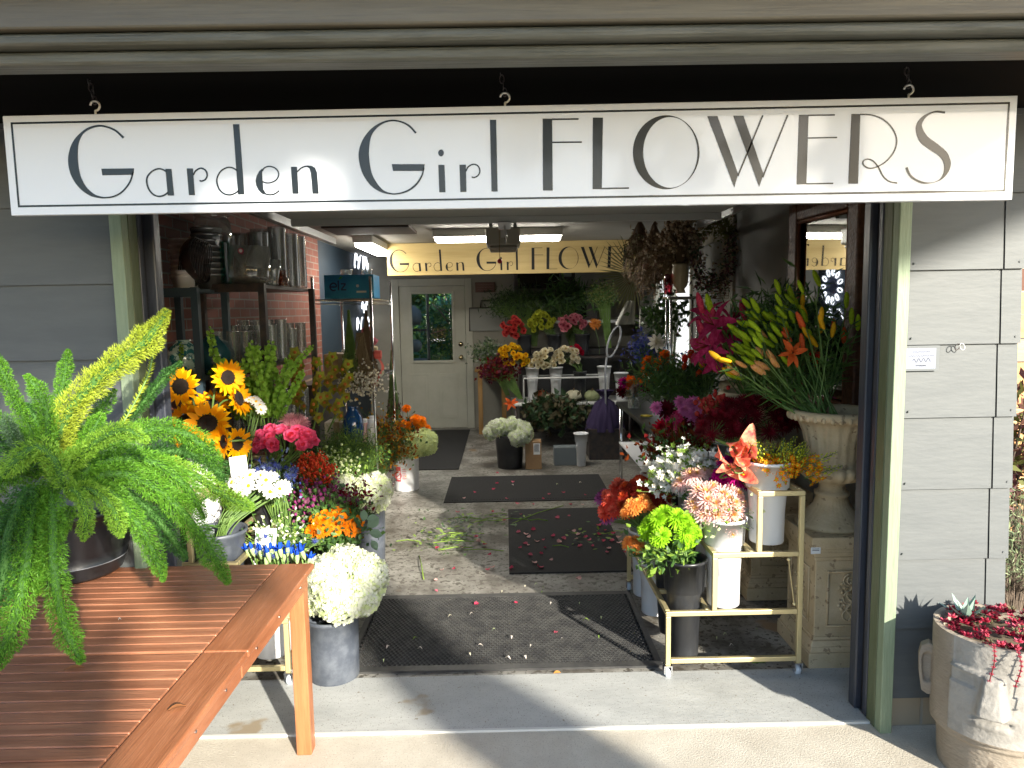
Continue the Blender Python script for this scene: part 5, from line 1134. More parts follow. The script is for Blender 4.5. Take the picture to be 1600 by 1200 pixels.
for i, (px,py,k) in enumerate(LB):
    Y = .72+random.uniform(-.12,.22); tip = P(px+6, py+16, Y); fan = Vector(((px-1300)/115, random.uniform(-.4,.0), .55+(600-py)/300)).normalized(); bl = []
    for j in range(random.choice((2,2,3))):
        o_ = Vector((random.uniform(-.05,.04), random.uniform(-.05,.05), random.uniform(-.01,.06))); bl.append((k if j < 2 else 'bud_lime', o_, (fan+Vector((random.uniform(-.4,.4),random.uniform(-.4,.4),random.uniform(-.2,.3)))), random.uniform(.068,.095)))
    lily_stem(tip, Vector(LM)+Vector((random.uniform(-.06,.08), random.uniform(-.06,.06), 0)), 'lily stem of long %s buds fanning out of the front urn' % {'bud_lime':'lime green','bud_yellow':'yellow','bud_peach':'peach','bud_orange':'orange'}[k], 'lily stems in the front urn', bl, leafy=i%2 == 0)
for i, (px,py,d,s_) in enumerate(((1118,510,(-.9,-.6,.6),.15),(1110,540,(-1,-.5,0),.15),(1135,525,(.1,-1,.4),.14),(1105,495,(-.6,-.4,1),.14),(1140,500,(.3,-.6,1),.13),(1125,555,(-.5,-1,-.4),.13),(1095,550,(-1,-.3,-.3),.12))):
    F1('lily_magenta','magenta_lily',px,py,1.05+.04*i,d,s_,(1.42,1.38,1.1),'magenta stargazer lily at the left of the lily display','magenta lilies', cat='lily', stem_r=.005, leaves=2)
for (px,py,k) in ((1112,480,'bud_lime'),(1120,500,'bud_rose'),(1098,478,'bud_rose'),(1165,490,'bud_rose'),(1100,520,'bud_rose')):
    tip = P(px,py+12,1.1); lily_stem(tip, Vector((1.42,1.38,1.1)), 'lily stem with closed %s bud beside the magenta lilies' % ('lime' if k == 'bud_lime' else 'rose'), 'bud stems beside magenta lilies', [(k,(0,0,0),(-.3,-.1,1),.12)], False)
F1('lily_orange','orange_lily',1238,552,.66,(-.2,-1,.3),.085,LM,'open red orange lily in the middle of the buds',None,cat='lily')
for (px,py,k) in ((1302,512,'bud_orange'),(1330,495,'bud_lime'),(1318,525,'bud_orange'),(1322,470,'bud_lime'),(1340,505,'bud_lime')):
    tip = P(px,py+12,.85); lily_stem(tip, Vector(LM)+Vector((.05,.12,0)), 'upright %s lily bud stem right of the mirror frame' % {'bud_orange':'orange','bud_lime':'lime'}[k], 'upright lily stems by the mirror', [(k,(0,0,0),(0,0,1),.085)], True)
filler('lily_foliage','long green lily leaves in the shade behind the buds', P(1225,520,1.05),(.22,.15,.17),(1.48,1.1,1.1),stemg,[leafg,leafd],160,7,.045,'blade', part_name='leaflets', loose=.08)
filler('urn_foliage','dark green foliage in the second urn', P(1180,560,1.45),(.20,.12,.12),(1.46,1.42,1.13),stemg,[leafd,leafg],110,8,.045,'blade', part_name='leaflets', loose=.07)

# ---- mirror on the right wall
t = thing('wall_mirror', 'tall mirror in a wide brown carved frame on the right wall', 'mirror')
my0, my1, mz0, mz1, mx = -.385, .385, 1.05, 2.30, 0.0
t.location = (1.80, 1.33, 0); t.rotation_euler = (0, 0, radians(3.9))
b = MB(); b.box((mx+.004, my0+.1, mz0+.1), (mx+.012, my1-.1, mz1-.1)); part('mirror_glass', b, M('mirror', (.75,.77,.77), .02, metal=1), t)
fw_ = M('brown_frame', (.07,.028,.014), .4, (.12,.05,.025), ns=30, bump=.5, bs=60)
b = MB()
for (a0,a1,c0,c1) in ((my0,my0+.105,mz0,mz1),(my1-.105,my1,mz0,mz1),(my0+.106,my1-.106,mz0,mz0+.105),(my0+.106,my1-.106,mz1-.105,mz1)): b.box((mx-.03,a0,c0),(mx+.018,a1,c1))
bevel(part('frame', b, fw_, t), .012, 3)
b = MB()
for (a0,c0,a1,c1) in ((my0+.115,mz0+.1,my0+.115,mz1-.1),(my1-.115,mz0+.1,my1-.115,mz1-.1),(my0+.1,mz1-.115,my1-.1,mz1-.115),(my0+.1,mz0+.115,my1-.1,mz0+.115)): b.tube([(mx-.014,a0,c0),(mx-.014,a1,c1)], .010, 8)
part('inner_bead', b, M('copper_bead', (.25,.10,.05), .35, metal=.3), t, True)

# ---- black steel work table on the right with chrome corners
t = thing('work_table', 'black topped steel table holding the dahlias and orange flowers', 'table')
X0, X1, Y0, Y1, Z = 1.06, 1.80, 2.08, 4.1, .80
b = MB(); b.box((X0,Y0,Z-.035),(X1,Y1,Z)); bevel(part('table_top', b, M('black_top', (.015,.015,.015), .3), t), .01, 3)
for (x,y) in ((X0+.04,Y0+.05),(X0+.04,Y1-.05),(X1-.04,Y0+.05),(X1-.04,Y1-.05)):
    b = MB(); b.tube([(x,y,.0),(x,y,Z-.036)], .016, 12); part('leg', b, chrome, t, True)
b = MB(); b.box((X0+.02,Y0+.03,.40),(X1,Y1-.05,.415)); part('lower_shelf', b, bucketwht, t)
b = MB(); b.box((X0+.30,Y0+.06,.42),(X0+.32,Y1-.1,.76)); part('side_panel', b, bucketwht, t)
for lb, (x,y) in (('clear jar on the white shelf under the black table',(1.25,2.5)),('second clear jar under the black table',(1.22,2.8))):
    q = thing('glass_jar', lb, 'jar', (x,y,.416)); b = MB(); b.lathe([(0,0),(.05,0),(.055,.02),(.055,.15),(.04,.17),(.04,.2)], 20); part('jar_body', b, glass, q, True)
t = thing('yellow_shears', 'yellow handled shears on the black table', 'shears', (1.13,3.05,.806)); b = MB(); b.tube([(-.03,0,.01),(.02,.01,.012),(.06,-.015,.01),(.03,-.04,.01),(-.02,-.03,.01)], .008, 6); part('handles', b, M('yellow_plastic', (.6,.45,.02), .4), t, True)
b = MB(); b.box((.055,-.02,.005),(.15,-.008,.009)); part('blades', b, chrome, t)
# styrofoam head on yellow tray
t = thing('foam_head', 'white foam wig head on the low shelf beside the table', 'mannequin head', (1.14,2.75,.26))
b = MB(); b.lathe([(0,0),(.062,0),(.064,.01),(.052,.03),(.046,.06),(.052,.09),(.075,.115),(.085,.15),(.088,.19),(.08,.23),(.058,.262),(.03,.278),(0,.282)], 24, sy=1.12); b.blob((-.085,-.01,.15), .018, 0, 8, 6, (1.2,.7,1.3)); b.blob((-.075,-.0,.11), .014, 0, 8, 6, (.8,1.2,.6))
part('head', b, M('foam', (.62,.60,.54), .85, bump=.3, bs=200), t, True)
t = thing('yellow_bowl', 'yellow rimmed shallow bowl under the foam head', 'bowl', (1.14,2.75,.155)); b = MB(); b.lathe([(0,0),(.11,0),(.125,.015),(.13,.05),(.13,.09),(.124,.09),(.12,.04),(0,.03)], 28); part('bowl_body', b, M('yellow_plastic', (.6,.45,.02), .4), t, True)
t = thing('low_stool', 'low dark stool under the yellow bowl', 'stool', (1.14,2.75,.0)); b = MB(); b.box((-.14,-.14,.13),(.14,.14,.15)); part('seat', b, blacksteel, t)
for sx_ in (-.12,.12):
    for sy_ in (-.12,.12): b = MB(); b.box((sx_-.012,sy_-.012,.004),(sx_+.012,sy_+.012,.129)); part('leg', b, blacksteel, t)
# glass vases
def vase(c, prof, label, mat=None, name='glass_vase', group=None, n=28, flute=None):
    t = thing(name, label, 'vase', c, group); b = MB(); b.lathe(prof, n, flute=flute); part('vase_body', b, mat or glass, t, True); return t
cyl = lambda r,h: [(0,.004),(r*.95,.002),(r,.012),(r,h-.006),(r+.002,h),(r-.004,h),(r-.005,.02),(0,.016)]
vase((1.16,2.15,.801), cyl(.05,.16), 'clear glass vase of dahlias on the black table')
vase((1.30,2.6,.801), cyl(.06,.24), 'clear glass vase of orange ranunculus on the black table')
vase((1.42,2.3,.801), cyl(.06,.24), 'clear glass vase of red and yellow tulips')
vase((1.14,3.6,.801), cyl(.05,.22), 'small vase of multicoloured blooms at the far table end')
# mixed flowers on table
for (px,py,k,s,lb) in ((1013,578,'orange_ran',.055,'orange ranunculus at the lower left of its vase'),(1026,572,'orange_ran',.06,'orange ranunculus beside the yellow one'),(1040,557,'orange_ran',.055,'orange ranunculus highest in the bunch'),(1014,566,'orange_ran',.055,'red orange ranunculus'),(1011,588,'white_stock',.06,'white bloom next to the ranunculus'),(1038,573,'orange_ran',.045,'smallest orange ranunculus'),(1019,590,'orange_ran',.05,'low pale orange ranunculus'),(1008,592,'orange_ran',.055,'lowest orange ranunculus')):
    F1(k,'ranunculus',px,py,2.6,(random.uniform(-.4,.2),-1,.4),s,(1.30,2.6,.85),lb+' on the black table','ranunculus on the black table', leaves=2)
for (px,py,k,s) in ((1070,567,'tulip_red',.075),(1080,562,'tulip_red',.085),(1089,566,'tulip_red',.08),(1068,578,'tulip_orange',.06),(1088,588,'tulip_orange',.06),(1096,560,'tulip_yellow',.07),(1106,560,'tulip_yellow',.07),(1116,568,'tulip_yellow',.07),(1123,565,'tulip_yellow',.07),(1127,572,'tulip_yellow',.065)):
    c_ = k.split('_')[1]; F1(k,'tulip',px,py,2.3,(random.uniform(-.3,.3),-.4,.6 if c_ != 'yellow' else -.9),s,(1.42,2.3,.85),'%s tulip on the black table below the magenta lilies'%c_,'tulips on the black table',cat='tulip',leaves=2,stem_r=.004)
filler('table_greens','green stems and leaves under the ranunculus and tulips', P(1060,600,2.45),(.28,.16,.17),(1.36,2.45,.85),stemg,[leafg,leafd,leafg],190,9,.035,'blade', part_name='leaflets', loose=.08)
filler('blue_delphinium_bunch','dim blue delphinium behind the orange ranunculus', P(1015,552,3.1),(.14,.1,.10),(1.25,3.1,.85),stemg,[PET('delph_blue',(60,70,150)),PET('delph_lilac',(100,105,170))],50,10,.02,'leaf', cat='flowers')
filler('eucalyptus_bunch','climbing green leafy stems before the bright window', P(1040,500,2.9),(.13,.1,.22),(1.3,2.9,.85),stemg,[leafg,leafd],40,9,.03,'leaf', part_name='leaflets')
F1('white_stock','white_bloom',1026,535,2.8,(0,-1,.3),.075,(1.3,2.8,.9),'single white bloom below the bright window',None)
for (px,py,k,s) in ((985,598,'orange_ran',.07),(975,598,'magenta',.06),(980,615,'rose_cream',.06),(990,610,'apricot',.06),(972,612,'wine_dahlia',.06),(1003,600,'magenta',.06),(1010,605,'wine_dahlia',.055)):
    F1(k,'mixed_bloom',px,py,3.6,(0,-1,.4),s,(1.14,3.6,.85),'mixed coloured bloom in the small vase at the far table end','mixed blooms at the far table end',leaves=2)

# ---- shelves on the left
def shelf_unit(name, label, x0,x1,y0,y1, zs, top, mat, pr=.018, wire=False, post_mat=None, round_=False):
    t = thing(name, label, 'shelf')
    for x in (x0,x1):
        for y in (y0,y1):
            b = MB()
            if round_: b.tube([(x,y,.004),(x,y,top)], pr*.7, 10)
            else: b.box((x-pr,y-pr,.004),(x+pr,y+pr,top))
            part('post', b, post_mat or mat, t, round_)
    for z in zs:
        b = MB()
        if wire:
            for (a,c) in (((x0,y0),(x1,y0)),((x0,y1),(x1,y1)),((x0,y0),(x0,y1)),((x1,y0),(x1,y1))): b.tube([(*a,z),(*c,z)], .004, 6); b.tube([(*a,z-.03),(*c,z-.03)], .003, 6)
            k = int((y1-y0)/.025)
            for i in range(1,k): y = y0+(y1-y0)*i/k; b.tube([(x0,y,z+.004),(x1,y,z+.004)], .0018, 4)
        else:
            b.box((x0+pr+.001,y0+.005,z-.02),(x1-pr-.001,y1-.005,z)); b.box((x0-pr,y0-pr-.002,z-.045),(x1+pr,y0-pr+.006 if False else y0-pr-.0005,z+.002))
        part('shelf_deck', b, mat, t)
    return t
shelf_unit('steel_shelf','dark blue steel shelf of pots against the brick wall', -1.90,-1.63,1.10,1.50,(.35,.85,1.36,1.84),1.845,bluesteel)
shelf_unit('vase_shelf','black steel shelf crowded with clear glass vases', -1.73,-1.385,1.42,2.47,(.45,.95,1.40,1.87),1.872,blacksteel)
shelf_unit('wire_shelf','chrome wire shelf beside the back door with dried bunches', -1.52,-1.06,3.0,4.0,(.10,.62,1.15,1.80),1.98,chrome,.016,True,chrome,True)
sx = -1.45
# items on dark blue shelf
def pot_stack(px, py, Y, n, r, h, mat, label, dx=0):
    p = P(px,py,Y); t = thing('pot_stack', label, 'pots', p)
    for i in range(n): b = MB(); b.lathe([(0,0),(r*.8,0),(r*.98,h-.012),(r,h-.012),(r,h),(r*.94,h),(r*.76,.008),(0,.008)], 20, (0,0,i*h*.34)); part('pot', b, mat, t, True)
    return t
for (x,y,n,r,h,m_,lb) in ((-1.70,1.16,2,.05,.07,bucketwht,'two small white square cups stacked on the dark blue shelf'),(-1.80,1.38,8,.075,.08,bucketwht,'tall stack of cream bowls against the brick wall'),(-1.70,1.46,9,.085,.09,M('galvanised', (.35,.36,.37), .35, metal=.8),'stack of galvanised pots beside the cream bowls')):
    t = thing('pot_stack', lb, 'pots', (x,y,1.842))
    for i in range(n): b = MB(); b.lathe([(0,0),(r*.8,0),(r*.98,h-.012),(r,h-.012),(r,h),(r*.94,h),(r*.76,.008),(0,.008)], 20, (0,0,i*h*.36)); part('pot', b, m_, t, True)
t = thing('wire_basket','black woven wire baskets stacked on their side on the shelf','basket',(-1.66,1.20,1.98)); b = MB()
for i in range(11):
    r = .135-.006*abs(i-4); b.tube([(.012*i-.06+.02*sin(q), r*.55*cos(q), r*sin(q)) for q in np.linspace(0,6.28,22)], .004, 5)
part('basket_wires', b, blacksteel, t, True)
b = MB(); b.lathe([(0,.0),(.09,.01),(.12,.05),(.125,.075)], 20); o = part('basket_shell', b, blacksteel, t, True); o.rotation_euler = (0,radians(80),0); o.location = (-.05,0,0)
vase((-1.80,1.30,1.362), [(0,0),(.05,0),(.085,.05),(.095,.10),(.075,.16),(.035,.19),(.04,.20),(.03,.2)], 'teal and white patterned round vase on the dark blue shelf', M('teal_pattern', (.02,.16,.17), .2, (.45,.62,.56), ns=28, lo=.48, hi=.52, coat=1), 'ceramic_vase')
vase((-1.68,1.40,1.362), [(0,0),(.06,0),(.11,.06),(.12,.12),(.09,.18),(.045,.205),(.05,.215),(.04,.215)], 'glossy dark teal round vase beside the brick wall', M('teal_glaze', (.01,.06,.08), .12, coat=1), 'ceramic_vase')
# vases on top of black shelf
top = 1.873
vase((-1.68,1.50,top), [(0,.002),(.072,.0),(.068,.008),(.025,.02),(.018,.035),(.034,.048),(.021,.062),(.026,.075),(.055,.13),(.095,.22),(.108,.29),(.10,.35),(.085,.38),(.08,.385),(.10,.395)], 'tall footed clear glass urn vase at the left of the top shelf')
vase((-1.51,1.57,top), [(0,.004),(.085,.002),(.118,.02),(.128,.05),(.130,.22),(.127,.22),(.125,.05),(.09,.02),(0,.015)], 'wide clear glass cylinder with a pink round sticker')
t = thing('round_sticker','pink round price sticker on the wide glass cylinder','sticker',(-1.50,1.438,2.06)); b = MB(); b.tube([(0,0,0),(0,-.001,0)], .016, 20); part('sticker_disc', b, M('sticker_pink',(.5,.05,.12),.5), t); b = MB(); b.tube([(0,-.0012,0),(0,-.0018,0)], .010, 16); part('sticker_mark', b, paper, t)
for (x,y,r,h,lb,m_) in ((-1.66,1.72,.06,.30,'clear cylinder vase behind the footed urn',None),(-1.68,1.95,.05,.34,'clear vase near the brick wall',None),(-1.53,1.83,.065,.33,'tall clear cylinder in the middle of the top shelf',None),(-1.46,1.98,.055,.38,'tallest clear cylinder on the top shelf',None),(-1.60,2.10,.07,.38,'tall clear cylinder toward the far end',None),(-1.45,2.20,.06,.36,'tall square shouldered clear vase at the right end',None),(-1.62,2.32,.07,.38,'clear vase at the far back corner of the top shelf',None),(-1.45,2.38,.06,.36,'last clear cylinder on the top shelf',None),(-1.60,1.46,.032,.24,'slim stack of green tinted glass cylinders',glassgrn)):
    vase((x,y,top), cyl(r,h), lb, m_)
vase((-1.40,1.68,top), [(0,.0),(.03,.0),(.026,.02),(.040,.08),(.048,.15),(.046,.15),(.035,.08),(0,.02)], 'small cut crystal tumbler vase on the top shelf edge', flute=lambda q,z,r: 1+.05*cos(18*q))
vase((-1.39,1.83,top), [(0,0),(.034,0),(.036,.04),(.026,.05),(.023,.06),(.023,.09),(.027,.095)], 'small amber brown glass bottle at the shelf edge', glassamber)
for i, x in enumerate((-1.68,-1.60,-1.52,-1.44)):
    for j, y in enumerate((1.50,1.70,1.90,2.12,2.34)):
        if True: vase((x,y,1.402), cyl(.036,.20+.03*((i*3+j)%3)), 'clear glass vase packed on the middle shelf behind the bells of ireland', group='vases on the middle shelf')
        if (i*2+j)%3 != 0: vase((x,y,.952), cyl(.035,.20+.02*((i+j)%3)), 'clear glass vase on the lower shelf behind the orchids', group='vases on the lower shelf')
for i, (x,y,z,w,h,c_,lb) in enumerate(((-1.70,3.6,.0,.22,.5,(.03,.03,.035),'dark plastic bin on the floor behind the wire shelf'),(-1.62,1.9,.452,.30,.30,(.04,.035,.03),'dark crate on the lowest vase shelf'),(-1.52,2.2,.452,.25,.26,(.10,.06,.035),'brown crate beside the dark one'),(-1.78,1.3,.852,.20,.28,(.02,.05,.06),'dark teal tin on the dark blue shelf'))):
    t = thing('storage_crate', lb, 'crate', (x,y,z+.002)); b = MB(); b.box((-w/2,-w/2,0),(w/2,w/2,.012))
    for k in range(4): zz_ = .02+k*(h-.03)/4; b.box((-w/2,-w/2,zz_),(w/2,-w/2+.012,zz_+h/5.2)); b.box((-w/2,w/2-.012,zz_),(w/2,w/2,zz_+h/5.2)); b.box((w/2-.012,-w/2+.0125,zz_),(w/2,w/2-.0125,zz_+h/5.2)); b.box((-w/2,-w/2+.0125,zz_),(-w/2+.012,w/2-.0125,zz_+h/5.2))
    part('slats', b, M('crate_paint_%d'%i, c_, .6), t)
# stored things at the back of the lower shelves
for (x0,y0,z0,x1,y1,z1,m_,lb) in ((-1.48,3.1,1.16,-1.20,3.35,1.36,M('cardboard',(.30,.18,.09),.8,(.36,.22,.11),ns=3),'brown cardboard box on the wire shelf'),(-1.46,3.45,1.16,-1.18,3.7,1.33,MATS['cardboard'],'second cardboard box behind the dried bunch'),(-1.92,3.2,.0,-1.60,4.2,1.1,blacksteel,'black storage cabinet against the side wall'),(-1.5,3.1,.63,-1.3,3.3,.80,M('cream_box',(.5,.45,.36),.7),'cream box on the lower wire shelf')):
    t = thing('storage_box', lb, 'box', ((x0+x1)/2,(y0+y1)/2,z0+.002)); b = MB(); hx, hy, hz = (x1-x0)/2, (y1-y0)/2, z1-z0; b.box((-hx,-hy,0),(hx,hy,hz)); bevel(part('box_body', b, m_, t), .004)
    b = MB(); b.box((-.025,-hy-.001,0),(.025,-hy-.0002,hz)); b.box((-.025,-hy,hz+.0002),(.025,hy,hz+.001)); part('tape', b, M('tape',(.35,.26,.15),.3), t)
# blue cardboard box with printing
t = thing('blue_box','bright blue printed carton on the wire shelf top','box',(-1.26,3.28,1.812)); b = MB(); b.box((-.20,-.14,0),(.20,.14,.19)); bevel(part('carton', b, M('blue_carton',(.02,.22,.48),.45,(.03,.32,.58),ns=4), t), .003)
b = MB()   # letters e l z and a leaf
yy = -.1412
def rib(b, pts, w, y):
    _, A, B2 = line(pts, w); n = len(A); b.add([(p[0], y, p[1]) for p in A+B2], [(i,i+1,n+i+1,n+i) for i in range(n-1)])
rib(b, [(-.150,.095),(-.105,.095),(-.105,.115),(-.128,.125),(-.150,.108),(-.150,.082),(-.130,.065),(-.108,.070)], .012, yy)
rib(b, [(-.085,.145),(-.085,.066)], .012, yy); rib(b, [(-.065,.118),(-.025,.118)], .012, yy-.0004); rib(b, [(-.028,.114),(-.062,.072)], .012, yy-.0008); rib(b, [(-.065,.070),(-.022,.070)], .012, yy-.0004)
part('printed_letters', b, M('navy_ink',(.01,.015,.10),.5), t)
b = MB(); b.add([(-.085,yy,.155),(-.07,yy,.175),(-.045,yy,.178),(-.062,yy,.158)], [(0,1,2,3)]); part('printed_leaf', b, M('leaf_ink',(.05,.35,.03),.5), t)
b = MB(); b.tube([(.07,-.1405,.10),(.07,-.1415,.10)], .012, 14); b.box((.06,-.1415,.045),(.14,-.1405,.06)); part('printed_marks', b, paper, t)
for (x, lb) in ((-1.38,'clear cylinder vase standing behind the blue carton'),(-1.20,'second clear vase behind the blue carton')): vase((x,3.62,1.812), cyl(.05,.26), lb)
vase((-1.22,2.9,.625), [(0,0),(.05,0),(.075,.06),(.085,.15),(.075,.25),(.04,.30),(.035,.32),(.045,.33),(.035,.33)], 'tall glossy royal blue ceramic vase', M('blue_glaze',(.008,.06,.20),.1,coat=1), 'ceramic_vase')
for (x,y,c_,lb) in ((-1.16,3.05,(.6,.35,.33),'pink labelled spray can on the wire shelf'),(-1.10,3.02,(.7,.68,.66),'white spray can beside the pink one'),(-1.13,3.2,(.6,.62,.66),'second white can on the wire shelf')):
    t = thing('spray_can', lb, 'can', (x,y,.628)); b = MB(); b.lathe([(0,0),(.032,0),(.033,.01),(.033,.16),(.025,.175)], 20); part('can_body', b, M('can_%.2f'%c_[0], c_, .4), t, True); b = MB(); b.lathe([(.026,.176),(.027,.205),(0,.207)], 16); part('cap', b, bucketwht, t, True)
# red ribbon spool, roses, dried bunches hanging from the wire shelf
for (px,py,Y,lb,mt,L_) in ((545,500,2.95,'hanging bunch of dried green stems upside down',[leafd,leafg],.50),(572,500,3.0,'hanging bunch of brown dried grass',[M('dry_brown',(.14,.09,.05),.8),M('dry_tan',(.22,.16,.09),.8)],.50),(612,560,4.2,'hanging bunch of dried flowers beside the door frame',[MATS['dry_brown'],leafd,MATS['dusty_purple']],.7)):
    tp = P(px,py,Y); t = thing('dried_bunch', lb, 'dried flowers', tp); S = MB(); B2 = MB()
    for i in range(70):
        a = random.uniform(0,6.28); r = .09*sqrt(random.random()); z = -L_*random.uniform(.8,1.1); e = Vector((r*cos(a), r*sin(a), z)); S.tube([(r*.1*cos(a),r*.1*sin(a),.08), (r*.15*cos(a),r*.15*sin(a),0), e*.6, e], .002, 3, cap=False, mi=0)
        for k in range(5): q = e*random.uniform(.55,1.0)+Vector((random.gauss(0,.012),random.gauss(0,.012),0)); d = Vector((random.gauss(0,.4),random.gauss(0,.4),-1)).normalized()*.035; w = d.cross(Vector((random.random(),1,0))).normalized()*.005; B2.add([q, q+d*.5+w, q+d, q+d*.5-w], [(0,1,2,3)], random.randrange(len(mt)))
    part('stems', S, MATS['dry_brown'] if 'brown' in lb else stemg, t); part('dry_leaves', B2, mt, t)
filler('statice_bunch','small white dried statice hanging low on the wire shelf', P(566,595,2.95),(.13,.08,.09),tuple(P(562,520,2.95)),MATS['dry_tan'],[MATS['stock_white'],MATS['stock_cream']],70,7,.009,'dot', cat='dried flowers', zup=-.6)
for (px,py,k,s) in ((577,545,'rose_blush',.05),(583,532,'rose_blush',.055),(580,558,'rose_red',.05),(575,530,'rose_cream',.06),(584,545,'rose_cream',.05),(572,515,'rose_blush',.06)):
    F1(k,'hanging_rose',px,py,3.1,(.2,-1,-.2),s,tuple(P(578,500,3.1)),'artificial rose hanging at the end of the wire shelf','roses hanging on the wire shelf')
t = thing('ribbon','salmon ribbon trailing from a spool on the wire shelf','ribbon',P(590,560,3.0)); b = MB(); 
vs = []; 
for i in range(12): u = i/11; x = .03*sin(u*5); vs += [(x, -.01, -u*.22), (x+.022, -.012, -u*.22-.004)]
b.add(vs, [(2*i,2*i+1,2*i+3,2*i+2) for i in range(11)]); part('tail', b, PET('ribbon_salmon',(225,120,110)), t); b = MB(); b.tube([(-.02,0,.03),(.03,0,.03)], .035, 18); part('spool', b, MATS['ribbon_salmon'], t)

# ---- back of the shop
t = thing('display_stand','white tube display stand of rose buckets at the back','stand',(.62,6.2,0)); b = MB()
whm = M('white_enamel',(.6,.6,.58),.4)
b.box((-.56,-.30,.52),(1.0,.32,.56)); bevel(part('lower_tray', b, whm, t), .012)
b = MB()
for y in (-.28,.05): b.tube([(-.40,y,.561),(-.40,y,.86),(.62,y,.86),(.62,y,.561)], .011, 8)
part('tube_frame', b, whm, t, True)
for (x,y) in ((-.5,-.25),(.9,-.25),(-.5,.28),(.9,.28)): b = MB(); b.tube([(x,y,.0),(x,y,.519)], .014, 8); part('leg', b, blacksteel, t, True)
b = MB(); b.box((-.45,.33,1.05),(.95,.62,1.08)); b.box((-.44,.59,0),(-.41,.62,1.049)); b.box((.91,.59,0),(.94,.62,1.049)); part('upper_shelf', b, blacksteel, t)
def cone(x,y,z,lb,h=.40,rt=.085,rb=.055,m_=bucketwht): return bucket(c=(x,y,z), rt=rt, rb=rb, h=h, mat=m_, label=lb, band=.10)
for x,lb in ((.33,'tall white cone vase under the yellow roses'),(.62,'tall white cone vase under the cream roses'),(1.22,'tall white cone vase at the right of the white stand')): cone(x,6.05,.565,lb,.42)
cone(1.42,6.0,.565,'short white cone vase at the right end of the stand',.34)
for x,lb in ((.25,'black bucket of coral roses on the upper shelf'),(.65,'black bucket of lime roses on the upper shelf'),(1.02,'black bucket of blush roses on the upper shelf')): bucket(c=(x,6.66,1.085), rt=.10, rb=.08, h=.28, mat=bucketblk, label=lb)
def rows(k, px, py, Y, rx, rz, n, s, mo, lb, gr): dome(k,'rose',P(px,py,Y),(rx,.09,rz),int(n*1.25),s*.84,mo,lb,gr, spread=.7, up=(0,-.8,.4), leaves=1, zmin=-.85, jit=.4)
rows('rose_coral',802,513,6.62,.15,.13,20,.076,(.25,6.66,1.3),'coral rose at the left of the top row','coral roses at the back')
rows('rose_lime',845,502,6.62,.19,.13,30,.074,(.65,6.66,1.3),'chartreuse rose in the middle of the top row','lime roses at the back')
rows('rose_blush',892,505,6.62,.18,.10,20,.078,(1.02,6.66,1.3),'blush pink rose at the right of the top row','blush roses at the back')
rows('rose_yellow',803,555,6.0,.18,.14,24,.070,(.33,6.05,.95),'bright yellow rose on the white stand','yellow roses at the back')
rows('rose_cream',848,562,6.0,.17,.13,21,.074,(.62,6.05,.95),'cream rose in the middle of the stand','cream roses at the back')
rows('rose_cream',884,556,6.05,.14,.10,12,.088,(.92,6.05,.9),'large white rose at the right of the stand','white roses at the back')
rows('rose_red',899,549,6.1,.07,.05,4,.075,(.95,6.1,.9),'crimson rose behind the white ones','crimson roses at the back')
bucket(c=(.92,6.05,.565), rt=.08, rb=.06, h=.36, mat=bucketblk, label='black cone vase under the white roses')
F1('apricot','orange_bloom',930,506,6.3,(0,-1,.3),.08,(1.2,6.3,1.1),'single dim orange bloom high at the back right',None)
filler('burgundy_leaf_bunch','dark burgundy leafy bunch left of the yellow roses', P(782,582,6.0),(.18,.1,.14),(.18,6.0,.6),stemg,[PET('burgundy',(75,22,40)),MATS['dark_red_leaf']],110,9,.03,'leaf', part_name='leaflets')
filler('grey_foliage_bunch','pale grey foliage beside the back door', P(762,555,6.4),(.16,.1,.15),(.02,6.4,.6),stemg,[M('grey_leaf',(.16,.18,.14),.7),leafd],90,8,.022,'leaf', part_name='leaflets')
filler('dark_fern_bunch','dark green ferns on the top back shelf', P(810,480,6.9),(.36,.15,.18),(.4,6.9,1.2),stemg,[leafd,leafd,leafg],230,9,.04,'blade', part_name='leaflets', loose=.08)
filler('palm_bunch','dark palm like leaves on the upper right at the back', P(885,475,6.9),(.30,.15,.22),(.9,6.9,1.2),stemg,[leafd,leafg],120,7,.09,'blade', part_name='leaflets', loose=.09)
filler('dill_bunch','yellow green dill heads near the dried palm', P(942,462,6.2),(.12,.08,.10),(1.3,6.2,1.2),stemg,[M('dill',(.16,.2,.05),.7),leafg],60,10,.012,'dot')
filler('under_stand_foliage','drooping dark leaves under the white stand', P(868,645,5.85),(.38,.12,.16),(.8,6.1,.5),stemg,[leafd,M('bronze_leaf',(.06,.05,.02),.7)],150,8,.05,'leaf', part_name='leaflets', zup=-.7)
F1('lily_orange','orange_lily',798,631,5.6,(0,-1,.4),.11,(.1,6,.2),'orange lily hanging below the white tray',None,cat='lily')
for (x,y,z,r,m_,lb) in ((.52,6.02,.565,.06,(.45,.42,.30),'small cream pumpkin left on the tray'),(.83,5.98,.565,.095,(.45,.42,.28),'cream pumpkin in the middle of the tray'),(1.06,6.0,.565,.09,(.25,.28,.14),'striped green pumpkin on the tray'),(.45,6.2,.565,.08,(.30,.07,.02),'dim orange pumpkin behind the vases')):
    t = thing('pumpkin', lb, 'pumpkin', (x,y,z)); b = MB(); b.lathe([(0,0),(r*.6,.0),(r*.95,r*.35),(r,r*.7),(r*.85,r*1.15),(r*.45,r*1.4),(0,r*1.3)], 36, flute=lambda q,z,r: 1+.07*abs(cos(5*q))); part('pumpkin_body', b, M('pumpkin_%.2f_%.2f'%(m_[0],m_[1]), m_, .6), t, True); b = MB(); b.tube([(0,0,r*1.3),(.01,0,r*1.7)], .01, 6); part('stalk', b, MATS['dry_brown'], t)
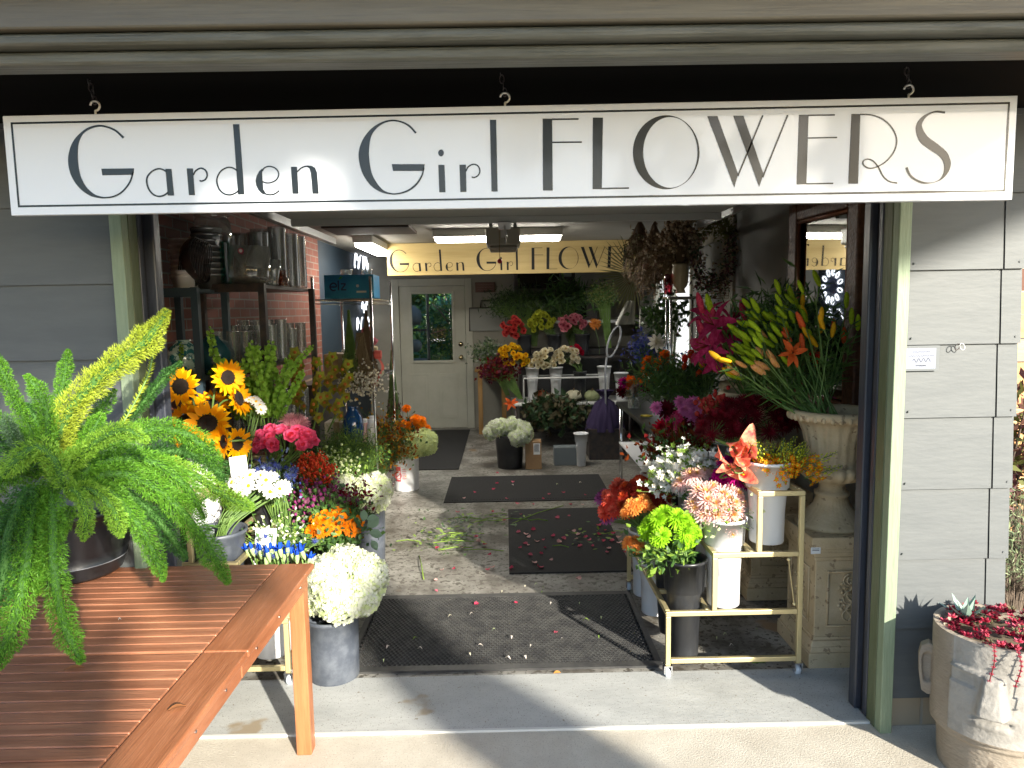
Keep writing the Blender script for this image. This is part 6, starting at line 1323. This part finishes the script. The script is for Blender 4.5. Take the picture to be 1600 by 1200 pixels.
# floor group at back
bucket(c=(.03,4.86,.004), rt=.16, rb=.13, h=.36, mat=bucketblk, label='big black bucket of white hydrangeas at the back')
dome('hydrangea','hydrangea',P(793,680,4.8),(.20,.1,.10),9,.092,(.03,4.86,.3),'white hydrangea in the big black bucket at the back','hydrangeas at the back', jit=.15)
bucket(c=(.80,4.85,.004), rt=.075, rb=.045, h=.36, mat=bucketwht, label='empty white cone vase on the floor at the back', band=.10)
for (x,y,w,h,m_,lb,) in ((.28,4.80,.17,.30,MATS['cardboard'],'tall brown carton with a white sticker beside the hydrangeas'),(.66,4.95,.30,.20,M('slate_box',(.13,.15,.16),.7),'grey blue box on the floor beside the white cone')):
    t = thing('floor_box', lb, 'box', (x,y,.004)); b = MB(); b.box((-w/2,-.08,0),(w/2,.08,h)); bevel(part('box_body', b, m_, t), .004)
    if w < .2:
        b = MB(); b.box((-.0,-.0812,.16),(.07,-.0802,.28)); part('sticker', b, paper, t)
        b = MB(); 
        for i in range(6): b.box((.01+i*.009,-.0822,.19),(.014+i*.009,-.0813,.27))
        part('printed_bars', b, signblack, t)
t = thing('dark_cupboard','tall dark cupboard behind the back display','cupboard',(.9,7.15,0)); b = MB(); b.box((-.7,-.15,.0),(.85,.3,1.15)); part('cupboard_body', b, blacksteel, t)
for x in (-.31,.07,.45): b = MB(); b.box((x-.3-.02,-.17,.05),(x+.02,-.151,1.1)); bevel(part('cupboard_door', b, M('dark_door',(.03,.03,.032),.5), t), .004)
t = thing('wall_oven','dark boxy appliance mounted high on the back wall','appliance',(.55,7.2,1.93)); b = MB(); b.box((-.42,-.15,0),(.42,.29,.42)); bevel(part('case', b, blacksteel, t), .01)
b = MB(); b.box((-.36,-.153,.05),(.2,-.1501,.37)); part('front_glass', b, M('dark_glass',(.01,.01,.01),.1), t); b = MB(); b.box((.24,-.155,.2),(.37,-.1501,.28)); part('display', b, M('grey_display',(.15,.17,.17),.3), t)
t = thing('microwave','small black microwave on the back counter','microwave',(1.0,6.98,1.55)); b = MB(); b.box((-.25,-.1,0),(.25,.2,.25)); bevel(part('case', b, blacksteel, t), .01); b = MB(); b.box((-.22,-.103,.03),(.1,-.1001,.22)); part('door_glass', b, MATS['dark_glass'], t)
b = MB(); b.box((.7,6.85,1.50),(1.86,7.49,1.535)); o = part('wall_counter', b, bucketwht); tag(o, 'pale high shelf on the right of the back wall', 'shelf')
t = thing('wood_counter','rough wooden trestle beside the back door','trestle',(-.18,7.0,0)); b = MB(); b.box((-.24,-.1,.86),(.20,.4,.90)); bevel(part('trestle_top', b, M('pine',(.30,.17,.05),.7,(.38,.22,.08),ns=5,stretch=(8,8,1)), t), .004)
for x in (-.2,.12): b = MB(); b.box((x,-.08,0),(x+.06,-.03,.859)); part('leg', b, MATS['pine'], t)
t = thing('small_plaque','small brown wooden plaque with carved text rows on the back wall','plaque',(-.27,BY-.03,2.02)); b = MB(); b.box((-.14,0,-.07),(.14,.025,.07)); bevel(part('plaque_board', b, M('plaque_brown',(.12,.06,.045),.7), t), .004); b = MB()
for k in range(3): rib(b, [(-.11+j*.02, .035-.035*k+(.006 if j%2 else -.006)) for j in range(12)], .004, -.001)
part('carved_text', b, M('plaque_ink',(.25,.15,.12),.7), t)
t = thing('framed_board','blank pale memo board with a handle on the back wall','board',(-.26,BY-.03,1.55)); b = MB(); b.box((-.24,0,-.15),(.30,.02,.18)); part('board_panel', b, M('board_grey',(.25,.26,.24),.6), t); b = MB(); b.tube([(-.24,-.005,-.15),(-.24,-.005,.18),(.30,-.005,.18)], .008, 6); b.tube([(-.08,-.005,.18),(-.07,-.005,.28),(.10,-.005,.28),(.12,-.005,.18)], .01, 6); part('frame_edge', b, blacksteel, t, True)
t = thing('number_plate','old license plate reading 68 pinned on the back wall','plate',(-.0,BY-.03,1.08)); b = MB(); b.box((-.20,0,-.08),(.22,.01,.09)); part('plate_base', b, M('plate_dark',(.05,.055,.05),.5), t); b = MB(); rib(b, [(.02,.05),(-.01,.02),(-.01,-.03),(.02,-.05),(.05,-.02),(.02,.005),(-.008,-.01)], .012, -.001); rib(b, [(.10,.0),(.075,.03),(.10,.055),(.125,.03),(.10,.0),(.07,-.03),(.10,-.055),(.13,-.03),(.10,.0)], .012, -.0015); part('plate_digits', b, M('plate_light',(.3,.32,.28),.6), t)
t = thing('magnifier_lamp','ring shaped grey work lamp arm at the back right','lamp',P(945,565,5.2)); b = MB(); b.tube([(.10+.05*cos(q)+.10*sin(q)*.6, 0, .22+.24*sin(q)*.7-.03*cos(q)) for q in np.linspace(0,6.28,26)], .012, 6); b.tube([(.02,0,.05),(0,0,-.15),(.02,0,-.8)], .012, 6); part('ring_and_arm', b, M('grey_plastic',(.25,.26,.28),.4), t, True)
t = thing('purple_bundle','dark purple tulle bundle on a stool at the back','fabric',(1.12,5.3,.30)); b = MB(); r_ = random.Random(4)
b.lathe([(.20,.02),(.19,.10),(.15,.22),(.10,.33),(.03,.38),(.06,.43),(.10,.47)], 60, flute=lambda q,z,r: 1+.14*sin(9*q+z*14)+.07*sin(17*q-z*9))
part('tulle', b, M('purple_tulle',(.022,.012,.05),.9), t, True); b = MB(); b.box((-.2,-.18,-.29),(.2,.18,.05)); part('stool_block', b, blacksteel, t)
# ceiling things
tubew = M('lamp_tube', (1,1,1), .4, emit=((1,.95,.85), 19.0)); housing = M('lamp_housing', (.5,.49,.45), .5)
def strip(c, rot, L_, lb):
    t = thing('fluorescent_lamp', lb, 'ceiling lamp', c); t.rotation_euler = (0,0,rot)
    b = MB(); b.box((-L_/2,-.10,-.015),(L_/2,.10,.058)); bevel(part('housing', b, housing, t), .006); b = MB(); b.box((-L_/2+.02,-.08,-.055),(L_/2-.02,.08,-.0155)); bevel(part('diffuser', b, tubew, t), .015, 3); return t
strip((-.05,4.15,2.40), 0, 1.22, 'lit fluorescent strip across the ceiling behind the opener motor')
strip((-1.40,5.1,2.40), pi/2, 1.22, 'lit fluorescent fixture running lengthwise at the left of the ceiling')
t = thing('door_opener','beige garage opener motor hanging from the ceiling','door opener',(.0,3.55,2.24)); b = MB(); b.box((-.145,-.16,0),(.145,.2,.15)); b.box((-.12,-.14,-.035),(.12,.18,-.001)); bevel(part('motor_case', b, M('beige_case',(.36,.34,.28),.5), t), .02, 3); b = MB(); b.box((-.02,-1.75,.06),(.02,-.161,.085)); part('drive_rail', b, M('galv',(.4,.41,.41),.4,metal=.6), t); b = MB(); b.box((-.12,.0,.151),(-.09,.03,.219)); b.box((.09,.0,.151),(.12,.03,.219)); part('hanger', b, MATS['galv'], t)
t = thing('red_pull_cord','red release knob hanging on a cord from the opener rail','pull cord',(-.03,2.9,2.31)); b = MB(); b.tube([(0,0,0),(0,0,-.22)], .0025, 5); part('cord', b, MATS['dry_tan'], t); b = MB(); b.blob((0,0,-.235), .02, 0, 10, 8); part('knob', b, M('red_knob',(.5,.02,.02),.4), t, True)
t = thing('garage_door','raised pale sectional garage door under the ceiling','garage door'); pm = M('pale_door_panel',(.36,.375,.36),.5)
for i, (y0,y1) in enumerate(((.32,.84),(.85,1.37),(1.38,1.90))): b = MB(); b.box((-1.33,y0,2.285),(1.38,y1,2.325)); bevel(part('door_section', b, pm, t), .004)
b = MB(); b.box((-1.33,1.86,2.245),(1.38,1.90,2.284)); part('bottom_rail', b, pm, t)
b = MB(); b.box((-.03,1.84,2.20),(.05,1.859,2.244)); b.tube([(.01,1.83,2.22),(.02,1.80,2.16),(.015,1.80,2.11)], .007, 8); part('lock_handle', b, chrome, t)
for x, lb in ((-1.42,'left'),(1.44,'right')):
    t = thing('door_track','galvanised %s overhead track of the garage door'%lb,'track'); b = MB(); b.box((x-.012,.30,2.27),(x+.012,3.4,2.32)); part('track_channel', b, MATS['galv'], t)
t = thing('ceiling_hatch','brown attic hatch in the ceiling','hatch',(-1.2,3.9,2.43)); b = MB(); b.box((-.38,-.3,0),(.38,.3,.029)); part('hatch_panel', b, M('hatch_brown',(.05,.035,.025),.8), t)

# ---- dried flowers, wreath, vase and aprons on the right
def hangdry(px, py, Y, L_, r, cols, lb, n=120, leaf=.05, name='dried_bunch'):
    tp = P(px,py,Y); t = thing(name, lb, 'dried flowers', tp); S = MB(); B2 = MB()
    for i in range(n):
        a = random.uniform(0,6.28); rr = r*sqrt(random.random()); e = Vector((rr*cos(a), rr*sin(a)*.7, -L_*random.uniform(.5,1.05))); S.tube([(0,0,.02), e*.5+Vector((rr*.2*cos(a),0,0)), e], .002, 3, cap=False)
        for k in range(8): q = e*random.uniform(.35,1.0)+Vector((random.gauss(0,r*.22),random.gauss(0,r*.15),random.gauss(0,.03))); d = Vector((random.gauss(0,.6),random.gauss(0,.5),random.gauss(-.5,.6))).normalized()*leaf*random.uniform(.5,1.2); w = d.cross(Vector((random.gauss(0,1),1,0))).normalized()*leaf*.13; B2.add([q, q+d*.5+w, q+d, q+d*.5-w], [(0,1,2,3)], random.randrange(len(cols)))
    part('stems', S, MATS['dry_brown'], t); part('dry_leaves', B2, cols, t)
DT, DB = MATS['dry_tan'], MATS['dry_brown']; DG = M('dry_green',(.16,.16,.07),.8); DP = M('dry_pale',(.34,.26,.16),.8)
hangdry(1022,350,3.6,.62,.17,[DT,DB,DP],'thick hanging bunch of tan dried grasses',160); hangdry(1000,345,3.8,.55,.15,[DT,DG,DB],'olive dried bunch hanging left of the tan grasses')
hangdry(1045,345,3.4,.50,.14,[DB,DP,M('dry_rust',(.18,.08,.04),.8)],'rust and cream dried flowers hanging near the ceiling'); hangdry(1068,350,3.3,.38,.13,[DP,DB,M('dry_cream',(.42,.34,.24),.8)],'cream dried blossoms above the cream vase')
filler('wheat_bunch','dried wheat ears rising from the pink glass vase', P(1042,402,2.9),(.09,.07,.17),tuple(P(1045,445,2.9)),DT,[DT,DP,DB],70,9,.022,'leaf',cat='dried flowers',part_name='ears')
t = thing('dried_palm_leaf','large radiating dried palm fan','palm leaf',P(992,428,4.3)); b = MB()
for i in range(26):
    a = pi*.62+i/25*pi*.95; L_ = .42*random.uniform(.85,1.1); d = Vector((cos(a),-.12,sin(a))); w = Vector((-sin(a),0,cos(a)))*.008; b.add([Vector((0,0,0)), d*L_*.6+w, d*L_, d*L_*.6-w], [(0,1,2,3)])
part('leaf_blades', b, DG, t)
t = thing('cream_vase','cream footed vase of small dried flowers by the window','vase',P(1063,458,2.6)); b = MB(); b.lathe([(0,0),(.04,0),(.035,.015),(.03,.03),(.05,.055),(.058,.10),(.062,.16),(.055,.20),(.062,.215),(.05,.2)], 24); part('vase_body', b, M('cream_glaze',(.42,.36,.24),.35), t, True)
vase(P(1044,460,2.62), [(0,0),(.035,0),(.03,.03),(.036,.09),(.028,.15)], 'small ruby pink glass vase beside the cream vase', glass_mat('ruby_glass',(.6,.12,.18)))
filler('cream_vase_flowers','pale dried blossoms standing in the cream vase', P(1068,375,2.65),(.10,.07,.13),tuple(P(1063,425,2.6)),DB,[DP,MATS['dry_cream'],DB],50,7,.012,'dot',cat='dried flowers')
t = thing('chrome_stand','chrome shelf stand in front of the bright window','stand',P(1066,463,2.6)); b = MB(); b.box((-.13,-.10,-.025),(.13,.10,-.002)); bevel(part('stand_top', b, chrome, t), .01, 3)
for x in (-.10,.095):
    for y in (-.07,.07): b = MB(); b.tube([(x,y,-.0255),(x,y,-.85)], .009, 8); part('leg', b, chrome, t, True)
# wreath
wc = P(1112,395,3.0); t = thing('dried_wreath','dried moss and flower wreath on a wire frame by the window','wreath',wc); wc = Vector(wc)
b = MB(); b.tube([(.15*cos(q),.02,.26*sin(q)) for q in np.linspace(0,6.28,24)], .010, 6)
for z in np.linspace(-.36,-.28,5): b.tube([(-.1,0,z),(.14,0,z)], .002, 4)
for x in np.linspace(-.1,.14,8): b.tube([(x,0,-.36),(x,0,-.2)], .002, 4)
part('wire_frame', b, DB, t)
b = MB(); wm = [M('moss',(.10,.11,.02),.8), leafd, DB, DP, M('dry_plum',(.08,.02,.03),.8)]
for i in range(1500):
    q = random.uniform(0,6.28); rr = random.gauss(1,.22); p_ = Vector((.15*rr*cos(q), random.gauss(-.02,.03), .26*rr*sin(q))); d = Vector((random.gauss(0,1),random.gauss(-.3,.6),random.gauss(0,1))).normalized()*random.uniform(.02,.05); w = d.cross(Vector((random.random(),random.random(),random.random()))).normalized()*.008
    mi = 0 if sin(q) > .5 else random.choice((1,1,2,3,4,4)); b.add([p_, p_+d*.5+w, p_+d, p_+d*.5-w], [(0,1,2,3)], mi)
part('moss_and_flowers', b, wm, t)
for (px,py,lb,w,h) in ((985,490,'white cloth apron hanging left of the window',.17,.22),(1003,492,'second white cloth strip hanging beside the apron',.08,.25)):
    t = thing('hanging_cloth', lb, 'cloth', P(px,470,4.0)); b = MB(); n, m_ = 8, 6; vs = []
    for j in range(m_+1):
        for i in range(n+1): u = i/n-.5; v = j/m_; vs.append((u*w*(.45+.65*v)+(-.05*v if w > .1 else .02*v), .015*sin(i*1.9+j*.4), -v*h))
    b.add(vs, [(j*(n+1)+i, j*(n+1)+i+1, (j+1)*(n+1)+i+1, (j+1)*(n+1)+i) for j in range(m_) for i in range(n)]); part('cloth_body', b, M('white_cloth',(.5,.5,.47),.8), t, True)

# ---- note on the siding, metal rings
t = thing('paper_note','small laminated paper note with handwriting taped to the siding','note',at(1414,542,-.026)); b = MB(); b.box((-.004,-.001,-.092),(.132,0,.004)); part('plastic_sleeve', b, M('sleeve',(.16,.17,.175),.15), t); b = MB(); b.box((.006,-.0022,-.084),(.118,-.0012,-.006)); part('paper', b, M('note_paper',(.20,.22,.28),.6), t)
b = MB(); rr_ = random.Random(9)
for k,(z,x0,x1,a) in enumerate(((-.020,.028,.094,.0016),(-.035,.010,.112,.0020),(-.072,.042,.082,.0028))): rib(b, [(x0+(x1-x0)*j/22, z+a*(1 if j%2 else -1)*rr_.uniform(.4,1.2)) for j in range(23)], .0014, -.0028)
rib(b, [(.03+.07*j/18, -.053+.007*sin(j*1.35)+.001*j*.2) for j in range(19)], .002, -.003); part('handwriting', b, M('pen_grey',(.03,.035,.05),.6), t)
t = thing('metal_rings','two small metal rings hooked in the siding seam','rings',at(1500,540,-.03)); 
for (dx,m_,tilt) in ((-.012,blacksteel,.6),(.006,M('white_ring',(.6,.6,.6),.3),-.5)):
    b = MB(); b.tube([(dx+.009*cos(q)+.006*sin(q)*tilt, -.004, -.004+.012*sin(q)) for q in np.linspace(0,6.28,16)], .0017, 6); part('ring', b, m_, t, True)
# nails in siding
b = MB()
for z in (1.845,1.565,1.285,1.005,.725): b.tube([(1.93,-.026,z),(1.93,-.020,z)], .004, 8); b.tube([(1.535,-.026,z),(1.535,-.020,z)], .004, 8)
for o in [o_ for o_ in bpy.data.objects if o_.name.startswith('siding_wall') and 'right' in o_['label']]: part('nails', b, siding, o)

# ---- stone head planter
HC = Vector((1.775, -.255, 0)); RR = .218
t = thing('stone_head_planter','grey stone planter shaped like a carved head with red succulents','planter',HC)
def headmesh():
    b = MB(); n = 220; zs = np.linspace(0,.53,90); FA = radians(-129)   # face direction
    def R_(q, z):
        d = (q-FA+pi)%(2*pi)-pi; f = max(0, cos(d)); r = RR*(.93+.07*min(1, z/.12)) if z < .12 else RR
        if z < .15: return RR*(.86+.04*z/.15)
        if z < .165: r = RR*lerp(.90,1.0,(z-.15)/.015)
        x = RR*sin(d); fr = 0
        if abs(d) < .66 and z > .19:
            # flat chiselled face plate projecting
            edge = min(1, (.66-abs(d))/.05); fr += .020*edge*cos(d*.9)
            if z > .43: fr -= .022*edge*min(1,(z-.43)/.006)   # forehead steps back above the brow
            nz = max(0, 1-abs(x)/(.030+.02*(.43-z)/.13))                         # nose
            if .30 < z < .43: fr += .045*min(1, nz*2.5)*lerp(1.0,.5,(z-.30)/.13)
            if abs(z-.275) < .007 and abs(x) < .06: fr -= .010
            if .25 < z < .266 and abs(x) < .05: fr += .005
            if .38 < z < .425 and .05 < abs(x) < .13: fr -= .008   # eye hollow
        return r+fr
    vs = []
    for z in zs:
        for j in range(n): q = 2*pi*j/n; r = R_(q, z); vs.append((r*cos(q), r*sin(q)*.95, z))
    fs = [(i*n+j, i*n+(j+1)%n, (i+1)*n+(j+1)%n, (i+1)*n+j) for i in range(len(zs)-1) for j in range(n)]
    b.add(vs, fs)
    for k, f in enumerate(fs):
        q = 2*pi*((k%n)+.5)/n; d = (q-FA+pi)%(2*pi)-pi; z = zs[k//n]
        if abs(d) < .64 and .195 < z: b.m[k] = 1
    o = len(zs)-1
    r0 = [vs[o*n+j] for j in range(n)]; inn = [(x*.90,y*.90,.53) for x,y,_ in r0]; inn2 = [(x*.88,y*.88,.47) for x,y,_ in r0]
    b.add(r0+inn+inn2, [(j,(j+1)%n,n+(j+1)%n,n+j) for j in range(n)]+[(n+j,n+(j+1)%n,2*n+(j+1)%n,2*n+j) for j in range(n)])
    return b
part('head_body', headmesh(), [moaistone, moaiface], t, True)
for th in (radians(-129-79), radians(-129+79)):
    er = Vector((cos(th), sin(th)*.95, 0)); et = Vector((-sin(th), cos(th), 0))*(1 if th < -2 else -1)   # et points toward the face
    prof = [(-.012,.425),(.012,.435),(.036,.42),(.044,.38),(.040,.31),(.030,.245),(.008,.232),(-.012,.24)]; n = len(prof); cx_, cz_ = .016, .345
    ring = lambda k, dt: [er*(RR+lerp(cx_,x,k))+et*dt+Vector((0,0,lerp(cz_,z,k))) for x, z in prof]
    L0, L1, L2, L3 = ring(1,-.02), ring(1,.022), ring(.62,.022), ring(.5,.006)
    b = MB(); b.add(L0+L1+L2+L3, [(q*n+i,q*n+(i+1)%n,(q+1)*n+(i+1)%n,(q+1)*n+i) for q in range(3) for i in range(n)]+[tuple(range(3*n,4*n)), tuple(range(n-1,-1,-1))]); bevel(part('ear', b, moaistone, t), .004)
b = MB(); b.lathe([(0,.48),(.195,.475)], 24); part('potting_soil', b, MATS['soil'], t)
t = thing('red_succulents','mat of crimson succulents filling the stone head','succulent',HC+Vector((0,0,.48))); b = MB(); B2 = MB()
r_ = random.Random(12)
sm = [PET('succ_red',(158,34,58),.1,.1),PET('succ_pink',(205,88,108),.1,.1),PET('succ_dark',(98,18,36),.1,.1),M('succ_soil_green',(.20,.17,.09),.7)]
def rosette(b, c, R0, mi):
    for k in range(11):
        a = k*2.4; e = .15+.9*k/11; d = Vector((cos(a)*cos(e), sin(a)*cos(e), sin(e))); w = Vector((-sin(a),cos(a),0))*R0*.28; b.add([c, c+d*R0*.55+w, c+d*R0, c+d*R0*.55-w, c+d*R0*.5+Vector((0,0,R0*.12))], [(0,1,4),(1,2,4),(2,3,4),(3,0,4)], mi)
for i in range(240):
    a = r_.uniform(0,6.28); rr = .185*sqrt(r_.random()); c = Vector((rr*cos(a), rr*sin(a)*.95, .02+.045*r_.random()+.035*(1-rr/.2))); rosette(b, c, r_.uniform(.009,.024), r_.choice((0,0,1,1,2,2,3)))
part('rosettes', b, sm, t)
for (fa,L_) in ((-2.3,.08),(-2.0,.05),(-1.85,.13)):
    P_ = [(rr*cos(fa+g_), rr*sin(fa+g_), z) for rr, z, g_ in ((.17,.05,0),(.215,.062,0),(.245,.02,.03),(.25,-L_,-.03))]; B2.tube(catmull(P_,4), .002, 5)
    for q in catmull(P_,4)[4:]: rosette(B2, Vector(q), .009, 1)
part('trailing_stems', B2, [PET('succ_stem',(140,60,60)), sm[1]], t)
t = thing('agave','small blue grey agave among the red succulents','agave',HC+Vector((-.09,.07,.53))); b = MB()
for k in range(11):
    a = k*2.4; e = .35+.09*k; d = Vector((cos(a)*cos(e), sin(a)*cos(e), sin(e))); w = Vector((-sin(a),cos(a),0))*.017; L_ = .10; nn = Vector((0,0,-.008)); b.add([w*.5, d*L_*.45+w, d*L_, d*L_*.45-w, -w*.5, d*L_*.45+nn], [(0,1,5,4),(1,2,5),(2,3,5),(3,4,5)])
part('leaves', b, M('agave_blue',(.24,.34,.28),.5,transl=.1), t)

# ---- outside at the right: fence, shrubs, autumn tree
t = thing('plank_fence','orange tan plank fence catching the sun past the corner','fence',(3.9,1.7,0)); fm_ = [M('plank_a',(.48,.24,.09),.7,(.58,.31,.13),ns=3,stretch=(1,1,12)), M('plank_b',(.55,.33,.15),.7,(.62,.40,.2),ns=3,stretch=(1,1,12)), M('plank_dark',(.12,.05,.03),.8)]
b = MB()
for i in range(15): z = .02+i*.145; b.box((-1.75,-.01-.004*(i%2),z),(1.9,.015,z+.135), 2 if i in (12,14) else (0 if i%3 else 1))
part('planks', b, fm_, t)
for x in (-1.6,0,1.6): b = MB(); b.box((x,.02,0),(x+.09,.11,2.3)); part('post', b, fm_[0], t)
t = thing('red_leaf_shrub','dark red leaved shrub against the plank fence','shrub',(2.62,1.1,0)); b = MB(); leaf_cloud(b, (0,0,.85), (.34,.3,.55), 2200, .032, 0, 21, hollow=.2, nm=3); part('foliage', b, [M('shrub_red',(.10,.03,.03),.6,transl=.2),M('shrub_brown',(.16,.07,.05),.6,transl=.2),M('shrub_olive',(.14,.15,.04),.6,transl=.2)], t)
b = MB()
for i in range(9): a = i*.7; b.tube([(0,0,0),(.12*cos(a),.1*sin(a),.6),(.26*cos(a),.22*sin(a),1.2)], .006, 5)
part('branches', b, MATS['bark'], t)
filler('rosemary_bush','upright grey green rosemary beside the siding corner', (2.30,.42,.5),(.22,.16,.30),(2.30,.42,0),MATS['bark'],[M('rosemary',(.20,.27,.14),.6,transl=.2),M('rosemary_light',(.34,.40,.22),.6,transl=.2)],110,22,.020,'blade',cat='shrub',part_name='needles',loose=.05,jit=.2)
tree('autumn_tree','autumn coloured tree above the plank fence',(4.6,3.2,0),2.9,(1.3,.8,1.0),2600,.07,[M('autumn_gold',(.45,.25,.03),.5,transl=.35),M('autumn_green',(.14,.22,.04),.5,transl=.35),M('autumn_red',(.35,.07,.03),.5,transl=.35)],[(0,0,0),(.05,0,1.0),(0,0,2.0)],[.09,.08,.06],seed=31)
# ---- shade tree behind the viewer whose crown dapples the front
def shade_tree():
    t = thing('street_tree','leaning street tree standing behind the viewer that shades the shop front','tree',(5.3,-6.6,0))
    b = MB(); b.tube(catmull([(0,0,-.05),(-.55,0,1.2),(-1.22,.0,2.65),(-1.42,.0,3.0),(-1.36,.0,3.5),(-1.5,.05,4.0),(-1.9,.1,4.8)], 4), [.26-.004*i for i in range(25)], 12)
    b.tube([(-1.75,0,3.3),(-.9,-.2,4.2),(.4,-.3,5.2)], [.12,.09,.05], 8); b.tube([(-1.5,0,4.0),(-3.0,0,4.6),(-4.2,.1,4.9)], [.12,.08,.04], 8)
    part('trunk', b, MATS['bark'], t, True)
    b = MB(); r = random.Random(5)
    # crown clumps: (x, z, radius) as seen along the sun
    for (cx,cz,rd,n_) in CL: leaf_cloud(b, (cx-5.3, r.uniform(-.5,.5), cz), (rd,rd*.8,rd*.85), n_, .085, 0, int(cx*10+cz*7)+50, hollow=0, nm=2)
    part('crown', b, tl, t); return t
CL = [(x, 4.98+.05*(i%2), .48, 1500) for i, x in enumerate(np.arange(1.9, 5.0, .42))] + [(x, 5.8, .65, 900) for x in np.arange(1.6, 5.2, .6)] + [(x, 6.5, .7, 700) for x in np.arange(1.8, 5.0, .8)]
CL += [(2.08,4.66,.38,900),(1.7,4.5,.6,1000),(1.6,3.85,.35,450),(1.5,3.9,.5,700),(1.2,4.8,.7,900),(.9,4.1,.6,700),(.4,4.6,.7,700),(.3,3.7,.5,400),(2.75,4.72,.3,800),(3.2,4.72,.3,800),(3.7,4.76,.3,800),(4.2,4.78,.3,700),(4.6,4.82,.25,500),(1.5,3.1,.32,160),(2.25,3.25,.30,170),(1.9,3.45,.28,150),(2.75,3.5,.22,110)]
shade_tree()

# hedge added unseen behind the viewer to block low sky light
t = thing('sky_block_hedge','dark hedge added behind the viewer, cutting low sky light from the shop','hedge',(0,-15,0)); b = MB(); hr = np.random.default_rng(44)
b.box((-22,-1,0),(22,.2,2.0))
for i in range(5000):
    p = np.array((hr.uniform(-22,22), .2+hr.uniform(-.1,.25), hr.uniform(0,2.3))); a = hr.normal(size=3); a /= np.linalg.norm(a); c = np.cross(a, hr.normal(size=3)); c /= np.linalg.norm(c); b.add([p-a*.16, p+c*.08, p+a*.16, p-c*.08], [(0,1,2,3)])
part('hedge_foliage', b, leafd, t)

t = thing('shadow_caster','open timber carport frame standing behind the viewer at the right','shadow_caster',(5.3,-6.6,0)); b = MB()  # added out of view to cast the slanted shadow on the right siding
zz = lambda x: 4.575+.37*(x-5.3)
b.add([(x-5.3, y, zz(x)+dz) for x in (5.3,8.0) for y in (-.12,.12) for dz in (0,.85)], [(0,1,3,2),(4,6,7,5),(0,4,5,1),(2,3,7,6),(0,2,6,4),(1,5,7,3)]); part('shadow_board', b, MATS['pine'], t)
for x in (1.9,2.6): b = MB(); b.box((x,-.06,0),(x+.1,.04,zz(5.3+x)+.02)); part('post', b, MATS['pine'], t)
